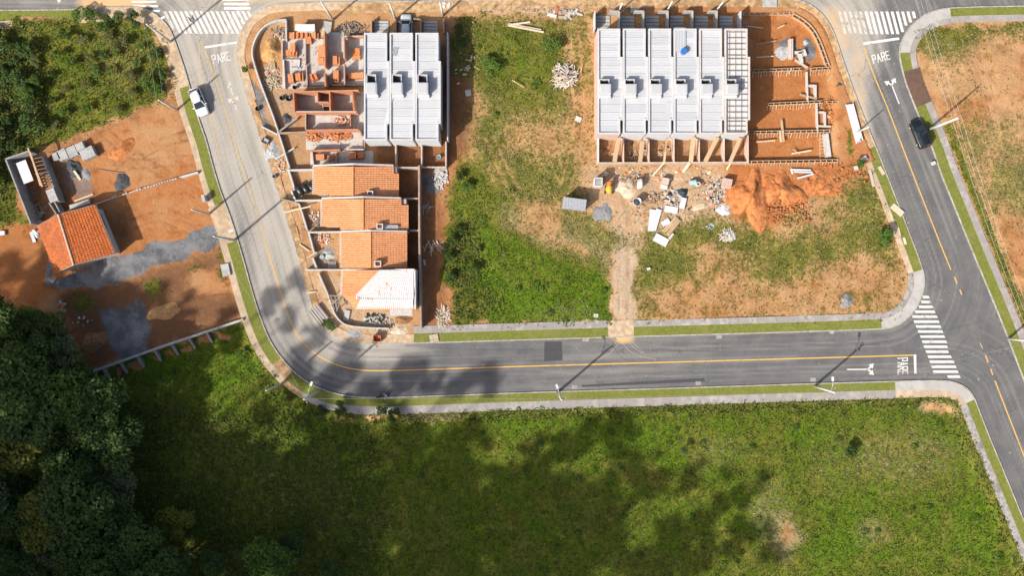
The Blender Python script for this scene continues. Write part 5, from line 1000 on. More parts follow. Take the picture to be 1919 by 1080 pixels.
plank((562, 458), (580, 471), .2, .25, .3, 'white board on the verge outside the third tiled house', 'loose boards', 'wood_pale'); plank((576, 483), (594, 473), .2, 1.0, 1.0, 'board laid across the gap in the third front wall', 'loose boards', 'wood_pale'); plank((534, 398), (582, 387), .18, .9, .95, 'long batten across the second front wall', 'loose boards', 'wood_pale'); plank((555, 425), (560, 441), .12, .2, .2, 'short batten on the verge below the second front wall', 'loose boards', 'wood'); plank((578, 549), (592, 547), .2, .3, .3, 'short pale board by the road near the corner house', 'loose boards', 'wood_pale')
# striped sheet pile by the bend, trusses, porch clutter
root = thing('roof_sheet_stack', 'striped pile of roofing sheets at the kerb by the bend', 'metal sheets', (W(598, 590).x, W(598, 590).y, .1)); a = W(598, 590, .6)
for k in range(9):
    dx = (k - 4) * .2; r_ = math.radians(-52); c, s = math.cos(r_), math.sin(r_); q = (a.x + dx * -s * -1 * .77, a.y + dx * .62); m = MB(); m.bar((a.x + dx * .79 - 1.3 * c, a.y + dx * .61 - 1.3 * s, .5), (a.x + dx * .79 + 1.3 * c, a.y + dx * .61 + 1.3 * s, .5), .15, .09); m.build('sheet_rib', M['parapet_raw'] if k % 2 else M['wood_old'], root)
m = MB(); m.bar((a.x - 1.3 * c, a.y - 1.3 * s, .3), (a.x + 1.3 * c, a.y + 1.3 * s, .3), 1.75, .3); m.build('sheet_pile', M['wood_old'], root)
root = thing('roof_truss', 'dark timber roof frame leaning at the cut corner of the white sloped house', 'timber frame', (W(630, 570).x, W(630, 570).y, .1))
for p, q, z0, z1 in (((618, 554), (642, 556), 1.6, 2.0), ((620, 572), (640, 556), 1.5, 2.0), ((628, 555), (632, 584), 1.7, 1.3), ((621, 556), (627, 580), 1.5, 1.4), ((640, 560), (632, 582), 1.9, 1.3), ((622, 566), (638, 568), 1.5, 1.5), ((624, 562), (632, 572), 1.5, 1.5)): m = MB(); m.bar(W(*p, z0), W(*q, z1), .16, .12); m.build('timber', M['wood_old'], root)
for x, y in ((620, 560), (638, 560), (631, 582)): p = W(x, y, .1); MB().tube([(p.x, p.y, 0), (p.x, p.y, 1.6)], .06, 6).build('prop', M['wood_old'], root)
rubble('rubble_heap', 'dark debris and a white lump in front of the corner house', 'rubble', 705, 598, 1.6, .7, 60, [M['dark'], M['concrete'], M['wall_grey']], .4, flat_=.5, hmax=.4, seed=25); heap('soil_heap', 'crumbly brown earth heap below the porch slab', 756, 600, 1.8, .8, .5, 'soil', 0, 15); heap('sand_heap', 'pale sand heap on the verge right of the rusty skip', 750, 620, 1.6, 1.1, .4, 'sand', 0, 16); heap('gravel_heap', 'pale grey stone spread on the verge at the bend', 664, 628, 2.0, 1.1, .35, 'gravel_blue', -.1, 17); pile_sticks('splintered planks along the corner house front wall', 705, 609, 2.8, .5, 45, 1.3, [M['wood_pale'], M['wall_beige']], 26, .2)
p = W(650, 592, .3); solo(MB().prism(rot_rect((p.x, p.y), .8, 1.6, -.2), .06, .25), 'concrete_plate', M['concrete'], 'pale blue grey slab lying inside the curved corner wall', 'slab')
root = thing('skip', 'small rusty orange open skip standing on the verge', 'skip', (W(707, 636).x, W(707, 636).y, .12)); p = W(707, 635, .9); m = MB(); o_ = rot_rect((p.x, p.y), 1.1, .95, 0); ring(m, o_, .06, .25, .95); m.build('tub', M['rust'], root); MB().prism(rot_rect((p.x, p.y), 1.0, .85, 0), .2, .35).build('floor', M['rust'], root)
for sx in (-.45, .45): MB().tube([(p.x + sx, p.y + .3, .22), (p.x + sx + .05, p.y + .3, .22)], .1, 10).build('wheel', M['rubber'], root)
def pallet(px, py, w, d, r, label, z=.15, mat='wood_pale', n=7):
    p = W(px, py, z); root = thing('pallet', label, 'pallet', (p.x, p.y, z), 'timber pallets'); r = math.radians(r); c, s = math.cos(r), math.sin(r)
    for k in range(n): t_ = (k + .5) * w / n - w / 2; m = MB(); m.box((p.x + t_ * c, p.y + t_ * s, z + .13), (w / n * .7, d, .03), r); m.build('deck_board', M[mat], root)
    for k in (-.42, 0, .42): m = MB(); m.box((p.x - d * k * s, p.y + d * k * c, z + .06), (w, .1, .1), r); m.build('bearer', M['wood_old'], root)
pallet(814, 634, 1.1, 1.25, 100, 'timber pallet lying on the grass verge near the rusty skip'); pallet(613, 54, 1.3, 2.2, -8, 'grey striped pallet stack at the top of the brick shells', .3, 'pale', 12); pallet(510, 122, 1.0, 1.6, 10, 'orange boards stacked by the curved wall', .15, 'wood', 5)
root = thing('site_hut', 'white roofed flat hut beside the brick rows at the top', 'hut', (W(572, 51).x, W(572, 51).y, 0)); p = W(572, 51, 1.6); MB().box((p.x, p.y, .75), (2.5, .75, 1.5)).build('wall', M['wall_white'], root); MB().box((p.x, p.y, 1.56), (2.8, .95, .08)).build('roof', M['white_plain'], root)
heap('lime_heap', 'flat patch of white lime beside the grey slanting wall', 553, 235, 1.6, .9, .15, 'lime', .5, 18, 'lime')
rubble('rubble_heap', 'pale plaster rubble behind the first tiled house wall', 'rubble', 826, 332, 1.2, 1.7, 120, [M['pale'], M['pale'], M['gravel_blue'], M['wall_beige']], .32, flat_=.4, hmax=.25, seed=31)
for k, (x, y, w) in enumerate(((878, 174, .8), (796, 492, .3))): p = W(x, y, .2); solo(MB().box((p.x, p.y, .22), (w, .9, .06), .15), 'panel', M['pale'], ['small pale panel in the brown strip right of the row of three', 'narrow white block by the long brown wall'][k], 'panel')
rubble('rubble_heap', 'scattered white scraps in the brown strip beside the row of three', 'rubble', 873, 130, 1.6, 3.2, 24, [M['pale'], M['wood_pale']], .35, flat_=.15, hmax=.02, long=1.8, seed=32)
# poles and boards at the top edge of the middle lot
for k, (p, q, w) in enumerate((((952, 47), (1020, 60), .22), ((954, 44), (1015, 55), .16), ((957, 46), (994, 41), .25))): plank(p, q, w, .35 + .05 * k, .3, ['longest white post in the grass at the top of the middle lot', 'thin white post lying above the longest one', 'short white post angled across the other two'][k], 'white posts in the grass', 'wood_pale', .15, 'timber_post')
plank((960, 150), (983, 164), .12, .4, .5, 'thin stick in the grass left of the white plank heap', 'loose boards'); plank((1088, 137), (1092, 121), .12, .3, .3, 'thin stick on bare soil right of the white plank heap', 'loose boards')
p = W(1084, 223, .2); solo(MB().box((p.x, p.y, .2), (.9, .75, .08), -.4), 'panel', M['pale'], 'small white panel on bare soil left of the row of six', 'panel')
rubble('rubble_heap', 'rusty sheet scraps along the top edge of the middle lot', 'rubble', 1060, 26, 2.6, .5, 40, [M['rust'], M['pale'], M['wood_old']], .5, flat_=.15, hmax=.2, long=1.6, seed=33); rubble('rubble_heap', 'bright rubbish and white bags at the top left of the middle lot', 'rubble', 838, 10, 1.6, .7, 30, [M['white_plain'], M['stack'], M['pale']], .5, flat_=.5, hmax=.3, seed=34)
root = thing('wire_fence', 'thin post and wire fence along the top of the middle lot', 'fence', (W(1000, 15).x, W(1000, 15).y, 0))
for k in range(10):
    p = W(897 + 22 * k, 22, 0); MB().tube([(p.x, p.y, -.1), (p.x, p.y, 1.6)], .045, 6).build('post', M['wood_old'], root)
for z in (.6, 1.3): a = W(897, 22, 0); b = W(1095, 22, 0); MB().tube([(a.x, a.y, z), (b.x, b.y, z)], .012, 4).build('wire', M['steel'], root)
# ------------------------------------------------------------ the yard below the row of six
root = thing('portable_toilet', 'white portable toilet with dark roof beside the concrete mixer', 'toilet', (W(1122, 342).x, W(1122, 342).y, .05)); p = W(1122, 341, 2.2); MB().box((p.x, p.y, 1.1), (1.05, 1.15, 2.1)).build('cabin', M['white_plain'], root); m = MB(); ring(m, rot_rect((p.x, p.y), 1.15, 1.25, 0), .1, 2.15, 2.3); m.build('rim', M['white_plain'], root); MB().prism(rot_rect((p.x, p.y), .94, 1.04, 0), 2.152, 2.2).build('roof', M['wall_grey'], root)
root = thing('concrete_mixer', 'yellow and orange drum concrete mixer', 'mixer', (W(1142, 352).x, W(1142, 352).y, .05)); p = W(1142, 352, .9); m = MB(); m.tube([(p.x, p.y - .75, .75), (p.x, p.y - .45, .9), (p.x, p.y + .1, 1.05), (p.x, p.y + .5, 1.2)], [.3, .48, .45, .26], 16); m.build('drum', M['yellowm'], root, True); m = MB(); m.tube([(p.x + .05, p.y + .5, 1.2), (p.x + .05, p.y + .9, 1.3)], [.34, .38], 14, False); m.build('mouth', M['orangem'], root, True)
for sx in (-.4, .4):
    m = MB(); m.bar((p.x + sx, p.y - .6, .1), (p.x + sx, p.y + .2, 1.0), .07, .07); m.build('leg', M['orangem'], root); m = MB(); m.bar((p.x + sx, p.y + .6, .1), (p.x + sx, p.y + .1, 1.0), .07, .07); m.build('leg', M['orangem'], root); MB().tube([(p.x + sx * 1.2, p.y - .6, .22), (p.x + sx * 1.5, p.y - .6, .22)], .22, 12).build('wheel', M['rubber'], root)
MB().box((p.x - .4, p.y + .15, .8), (.3, .4, .4)).build('motor', M['black'], root)
root = thing('site_container', 'grey ribbed flat roofed site shed casting a long shadow', 'shed', (W(1077, 382).x, W(1077, 382).y, 0)); p = W(1077, 382, 2.3); rr = math.radians(-7); MB().prism(rot_rect((p.x, p.y), 3.2, 1.45, rr), 0, 2.2).build('wall', M['wall_grey'], root)
for k in range(8): t_ = (k - 3.5) * .42; MB().box((p.x + t_ * math.cos(rr), p.y + t_ * math.sin(rr), 2.26), (.39, 1.6, .07), rr).build('roof_sheet', M['steel'], root)
bucket(1195, 378, .62, 1.3, 'steel', 'open round concrete tank with grey rim', .05, 'tank', 'open_tank'); heap('gravel_heap', 'round blue grey gravel heap right of the grey shed', 1134, 397, 2.0, 1.9, .5, 'gravel', .2, 19); heap('sand_heap', 'low tan sand heap behind the yellow mixer', 1172, 352, 2.2, 1.9, .5, 'sand', .3, 20); pile_sticks('brushwood and poles on top of the tan sand heap', 1180, 338, 1.6, .7, 26, 1.4, [M['wood_old'], M['wood']], 11, .5); p = W(1201, 343, 1.0)
root = thing('cement_bags', 'white cement bags stacked beside the tan sand heap', 'bags', (p.x, p.y, .05))
for k in range(5): MB().tube([(p.x - .15 + .04 * k, p.y - .75, .25 + .22 * k), (p.x - .1 + .04 * k, p.y - .1, .27 + .22 * k), (p.x - .1 + .04 * k, p.y + .6, .25 + .22 * k)], [.2, .3, .2], 10).build('bag', M['white_plain'], root, True)
root = thing('material_crate', 'pink and white crate of materials above the debris', 'crate', (W(1248, 343).x, W(1248, 343).y, .05)); p = W(1248, 343, 1.0); MB().box((p.x, p.y + .3, .5), (1.0, .9, .95), -.2).build('bricks', M['wall_salmon'], root); MB().box((p.x - .15, p.y - .5, .35), (.95, .55, .65), -.2).build('white_block', M['white_plain'], root)
root = thing('brick_pallet', 'square pallet of pale bricks beside the red clay heap', 'brick stack', (W(1364, 343).x, W(1364, 343).y, .05)); p = W(1364, 343, 1.1)
for i in range(5):
    for j in range(5): r_ = -.2; dx, dy = (i - 2) * .26, (j - 2) * .26; MB().box((p.x + dx * math.cos(r_) - dy * math.sin(r_), p.y + dx * math.sin(r_) + dy * math.cos(r_), .55), (.23, .23, 1.1), r_).build('brick_column', M['wall_salmon'], root)
root = thing('blue_drum', 'pale blue drum and wheel rim with long shadow above the debris', 'drum', (W(1302, 342).x, W(1302, 342).y, .1)); p = W(1300, 341, .9); MB().tube([(p.x - .4, p.y - .05, .5), (p.x + .45, p.y + .05, .5)], .38, 14).build('drum', M['blue_pale'], root); p = W(1309, 345, .6); MB().tube([(p.x, p.y, .1), (p.x, p.y, .65)], .35, 14).build('rim', M['pale'], root); MB().tube([(p.x, p.y, .652), (p.x, p.y, .67)], .16, 12).build('hub', M['dark'], root)
p = W(1282, 360, .6); root = thing('tarpaulin', 'dark blue crumpled tarpaulin over barrels', 'tarpaulin', (p.x, p.y, .05)); h_ = heap('cloth', '', 1281, 361, .65, .75, .8, 'black', 0, 41); h_.parent = root; h_.location = (0, 0, -.05); [h_.pop(k, None) if hasattr(h_, 'pop') else None for k in ()]
for k in ('label', 'category'):
    if k in h_: del h_[k]
h_.data.materials[0] = simple('dark_tarpaulin', (.03, .05, .065), .5, .4, 4)
def slabth(label, px, py, w, d, r, mat='white_plain', z=.12, th=.12, name='sheet', cat='sheet'):
    p = W(px, py, z); return solo(MB().prism(rot_rect((p.x, p.y), w, d, math.radians(r)), z - .05, z + th), name, M[mat], label, cat)
q = thing('roof_sheet_stack', 'two long white ribbed roof sheets lying fanned on the soil', 'metal sheets', (W(1225, 413).x, W(1225, 413).y, .1))
for k, (x, y, r_) in enumerate(((1222, 413, -6), (1230, 412, -16))):
    p = W(x, y, .2); rr = math.radians(r_)
    for j in range(5): t_ = (j - 2) * .17; m = MB(); m.box((p.x + t_ * math.cos(rr), p.y + t_ * math.sin(rr), .2 + .05 * k), (.15, 3.2, .05 + .015 * (j % 2)), rr); m.build('sheet_rib', M['white_plain'], q)
slabth('white board leaning below the dark tarpaulin', 1280, 381, .75, 1.6, -14, th=.2); slabth('white rectangular board beside the fanned roof sheets', 1258, 393, 1.9, .95, -10, th=.16); slabth('rounded white panel on the grass between boards', 1248, 417, 1.2, .8, 30); slabth('large white board lying lowest on the grass', 1239, 450, 2.1, 1.2, -28, th=.15); slabth('narrow pale block beside the lowest white board', 1258, 443, .35, 1.0, -38, 'pale', th=.2)
root = thing('timber_stack', 'stack of orange brown planks between the white boards', 'timber stack', (W(1260, 423).x, W(1260, 423).y, .05)); p = W(1259, 424, .2)
for k in range(6): rr = math.radians(50 + random.uniform(-5, 5)); t_ = (k - 2.5) * .2; m = MB(); m.bar((p.x + t_ * .75 - 1.45 * math.cos(rr), p.y - t_ * .6 - 1.45 * math.sin(rr), .15 + .06 * (k % 2)), (p.x + t_ * .75 + 1.45 * math.cos(rr), p.y - t_ * .6 + 1.45 * math.sin(rr), .2 + .06 * (k % 2)), .19, .07); m.build('plank', M['wood'], root)
heap('lime_heap', 'splash of white lime on the grass below the roof sheets', 1197, 448, 1.9, 1.5, .12, 'lime', .4, 22, 'lime', .6); heap('stone_dust_heap', 'pale stone patch above the lime splash', 1205, 415, 1.1, 1.6, .12, 'gravel_blue', .1, 23)
rubble('rubble_heap', 'brown and white demolition debris left of the tarpaulin', 'rubble', 1262, 372, 1.4, 1.2, 130, [M['wood_old'], M['pale'], M['wall_beige'], M['dark'], M['wood']], .35, flat_=.3, hmax=.35, long=1.4, seed=41); rubble('rubble_heap', 'wide mixed debris field below the pale brick pallet', 'rubble', 1345, 360, 2.0, 2.4, 260, [M['pale'], M['stack'], M['dark'], M['gravel_blue'], M['wood_old'], M['wood_pale']], .3, flat_=.4, hmax=.3, seed=42); heap('plaster_heap', 'pale grey plaster heap at the foot of the red clay', 1357, 394, 1.7, 1.3, .5, 'lime', .2, 24); heap('sand_heap', 'crescent of pale sand left of the plaster heap', 1315, 388, 1.6, .6, .35, 'sand', .2, 25)
pile_sticks('white splinter heap on the grass below the red clay', 1364, 441, 1.2, .9, 80, .8, [M['pale'], M['wood_pale'], M['pale'], M['wall_beige']], 12, .3, 'splinter_heap', 'splinter heap', .12); rubble('rubble_heap', 'small pale green scrap cluster above the white splinters', 'rubble', 1332, 425, .6, .4, 26, [M['blue_pale'], M['pale'], M['concrete']], .2, flat_=.4, hmax=.1, seed=43)
p = W(1214, 504, .2); slabth('small white rag on the grass under the path', 1216, 504, .5, .35, 20); slabth('white tag board near the footpath by the lower street', 1118, 592, .75, .5, -8)
heap('clay_heap', 'broad red clay mound right of the debris, left ridge', 1406, 368, 3.1, 4.8, 1.6, 'clay', -.35, 26, jag=.6); heap('clay_heap', 'red clay mound beside the formwork, right ridge', 1462, 356, 3.3, 4.4, 1.3, 'clay', .55, 27, jag=.6); heap('clay_heap', 'low flat red clay spread at the right end of the formwork', 1535, 345, 4.2, 2.3, .4, 'clay', .1, 28, jag=.6)
heap('stone_heap', 'round heap of grey stones on bare soil near the corner crossing', 1587, 565, 1.3, 1.2, .6, 'gravel', 0, 29)
# ------------------------------------------------------------ formwork and footings in the red excavation
def formwork(label, pts, h, z0, gap=.35, stakes='down', pitch=.42):
    P = resample([tuple(W(x, y, z0 + h)[:2]) for x, y in pts], pitch); c = P.mean(0); root = thing('formwork', label, 'formwork', (c[0], c[1], z0), 'timber formwork for footings')
    A = offset(P, gap / 2); B = offset(P, -gap / 2)
    for Q_ in (A, B):
        m = MB()
        for i in range(len(Q_) - 1): m.bar((*Q_[i], z0 + h / 2), (*Q_[i + 1], z0 + h / 2), .05, h)
        m.build('side_board', M['wood'], root)
    m = MB()
    for i in range(0, len(P), 2): m.bar((*A[i], z0 + h + .03), (*B[i], z0 + h + .03), .07, .05)
    m.build('tie_battens', M['wood_pale'], root)['kind'] = 'stuff'
    if stakes:
        C_ = offset(P, (gap / 2 + .75) * (1 if stakes == 'up' else -1)); E = A if stakes == 'up' else B
        for i in range(0, len(P)): m = MB(); m.bar((*E[i], z0 + h * .9), (C_[i][0] + random.uniform(-.1, .1), C_[i][1] + random.uniform(-.15, .15), z0 - .1), .06, .05); m.build('strut', M['wood'] if i % 3 else M['wood_pale'], root)
    return root
Zp = -.42
formwork('curved timber formwork bending along the right edge of the excavation', chaikin([(1487, 27), (1505, 37), (1522, 52), (1534, 72), (1543, 95), (1553, 124)], 1), .6, -.35, .5, 'up', .5); formwork('straight timber formwork at the top of the excavation', [(1394, 25.5), (1484, 24.5)], .5, -.35, .3, None); formwork('timber formwork line below the grey blue puddle', [(1412, 132), (1505, 128.5)], .6, Zp, .35, 'down'); formwork('short timber formwork at the right of the second line', [(1520, 129), (1556, 127)], .6, Zp, .35, 'down'); formwork('third timber formwork line with dark struts', [(1440, 195), (1543, 190)], .6, Zp, .35, 'down'); formwork('fourth timber formwork line with many struts', [(1404, 248), (1556, 245)], .6, Zp, .35, 'down'); formwork('lowest timber formwork line above the red clay mounds', [(1398, 304), (1570, 301)], .7, Zp + .1, .4, 'down')
formwork('broken end of the third formwork line at the right', [(1550, 191), (1586, 190)], .4, Zp + .1, .3, None)
def footing(label, segs):
    root = thing('footing', label, 'footing', (W(*segs[0][0]).x, W(*segs[0][0]).y, Zp), 'concrete footings in the excavation')
    for p, q, w in segs: wall_line([p, q], .15, w, 'ground_beam', 'pale', '', parent=root, z0=Zp - .1)
footing('L shaped pale footing in the second bay of the excavation', [((1513, 134), (1514.5, 190), .18), ((1516, 160), (1527, 160), .3), ((1529, 158.5), (1529, 182), .3)]); footing('L shaped pale footing in the third bay of the excavation', [((1531.5, 193), (1533, 245), .18), ((1535, 210), (1545, 210), .25), ((1547, 209), (1547, 236), .25)]); footing('pale column of concrete crossing the fourth bay', [((1548, 250), (1554, 294), .75)]); footing('pale blocks poured beside the grey blue puddle', [((1490, 98), (1506, 97), .4), ((1500, 97), (1503, 118), .55), ((1506, 92), (1510, 104), .5)])
p = W(1484, 90, .5); solo(MB().prism(rot_rect((p.x, p.y), .55, 2.9, 0), Zp, .35), 'wall_form', M['wall_salmon'], 'upright pale wall form beside the grey blue puddle', 'wall form'); p = W(1482.5, 90, .6); solo(MB().box((p.x, p.y, .42), (.1, 2.8, .1)), 'form_rail', M['white_plain'], 'white rail on top of the pale wall form', 'rail')
heap('wet_mortar', 'smooth grey blue patch of wet mortar in the excavation', 1469, 97, 1.1, 1.2, .2, 'gravel_blue', .1, 31, 'mortar', .15, sub=.03); heap('wet_mortar', 'small grey blue mortar heap right of the wall form', 1512, 78, .7, .6, .35, 'gravel_blue', .3, 32, 'mortar')
root = thing('rebar_cage', 'ladder of thin rods beside the pale column', 'rebar', (W(1541, 270).x, W(1541, 270).y, Zp))
for k in range(7): a = W(1536, 254 + 6.5 * k, .2); b = W(1548, 254 + 6.5 * k, .2); MB().tube([a, b], .03, 5).build('rod', M['wood_pale'], root)
for x in (1537, 1547): MB().tube([W(x, 251, .18), W(x, 296, .18)], .03, 5).build('rod', M['wood_pale'], root)
for k, (p, q, w, lab) in enumerate((((1460, 82), (1491, 90), .18, ''), ((1490, 112), (1514, 127), .35, 'thick board slanting across the second formwork line'), ((1499, 177), (1531, 185), .3, 'board slanting over the second bay footing'), ((1530, 236), (1557, 237), .3, 'board lying across the third bay footing'), ((1465, 225), (1469, 266), .32, 'wide board crossing the fourth formwork line, right'), ((1462, 244), (1464, 266), .22, 'wide board crossing the fourth formwork line, left'), ((1418, 266), (1453, 263), .25, 'pale board at the left of the fourth bay'), ((1484, 288), (1521, 282), .22, 'long thin board in the middle of the fourth bay'), ((1486, 280), (1500, 289), .12, 'short stick beside the long thin board'), ((1399, 48), (1430, 52), .12, 'faint board in the shaded first bay, upper'), ((1418, 83), (1455, 76), .12, 'faint board in the shaded first bay, middle'), ((1418, 107), (1450, 105), .12, 'faint board in the shaded first bay, lower'), ((1457, 53), (1471, 46), .2, 'white stepped board near the top of the excavation'), ((1478, 138), (1484, 128), .2, 'white short rod leaning on the second formwork line'), ((1551, 152), (1562, 140), .25, 'pale board beside the right end of the second line'))):
    if lab: plank(p, q, w, .1, .12, lab, 'boards in the excavation', 'wood_pale' if k % 2 else 'wood')
root = thing('post_stack', 'white square posts lying on red clay below the formwork', 'posts', (W(1505, 325).x, W(1505, 325).y, .1))
for p, q in (((1485, 318), (1520, 319)), ((1488, 322), (1523, 323)), ((1495, 334), (1525, 326)), ((1483, 316), (1486, 326))): m = MB(); m.bar(W(*p, .3), W(*q, .3), .22, .2); m.build('post', M['white_plain'], root)
root = thing('profile_stack', 'long bundle of white metal profiles lying beside the right street', 'profiles', (W(1604, 228).x, W(1604, 228).y, .15)); a, b = W(1592, 193, .4), W(1611, 264, .4)
for k in range(8): d = (b - a).normalized(); s_ = Vector((-d.y, d.x, 0)); o_ = s_ * (k - 3.5) * .14; m = MB(); m.bar(a + o_ + d * random.uniform(-.3, .3), b + o_ + d * random.uniform(-.4, .4), .12, .16 + .03 * (k % 3)); m.build('profile', M['white_plain'], root)
for (x, y, w, d, r_, lab) in ((1619, 298, .8, .7, 30, 'white cement block on the verge right of the excavation'), (1604, 315, .5, .6, 10, 'small cream box in the grass below the formwork'), (1749, 306, .5, .5, 20, 'small pinkish box at the edge of the right street')): slabth(lab, x, y, w, d, r_, 'pale', .15, .3, 'block', 'block')
for (p, q, lab, w) in (((1648, 312), (1657, 327), 'pale board on the right street verge, upper', .5), ((1672, 385), (1692, 402), 'bundle of long boards spilling from the verge toward the road', .9), ((1684, 426), (1688, 442), 'short white board on the pavement by the right street', .2), ((1694, 445), (1698, 458), 'small pale board on the verge by the right street', .35), ((1630, 318), (1638, 350), 'brown plank along the right street pavement', .4)): plank(p, q, w, .22, .2, lab, 'boards on the right street verge', 'wood_pale')
heap('ash_heap', 'dark scrap of netting at the right of the second bay', 1573, 158, .4, .45, .4, 'gravel_dark', 0, 33, 'scrap', .8); heap('ash_heap', 'small dark burnt patch on the dry east lot', 1762, 135, .65, .6, .12, 'gravel_dark', 0, 34, 'ash', .8)
p = W(1497, 4, .3); root = thing('sheet_bundle', 'grey sheets lying by the pavement at the top above the excavation', 'sheets', (W(1443, 6).x, W(1443, 6).y, .1)); p = W(1443, 6, .3)
for k in range(3): MB().box((p.x, p.y - .35 + .35 * k, .25), (2.1, .32, .12)).build('sheet', M['concrete'], root)
# ------------------------------------------------------------ poles, lamps and wires
def pole(label, b, tp, lamp=None, r=.14, group='concrete street poles', h=None, z0=0.0, arm=False):
    bx, by = G2(*b); rb = math.hypot(bx, by); tx, ty = G2(*tp); k = math.hypot(tx - bx, ty - by) / rb; h = h or H * k / (1 + k)
    root = thing('street_pole', label, 'pole', (bx, by, z0), group); MB().tube([(bx, by, z0 - .3), (bx, by, h)], [r * 1.35, r * .8], 12).build('shaft', M['pole'], root, True)
    if lamp:
        la = W(*lamp, h * .93); a0 = Vector((bx, by, h * .8)); m = MB(); m.tube([a0, a0.lerp(la, .55) + Vector((0, 0, .35)), la], .045, 6); arm = m.build('lamp_arm', M['steel'], root, True); d = (la - a0).normalized(); m = MB(); m.box((la.x + d.x * .2, la.y + d.y * .2, la.z + .03), (.62, .3, .12), math.atan2(d.y, d.x)); m.build('lamp_head', M['white_plain'], arm)
    if not arm: return Vector((bx, by, h))
    m = MB(); dx, dy = -by / rb, bx / rb; m.bar((bx - dx * .65, by - dy * .65, h - .5), (bx + dx * .65, by + dy * .65, h - .5), .08, .08); cr = m.build('crossarm', M['wood_old'], root)
    for s in (-.6, 0.0, .6): MB().tube([(bx + dx * s, by + dy * s, h - .45), (bx + dx * s, by + dy * s, h - .25)], .045, 8).build('insulator', M['white_plain'], cr)
    return Vector((bx, by, h))
T = {}
T[1] = pole('tall pole with lamp arm at the left of the upper left crossing', (321, 78), (275, 45), (304, 34), arm=True); T[2] = pole('pole by the bank above the parked white car', (333, 206), (300, 183)); T[3] = pole('short thick pole beside the meter post at the left street', (393, 401), (362, 388)); T[4] = pole('lamp pole standing by the gravel drive on the left street', (441, 450), (401, 443), (431, 434), .16); T[5] = pole('short leaning looking pole above the bare patch at the bend', (529, 720), (500, 734)); T[6] = pole('lamp pole at the outer side of the road bend', (600, 733), (571, 750), (583, 722), .16); T[7] = pole('pole nearest the picture centre on the lower pavement', (1046.5, 735), (1045, 752), (1045, 727), .16, h=8.4); T[8] = pole('lamp pole beside the turn arrow on the lower street', (1527, 724), (1563, 742), (1561, 713), .16); T[9] = pole('tall white pole beside the dark car', (1739, 243), (1797, 224), None, .16, arm=True); T[10] = pole('white pole cut by the right picture edge', (1889, 635), (1945, 643), None, .16, arm=True); T[11] = pole('pole standing beside the striped pallet at the top left site', (625, 37), (596, 8)); T[12] = pole('pole at the top between the parking bays of the row of three', (743, 36), (728, 8)); T[13] = pole('pole at the top right corner of the row of three', (831, 29), (823, 5)); T[14] = pole('first white pole above the row of six', (1160, 22), (1164.5, 4), None, .11); T[15] = pole('second white pole above the row of six', (1250, 21), (1262, 3), None, .11); T[16] = pole('third white pole above the row of six', (1342, 21), (1356, 3), None, .11); T[18] = pole('short pole rising from the white profile bundle', (1606, 248), (1630, 239), None, .1)
def wire(a, b, label, sag=.5, off=(0, 0)):
    a = Vector(a) + Vector((off[0], off[1], -.25)); b = Vector(b) + Vector((off[0], off[1], -.25)); n = 14; pts = [a.lerp(b, i / n) - Vector((0, 0, sag * 4 * (i / n) * (1 - i / n))) for i in range(n + 1)]
    solo(MB().tube(pts, .019, 4), 'overhead_wire', M['wire'], label, 'wire', 'overhead power wires', False, (a.x, a.y, 0))
wire(T[1], T[2], 'overhead wire from the upper left crossing pole to the bank pole, left strand', .4, (-.5, 0)); wire(T[1], T[2], 'overhead wire from the upper left crossing pole to the bank pole, right strand', .4, (.5, 0)); wire(T[4], T[6], 'overhead wire rounding the bend from drive pole to bend pole', .6); wire(T[6], T[7], 'overhead wire along the lower pavement, left span', .9); wire(T[7], T[8], 'overhead wire along the lower pavement, right span', .9)
N_ = Vector((W(1655, -40).x, W(1655, -40).y, 8.6))
for k, o_ in enumerate((-.6, 0, .6)):
    wire(T[9], T[10], f'overhead wire over the east bank, lower span, {lab3[k]} strand', .7, (o_, o_ * .3)); wire(T[9], N_, f'overhead wire over the east bank, upper span, {lab3[k]} strand', .7, (o_, o_ * .3))
wire(T[8], T[10], 'overhead wire crossing the right street from the lower pavement', .9)

rubble('rubble_heap', 'brick and plank litter along the kerb outside the first tiled house', 'rubble', 530, 380, .8, 1.6, 70, [M['pale'], M['stack'], M['wood'], M['wood_old']], .28, flat_=.3, hmax=.12, long=1.4, seed=61); rubble('rubble_heap', 'brick and plank litter along the kerb outside the third tiled house', 'rubble', 568, 470, .9, 2.0, 60, [M['pale'], M['wood'], M['wood_old'], M['wall_beige']], .28, flat_=.3, hmax=.1, long=1.5, seed=62); rubble('rubble_heap', 'dark and pale litter on the verge above the corner house', 'rubble', 580, 525, .9, 1.6, 70, [M['pale'], M['dark'], M['wood_old'], M['stack']], .3, flat_=.4, hmax=.15, seed=63); rubble('rubble_heap', 'brick litter on the verge below the dust heap', 'rubble', 525, 315, .8, 1.3, 60, [M['stack'], M['wood'], M['pale']], .28, flat_=.3, hmax=.1, seed=64); rubble('rubble_heap', 'stony litter inside the curved wall beside the timber offcuts', 'rubble', 510, 135, 1.0, 1.0, 60, [M['pale'], M['gravel_blue'], M['stack'], M['wood']], .3, flat_=.4, hmax=.2, seed=65)
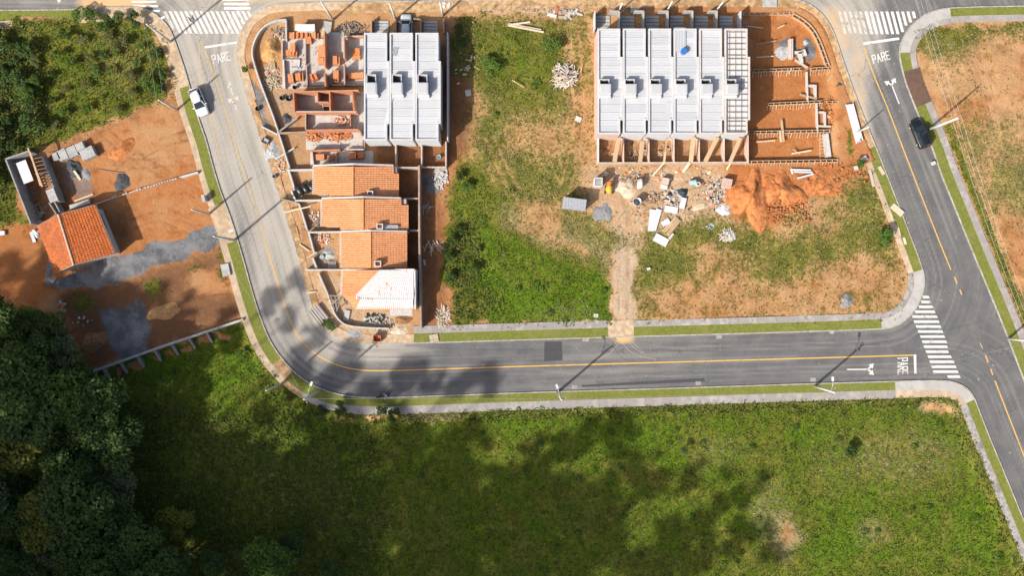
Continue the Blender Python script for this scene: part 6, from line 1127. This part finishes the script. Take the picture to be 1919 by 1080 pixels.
rubble('rubble_heap', 'loose boards and soil clods between the excavation and right street', 'rubble', 1560, 215, 1.3, 3.2, 70, [M['clay'], M['wood'], M['clay']], .35, flat_=.5, hmax=.1, seed=66); rubble('rubble_heap', 'red clods and sticks around the foot of the clay mounds', 'rubble', 1480, 400, 3.6, 2.0, 160, [M['clay'], M['soil'], M['clay']], .3, flat_=.6, hmax=.05, seed=67); rubble('rubble_heap', 'litter in the first front yards of the white row', 'rubble', 1195, 282, 5.0, 1.5, 90, [M['wood_old'], M['pale'], M['dark'], M['wood'], M['stack']], .3, flat_=.3, hmax=.1, long=1.6, seed=68); rubble('rubble_heap', 'boards and bricks littering the yard below the plank ramps', 'rubble', 1230, 325, 8.0, 1.2, 120, [M['wood_pale'], M['pale'], M['stack'], M['wood_old']], .25, flat_=.3, hmax=.03, long=1.6, seed=69)

rubble('rubble_heap', 'fine mixed chips scattered over the trampled yard below the white row', 'rubble', 1260, 362, 9.0, 3.6, 330, [M['pale'], M['stack'], M['wood_old'], M['soil'], M['wood'], M['dark']], .17, flat_=.4, hmax=.02, long=1.5, seed=71); rubble('rubble_heap', 'brown offcuts and bags piled beside the round open tank', 'rubble', 1222, 372, 1.0, .9, 60, [M['wood_old'], M['wood'], M['soil'], M['wall_beige']], .3, flat_=.4, hmax=.2, long=1.4, seed=72); rubble('rubble_heap', 'loose clods spread between the clay mounds and the right street', 'rubble', 1570, 335, 4.5, 2.2, 170, [M['clay'], M['soil'], M['clay']], .26, flat_=.6, hmax=.04, seed=73)
rubble('rubble_heap', 'brick chips over the floors of the upper brick shell', 'rubble', 605, 115, 5.4, 3.2, 150, [M['stack'], M['pale'], M['wood_pale']], .16, flat_=.5, hmax=.01, seed=74, zat=.27); rubble('rubble_heap', 'brick chips over the floors of the lower brick shell', 'rubble', 630, 270, 3.6, 2.4, 90, [M['stack'], M['pale']], .16, flat_=.5, hmax=.01, seed=75, zat=.25)
# ------------------------------------------------------------ vehicles
def car(label, px, py, ang, L, Wd, Ht, paintm, suv=False):
    p = W(px, py, .6); root = thing('car', label, 'car', (p.x, p.y, 0), None, math.radians(ang)); WL[root.name] = (0, 0, 0)
    hw = Wd / 2; b0 = .26; belt = Ht * .60
    # stations from tail to nose: x, half width, top of body
    st = [(-.5, .74, .52), (-.485, .88, .58), (-.44, .96, .60), (-.30, 1.0, .61), (0, 1.0, .61), (.20, 1.0, .60), (.32, .985, .575), (.42, .94, .53), (.475, .84, .47), (.5, .66, .40)]
    vs = []; n = 10
    for x, w, h in st:
        w_ = hw * w; tp = Ht * h
        for yy, zz in ((-.86, b0), (-1, b0 + .12), (-1.0, tp * .72), (-.95, tp * .93), (-.72, tp), (.72, tp), (.95, tp * .93), (1.0, tp * .72), (1, b0 + .12), (.86, b0)): vs.append((x * L, yy * w_, zz))
    fs = [(i * n + k, i * n + (k + 1) % n, (i + 1) * n + (k + 1) % n, (i + 1) * n + k) for i in range(len(st) - 1) for k in range(n)] + [tuple(range(n - 1, -1, -1)), tuple(range((len(st) - 1) * n, len(st) * n))]
    m = MB(); m.add(vs, fs); body = m.build('body', paintm, root, True)
    xr0, xr1 = (-.47, .25) if suv else (-.45, .24); rr0, rr1 = (-.41, .06) if suv else (-.33, .05)
    zb = Ht * .60; zt = Ht * .97; vb = [(xr0 * L, -hw * .9, zb), (xr1 * L, -hw * .9, zb), (xr1 * L, hw * .9, zb), (xr0 * L, hw * .9, zb)]; vt = [(rr0 * L, -hw * .70, zt), (rr1 * L, -hw * .70, zt), (rr1 * L, hw * .70, zt), (rr0 * L, hw * .70, zt)]
    m = MB(); m.add(vb + vt, [(0, 1, 5, 4), (1, 2, 6, 5), (2, 3, 7, 6), (3, 0, 4, 7), (4, 5, 6, 7)]); m.build('windows', M['glass'], root)
    m = MB(); x0, x1 = rr0 * L - .04, rr1 * L + .06; w_ = hw * .74; nn = 5; vs = []
    for i in range(nn):
        x = x0 + (x1 - x0) * i / (nn - 1); e = .93 if i in (0, nn - 1) else 1.0
        for y, z in ((-w_ * e, zt - .03), (-w_ * .8 * e, zt + .03), (0, zt + .055), (w_ * .8 * e, zt + .03), (w_ * e, zt - .03)): vs.append((x, y, z - (0 if 0 < i < nn - 1 else .03)))
    m.add(vs, [(i * 5 + k, i * 5 + k + 1, (i + 1) * 5 + k + 1, (i + 1) * 5 + k) for i in range(nn - 1) for k in range(4)]); m.build('roof', paintm, root, True)
    for s in (-1, 1):
        for a, b in ((0, 4), (1, 5)):
            q = Vector(vb[a]); r_ = Vector(vt[b - 4]); q.y = abs(q.y) * s; r_.y = abs(r_.y) * s; m = MB(); m.bar(q, r_, .09, .06); m.build('pillar', paintm, root)
        xm = -.12 * L; m = MB(); m.bar((xm, s * hw * .905, zb), (xm, s * hw * .715, zt), .08, .05); m.build('pillar', paintm, root)
        m = MB(); m.box((.17 * L, s * (hw + .09), zb + .05), (.14, .2, .13)); m.build('mirror', paintm, root)
        m = MB(); m.box((.455 * L, s * hw * .68, Ht * .40), (.22, .3, .12)); m.build('headlight', M['lamp_clear'], root)
        m = MB(); m.box((-.485 * L, s * hw * .74, Ht * .50), (.12, .26, .18)); m.build('tail_light', M['lamp_red'], root)
        for xw in (-.31, .31):
            m = MB(); m.tube([(xw * L, s * (hw - .2), .31), (xw * L, s * (hw + .01), .31)], .31, 16); wh = m.build('tyre', M['rubber'], root); m = MB(); m.tube([(xw * L, s * (hw + .012), .31), (xw * L, s * (hw + .025), .31)], .19, 12); m.build('rim', M['steel'], wh)
    m = MB(); m.box((.49 * L, 0, .42), (.1, Wd * .7, .16)); m.build('bumper', M['black'], root); m = MB(); m.box((-.49 * L, 0, .42), (.1, Wd * .7, .16)); m.build('bumper', M['black'], root)
    return root
car('white hatchback parked at the kerb of the left street', 373, 191, -68, 4.25, 1.78, 1.5, M['car_white']); car('dark blue black car parked at the kerb of the right street', 1724.5, 251, 112, 4.35, 1.8, 1.6, M['car_black'], True); car('pale silver car parked in the middle bay behind the row of three', 761.5, 51, 90, 3.9, 1.65, 1.45, M['car_silver'])
p = W(718, 743, .5); root = thing('motorcycle', 'parked black motorcycle at the kerb of the lower street', 'motorcycle', (p.x, p.y, 0), None, math.radians(12)); WL[root.name] = (0, 0, 0)
for x in (-.62, .62):
    m = MB(); pts = [(x + .29 * math.cos(a), 0, .31 + .29 * math.sin(a)) for a in [i * 6.2832 / 16 for i in range(17)]]; m.tube(pts, .055, 6, False); tw_ = m.build('tyre', M['rubber'], root, True); m = MB(); m.tube([(x, -.05, .31), (x, .05, .31)], .12, 10); m.build('hub', M['steel'], tw_)
m = MB(); m.tube([(-.3, 0, .62), (0, 0, .74), (.25, 0, .84), (.38, 0, .8)], [.12, .16, .17, .1], 10); m.build('fuel_tank', M['black'], root, True); m = MB(); m.tube([(-.75, 0, .82), (-.5, 0, .8), (-.15, 0, .76)], [.09, .15, .12], 10); m.build('seat', M['black'], root, True)
m = MB(); m.tube([(.62, 0, .31), (.4, 0, .95)], .045, 8); m.build('fork', M['steel'], root); m = MB(); m.tube([(.25, -.4, 1.0), (.4, -.2, 1.02), (.42, 0, 1.0), (.4, .2, 1.02), (.25, .4, 1.0)], .03, 6); hb = m.build('handlebar', M['steel'], root)
for s in (-1, 1): m = MB(); m.box((.38, s * .36, 1.16), (.04, .16, .1)); m.build('mirror', M['lamp_clear'], hb)
m = MB(); m.box((0, 0, .42), (.45, .3, .32)); m.build('engine', M['steel'], root); m = MB(); m.tube([(.05, -.17, .3), (-.75, -.2, .36)], .055, 8); m.build('exhaust', M['steel'], root); m = MB(); m.box((.56, 0, .88), (.14, .2, .18)); m.build('headlight', M['lamp_clear'], root); m = MB(); m.box((-.85, 0, .8), (.24, .3, .22)); m.build('luggage_box', M['black'], root)
# the small dark dog on the zebra crossing
vs = [(0, 0, .36), (.2, 0, .37), (.33, 0, .42), (.44, .02, .50), (.55, .03, .47), (-.22, 0, .37), (-.34, 0, .45), (-.46, .03, .52), (.2, .08, .2), (.21, .08, .02), (.2, -.08, .2), (.23, -.08, .02), (-.2, .08, .26), (-.26, .08, .15), (-.22, .08, .02), (-.2, -.08, .26), (-.24, -.08, .15), (-.2, -.08, .02), (.43, .07, .57), (.43, -.05, .57)]
es = [(0, 1), (1, 2), (2, 3), (3, 4), (0, 5), (5, 6), (6, 7), (1, 8), (8, 9), (1, 10), (10, 11), (5, 12), (12, 13), (13, 14), (5, 15), (15, 16), (16, 17), (3, 18), (3, 19)]
rs = [.11, .12, .08, .085, .045, .10, .03, .02, .045, .03, .045, .03, .06, .035, .03, .06, .035, .03, .02, .02]
me = bpy.data.meshes.new('dog'); me.from_pydata([Vector(v) for v in vs], es, []); dog = bpy.data.objects.new('dog', me); COL.objects.link(dog); md = dog.modifiers.new('skin', 'SKIN')
for v, r_ in zip(me.skin_vertices[0].data, rs): v.radius = (r_, r_)
me.skin_vertices[0].data[0].use_root = True; dog.modifiers.new('sub', 'SUBSURF').render_levels = 1; me.materials.append(M['black']); p = W(358.5, 38); dog.location = (p.x, p.y, .01); dog.rotation_euler = (0, 0, math.radians(125)); tag(dog, 'small dark dog walking over the upper left zebra crossing', 'dog')

# ------------------------------------------------------------ trees and shrubs
def leaves(rnd, n, clumps, size, out=.55):
    """n leaf sprays over the surface and volume of clumps; returns quads and shade"""
    c = np.array([k[:3] for k in clumps]); r = np.array([k[3] for k in clumps]); pr = r ** 2; pr = pr / pr.sum(); i = rnd.choice(len(c), n, p=pr)
    d = rnd.normal(size=(n, 3)); d[:, 2] = np.abs(d[:, 2]) * .9 + d[:, 2] * .25; d /= np.linalg.norm(d, axis=1)[:, None]; f = rnd.uniform(.55, 1.05, n) ** .6
    P = c[i] + d * (r[i] * f)[:, None] * np.array([1, 1, .8]); N = d * out + rnd.normal(size=(n, 3)) * .5 + np.array([0, 0, .45]); N /= np.linalg.norm(N, axis=1)[:, None]
    T_ = np.cross(N, rnd.normal(size=(n, 3))); T_ /= np.linalg.norm(T_, axis=1)[:, None]; B = np.cross(N, T_); s = size * rnd.uniform(.6, 1.35, n)[:, None]
    V = np.stack([P - T_ * s * .5, P + B * s * .32 - N * s * .06, P + T_ * s * .5, P - B * s * .32 - N * s * .06], 1).reshape(-1, 3)
    sh = np.clip(rnd.uniform(0, 1, n) * .6 + .4 * rnd.uniform(0, 1, len(c))[i], 0, 1); return V, np.repeat(sh, 4), np.repeat(rnd.uniform(0, 1, n), 4)
def leafmesh(name, V, sh, fl, mat):
    n = len(V) // 4; Q_ = np.arange(n * 4).reshape(n, 4); o = gridmesh(name, V, Q_, mat, False); colour_attr(o.data, 'lc', [sh, fl, sh]); return o
def make_tree(seed, R_, Hh, n, size, mat, trunk=True, nclump=16):
    rnd = np.random.RandomState(seed); cl = []
    for k in range(nclump):
        a = rnd.uniform(0, 6.28); rr = R_ * math.sqrt(rnd.uniform(0, 1)) * .8; z = Hh * .62 + (1 - (rr / R_) ** 2) * Hh * .25 * rnd.uniform(.5, 1.2); cl.append((rr * math.cos(a), rr * math.sin(a), z, R_ * rnd.uniform(.24, .46)))
    V, sh, fl = leaves(rnd, n, cl, size); cr = leafmesh('crown', V, sh, fl, mat); tk = None
    if trunk:
        m = MB(); m.tube([(0, 0, -1.2), (.05, .05, Hh * .3), (0, .1, Hh * .6)], [Hh * .028, Hh * .02, Hh * .012], 8)
        for c in cl[:7]: m.tube([(0, .05, Hh * .35), (c[0] * .5, c[1] * .5, (Hh * .35 + c[2]) / 2), (c[0], c[1], c[2])], [Hh * .012, Hh * .008, Hh * .004], 5)
        tk = m.build('trunk', M['bark'])
    return cr, tk
PR = {'wood': [make_tree(s, 3.6, 10, 2600, .42, M['leaf']) for s in (1, 2, 3, 4)], 'yellow': [make_tree(5, 3.4, 9, 2600, .4, M['leaf_yellow'])], 'pale': [make_tree(6, 3.0, 8, 2300, .34, M['leaf_pale'])], 'lush': [make_tree(7, 2.6, 7, 2200, .36, M['leaf_lush'])],
      'bush': [make_tree(s, 1.5, 2.2, 800, .3, M['leaf_lush'], False, 12) for s in (11, 12)], 'drybush': [make_tree(s, 1.6, 2.0, 900, .26, M['leaf_dry'], False, 12) for s in (13, 14)], 'darkbush': [make_tree(s, 1.6, 2.2, 900, .3, M['leaf'], False, 12) for s in (15, 16)]}
used_p = set()
def put_tree(kind, px, py, h, label, group, name='tree', sc=None, cat='tree'):
    k = random.randrange(len(PR[kind])); cr, tk = PR[kind][k]; base = {'wood': 10, 'yellow': 9, 'pale': 8, 'lush': 7}.get(kind, 2.2); s = h / base; p = W(px, py, h * .75); z = gzlow(p.x, p.y) - .05
    root = thing(name, label, cat, (p.x, p.y, z), group, random.uniform(0, 6.28)); sc = sc or s * random.uniform(.75, 1.25)
    for o in (cr, tk):
        if o is None: continue
        if o.name in used_p: c = o.copy(); COL.objects.link(c)
        else: c = o; used_p.add(o.name)
        c.parent = root; c.scale = (sc, sc, s); c['category'] = '' ; del c['category']
    return root
rt = random.Random(5); PEND = []; PEND2 = []
FL = 'dark green broadleaf tree in the shaded woods at the lower left'; FG = 'trees of the shaded woods at the lower left'
spots = []
def region(poly, n, mind):
    xs = [q[0] for q in poly]; ys = [q[1] for q in poly]; tries = 0; c = 0
    while c < n and tries < 6000:
        tries += 1; x = rt.uniform(min(xs), max(xs)); y = rt.uniform(min(ys), max(ys))
        if not inside(np.array([x]), np.array([y]), poly)[0]: continue
        if any((x - a) ** 2 + (y - b) ** 2 < mind ** 2 for a, b in spots): continue
        spots.append((x, y)); c += 1; yield x, y
SPECIAL = [('yellow', 90, 975, 10, 'yellowish green broad tree standing out in the dark woods, bottom left'), ('yellow', 15, 745, 8, 'yellow green tree at the left edge of the woods'), ('pale', 105, 665, 8, 'pale grey green tree beside the brown soil heap'), ('pale', 60, 1055, 8, 'grey green tree at the bottom left corner of the picture'), ('lush', 500, 1050, 9, 'fresh green tree at the bottom edge left of centre'), ('pale', 160, 905, 9, 'rounded grey green crown in the middle of the woods'), ('lush', 50, 850, 8, 'bright green crown near the left edge of the woods'), ('yellow', 320, 985, 7, 'small yellow green tree at the inner edge of the woods')]
for kind, x, y, h, lab in SPECIAL: spots.append((x, y)); put_tree(kind, x, y, h, lab, 'single standing crowns in the woods')
for x, y in list(region([(-40, 600), (70, 585), (110, 640), (120, 720), (180, 760), (200, 860), (215, 930), (250, 970), (290, 1020), (340, 1090), (-40, 1100)], 54, 36)): kd = rt.choice(['wood'] * 10 + ['pale', 'lush', 'yellow']); PEND.append((put_tree(kd, x, y, rt.uniform(6, 12.5), FL, FG), x, y, {'wood': 'dark green', 'pale': 'grey green', 'lush': 'fresh green', 'yellow': 'yellow green'}[kd] + ' tree of the lower left woods'))
for x, y in list(region([(330, 1040), (600, 1030), (650, 1070), (640, 1110), (330, 1110)], 9, 36)): PEND2.append((put_tree('wood', x, y, rt.uniform(5, 6.5), 'x', 'trees at the bottom edge'), x, y))
# scrub above the left lots
SL, SG = 'dark green shrub in the overgrown plot at the upper left', 'shrubs of the overgrown plot at the upper left'
for x, y in list(region([(-30, 40), (40, 50), (60, 150), (60, 260), (10, 300), (5, 410), (-30, 420)], 16, 30)): PEND.append((put_tree('darkbush', x, y, rt.uniform(1.3, 2.4), SL, SG, 'shrub', cat='shrub'), x, y, 'tall dark shrub left in the overgrown plot'))
for x, y in list(region([(40, 60), (270, 60), (300, 160), (230, 210), (110, 250), (50, 250)], 26, 27)): PEND.append((put_tree(rt.choice(['darkbush', 'drybush', 'drybush', 'bush']), x, y, rt.uniform(.8, 1.6), 'x', SG, 'shrub', cat='shrub'), x, y, 'low shrub in the overgrown plot'))
for x, y, h, kind, lab in ((155, 28, 1.8, 'bush', 'fresh green shrub at the top of the overgrown plot, left one'), (175, 32, 1.4, 'bush', 'fresh green shrub at the top of the overgrown plot, second'), (222, 32, 1.4, 'bush', 'fresh green shrub at the top of the overgrown plot, third'), (278, 152, 1.8, 'bush', 'bright green shrub at the right edge of the overgrown plot'), (65, 150, 2.6, 'lush', 'bright green small tree on the left of the overgrown plot'), (50, 175, 3.0, 'lush', 'bright green small tree below the other in the overgrown plot'), (215, 85, 1.4, 'drybush', 'pale flowering shrub in the overgrown plot, upper'), (232, 75, 1.4, 'drybush', 'pale flowering shrub in the overgrown plot, top right'), (245, 140, 1.3, 'drybush', 'pale flowering shrub in the overgrown plot, lower'), (290, 170, 1.2, 'darkbush', 'dark shrub at the bank beside the left pavement, lower'), (292, 100, 1.1, 'darkbush', 'dark shrub at the bank beside the left pavement, upper'), (305, 140, 1.1, 'darkbush', 'dark shrub at the bank beside the left pavement, middle'), (250, 38, 1.8, 'darkbush', 'dark shrub along the top bank, right'), (200, 45, 1.6, 'darkbush', 'dark shrub along the top bank, middle'),
    (919, 122, 1.6, 'bush', 'round bright green bush in the middle lot'), (1033, 82, 1.5, 'bush', 'yellow green bush near the top of the middle lot'), (884, 505, 1.5, 'bush', 'bright leafy bush in the weeds behind the tiled row'), (848, 450, 1.3, 'darkbush', 'dark bush behind the third tiled house, upper'), (842, 480, 1.3, 'darkbush', 'dark bush behind the third tiled house, middle'), (845, 520, 1.2, 'darkbush', 'dark bush behind the white sloped house'), (862, 430, 1.2, 'darkbush', 'dark bush at the upper end of the weeds'), (862, 330, 1.2, 'darkbush', 'dark bush beside the plaster rubble'), (875, 352, 1.4, 'bush', 'fresh bush below the plaster rubble'), (895, 470, 1.1, 'drybush', 'olive bush in the weeds, right'), (1660, 438, 1.7, 'bush', 'yellow green bush at the right edge of the middle lot'), (1656, 452, 1.3, 'bush', 'smaller bush below the yellow green one'), (870, 78, 1.0, 'darkbush', 'dark bush in the shade right of the row of three'), (860, 55, 1.0, 'darkbush', 'dark bush at the top right of the row of three'), (1615, 305, 1.3, 'bush', 'green bush by the cream box'), (612, 605, 1.1, 'bush', 'green weeds at the kerb of the bend, left'), (622, 612, 1.0, 'bush', 'green weeds at the kerb of the bend, right'), (461, 128, 1.2, 'bush', 'green bush by the kerb outside the curved wall'), (1285, 848, 2.0, 'pale', 'pale leaved low tree standing in the lower meadow'), (1600, 850, 1.6, 'darkbush', 'dark shrub in the lower meadow on the right'), (452, 665, 1.4, 'bush', 'bright green shrub below the left pavement'), (717, 770, 1.5, 'darkbush', 'bluish shrub below the lower pavement, left'), (735, 778, 1.4, 'darkbush', 'dark shrub below the lower pavement, second'), (640, 765, 1.6, 'darkbush', 'dark shrub at the bank below the bend'), (600, 775, 1.5, 'darkbush', 'dark shrub at the bank left of the bend')):
    put_tree(kind, x, y, h, lab, None, 'shrub' if kind not in ('lush', 'pale') else 'tree', cat='shrub')
NUM = ['first', 'second', 'third', 'fourth', 'fifth', 'sixth', 'seventh', 'eighth', 'ninth', 'tenth', 'eleventh', 'twelfth', 'thirteenth', 'fourteenth', 'fifteenth']
for kind in sorted({q[3] for q in PEND}):
    L_ = sorted([q for q in PEND if q[3] == kind], key=lambda q: q[2]); per = max(4, math.ceil(len(L_) / 8)); nb_ = math.ceil(len(L_) / per)
    for bi in range(nb_):
        for ri, q in enumerate(sorted(L_[bi * per:(bi + 1) * per], key=lambda q: q[1])): q[0]['label'] = f'{kind}, {NUM[ri]} from left, {NUM[bi]} band down'
for ri, q in enumerate(sorted(PEND2, key=lambda q: q[1])): q[0]['label'] = f'dark green tree at the bottom edge left of centre, {NUM[ri]} from left'
for k_ in PR.values():
    for pr_ in k_:
        for o in pr_:
            if o is not None and o.name not in used_p: bpy.data.objects.remove(o)
# wooded hillside outside the picture, source of the long soft shadows
rnd = np.random.RandomState(99); crowns = []
def shade(px, py, r, t_): x, y = G2(px, py); crowns.append((x - SX * t_, y - SY * t_, TAN * t_, r))
mass = [(-500, 560), (-200, 560), (60, 585), (120, 640), (180, 750), (330, 800), (470, 860), (690, 850), (780, 880), (880, 890), (1000, 890), (1130, 930), (1170, 1000), (1240, 1080), (1200, 1300), (-500, 1500)]
gxx, gyy = np.meshgrid(np.arange(-480, 1250, 62), np.arange(630, 1480, 62)); 
for x, y in zip(gxx.ravel() + rnd.uniform(-24, 24, gxx.size), gyy.ravel() + rnd.uniform(-24, 24, gxx.size)):
    if inside(np.array([x]), np.array([y]), mass)[0]: shade(x, y, rnd.uniform(3.4, 5.0), rnd.uniform(70, 100))
for b in ((130, 560, 50), (200, 610, 55), (300, 640, 48), (345, 655, 40), (420, 650, 30), (280, 560, 26), (120, 630, 50), (230, 680, 50), (270, 690, 45), (180, 680, 50), (40, 600, 50), (330, 610, 28), (240, 560, 26), (200, 540, 26), (60, 550, 36), (-20, 560, 45), (110, 600, 40), (160, 620, 45), (92, 455, 15), (80, 490, 20), (115, 505, 18), (165, 548, 30), (20, 500, 34), (60, 520, 30), (120, 545, 26), (220, 545, 16), (260, 600, 30), (300, 600, 26), (390, 640, 34), (350, 560, 14), (160, 590, 30), (420, 600, 20),  (300, 700, 22), (360, 690, 20), (250, 730, 26), (340, 760, 26), (480, 790, 26), (560, 800, 30),
          (510, 565, 27), (562, 522, 22), (540, 600, 24), (592, 628, 28), (560, 665, 22), (640, 690, 40), (560, 695, 30), (610, 720, 30), (655, 655, 22), (700, 735, 34), (745, 725, 34), (770, 692, 34), (800, 715, 26), (880, 712, 22), (905, 700, 24), (925, 728, 24), (850, 730, 20), (660, 770, 30), (760, 770, 22), (590, 760, 34), (540, 740, 22),
          (760, 830, 40), (850, 830, 34), (890, 840, 24), (880, 800, 16), (990, 860, 30), (1050, 850, 34), (1080, 830, 36), (1140, 815, 36), (1150, 850, 38), (1190, 880, 34), (1200, 920, 36), (1240, 900, 18), (1280, 915, 24), (1300, 880, 14), (1350, 900, 18), (1340, 960, 30), (1390, 940, 24), (1420, 905, 18), (1300, 1000, 38), (1250, 1010, 38), (1380, 1020, 38), (1330, 1050, 38), (1280, 1060, 40), (1430, 1010, 20), (1440, 1050, 26), (820, 870, 40), (930, 900, 34), (980, 910, 36), (720, 840, 34)):
    shade(b[0], b[1], b[2] * S * .88, rnd.uniform(62, 85))
cl = []
for x, y, z, r in crowns:
    for k in range(9): a = rnd.uniform(0, 6.28); q = r * math.sqrt(rnd.uniform(0, 1)) * .75; cl.append((x + q * math.cos(a), y + q * math.sin(a), z + rnd.uniform(-.5, .5) * r, r * rnd.uniform(.3, .5)))
V, sh, fl = leaves(rnd, int(len(cl) * 80), cl, 1.05); hf = leafmesh('hillside_forest', V, sh, fl, M['leaf']); tag(hf, 'forest on the hillside beyond the lower left picture edge', 'forest', kind='stuff')
m = MB()
for x, y, z, r in crowns: m.tube([(x, y, min(gzlow(x, y), z - 6) - 1), (x, y, z)], [.3, .12], 5)
tr = m.build('trunks', M['bark'], hf); tr['kind'] = 'stuff'
# ------------------------------------------------------------ meadow grass and weeds
def tufts(name, label, cond, n, hmin, hmax, wmul, seed, bright=1.0):
    rnd = np.random.RandomState(seed); px = rnd.uniform(-40, 1960, n * 3); py = rnd.uniform(0, 1110, n * 3); i = np.clip(((px + 60) / 3).astype(int) + len(far), 0, nx - 1); j = np.clip(((py + 60) / 3).astype(int) + len(far), 0, ny - 1)
    w_ = cond[j, i]; keep = (rnd.uniform(0, 1, n * 3) < w_) & (~near_road[j, i]); px, py, i, j = px[keep][:n], py[keep][:n], i[keep][:n], j[keep][:n]; n = len(px)
    z = Z[j, i] - .03; x = (px - 960) * S; y = (540 - py) * S; h = rnd.uniform(hmin, hmax, n) * (.7 + .6 * weed[j, i]); nb = 3; Vs = []; 
    base = np.stack([x, y, z], 1)
    lu_, dr_, we_ = lush[j, i] + rnd.uniform(-.35, .35, n), dry[j, i] + rnd.uniform(-.4, .4, n), weed[j, i] + rnd.uniform(-.3, .3, n)
    c = np.array([.122, .13, .022])[None] * np.ones((n, 1)); mixf = lambda c, t_, f: c * (1 - f[:, None]) + np.array(t_)[None] * f[:, None]
    c = mixf(c, [.10, .16, .012], np.clip(lu_ * 1.2, 0, 1)); c = mixf(c, [.06, .085, .018], np.clip(we_, 0, .9)); c = mixf(c, [.32, .25, .12], np.clip(dr_ * 1.1, 0, .9)); c = c * rnd.uniform(.55, 1.45, n)[:, None] * bright
    for b in range(nb):
        a = rnd.uniform(0, 6.28, n); w = h * wmul * rnd.uniform(.6, 1.2, n); d = np.stack([np.cos(a), np.sin(a), np.zeros(n)], 1); s = np.stack([-np.sin(a), np.cos(a), np.zeros(n)], 1); ln = rnd.uniform(.5, 1.3, n)[:, None]
        tip = base + d * (h[:, None] * ln) + np.array([0, 0, 1])[None] * (h * rnd.uniform(.6, 1, n))[:, None]; mid_ = base + d * (h[:, None] * ln * .45) + np.array([0, 0, 1])[None] * (h * .75)[:, None]
        Vs.append(np.stack([base, mid_ - s * w[:, None] * .5, tip, mid_ + s * w[:, None] * .5], 1))
    V = np.stack(Vs, 1).reshape(-1, 3); o = gridmesh(name, V, np.arange(len(V)).reshape(-1, 4), M['grass'], False); cc = np.repeat(c, 4 * nb, axis=0); colour_attr(o.data, 'lc', [cc[:, 0], cc[:, 1], cc[:, 2]]); return tag(o, label, 'grass', kind='stuff')
inm = np.zeros_like(X, bool); inm[:] = (X > -45) & (X < 1965) & (Y > -5) & (Y < 1115)
gm = grass ** 1.5 * inm
tufts('meadow_grass', 'rough grass and weeds covering the meadow and open lots', gm * .9, 90000, .14, .38, .5, 3)
bankm = np.zeros_like(X); m_ = (polydist(X, Y, [tuple(p) for p in offset(C1, 40)[near(C1, 640, 740):-1:3]]) < 9) | (polydist(X, Y, [tuple(p) for p in offset(C3, -43)[near(C3, 1735, 250)::3]]) < 7) | (polydist(X, Y, [(1735, 66), (1800, 55), (1960, 52)]) < 9) | (polydist(X, Y, [(300, 60), (318, 130), (330, 180)]) < 9) | (polydist(X, Y, [(1630, 320), (1650, 400), (1680, 480), (1690, 540)]) < 6)
tufts('bank_weeds', 'taller weeds on the banks beside the pavements', m_ * inm * 1.0 + inm * (weed > .45) * grass * .25, 20000, .18, .42, .5, 4, 1.25)

rnd = np.random.RandomState(77); wc = []
while len(wc) < 300:
    x, y = rnd.uniform(-30, 1950), rnd.uniform(20, 1105); i = int(np.clip((x + 60) / 3 + len(far), 0, nx - 1)); j = int(np.clip((y + 60) / 3 + len(far), 0, ny - 1))
    if grass[j, i] > .7 and (y > 740 or x < 340 or 830 < x < 1140) and not near_road[j, i] and rnd.rand() < .35 + .6 * fbm(np.array([x / 60.]), np.array([y / 60.]), 88, 2)[0] ** 2: r = rnd.uniform(.2, .6); wc.append(((x - 960) * S, (540 - y) * S, Z[j, i] + r * .15, r))
V, sh, fl = leaves(rnd, 14000, wc, .2); wo = leafmesh('weed_clumps', V, sh, fl, M['leaf_lush']); tag(wo, 'leafy weed clumps dotted through the meadow and lots', 'weeds', kind='stuff')
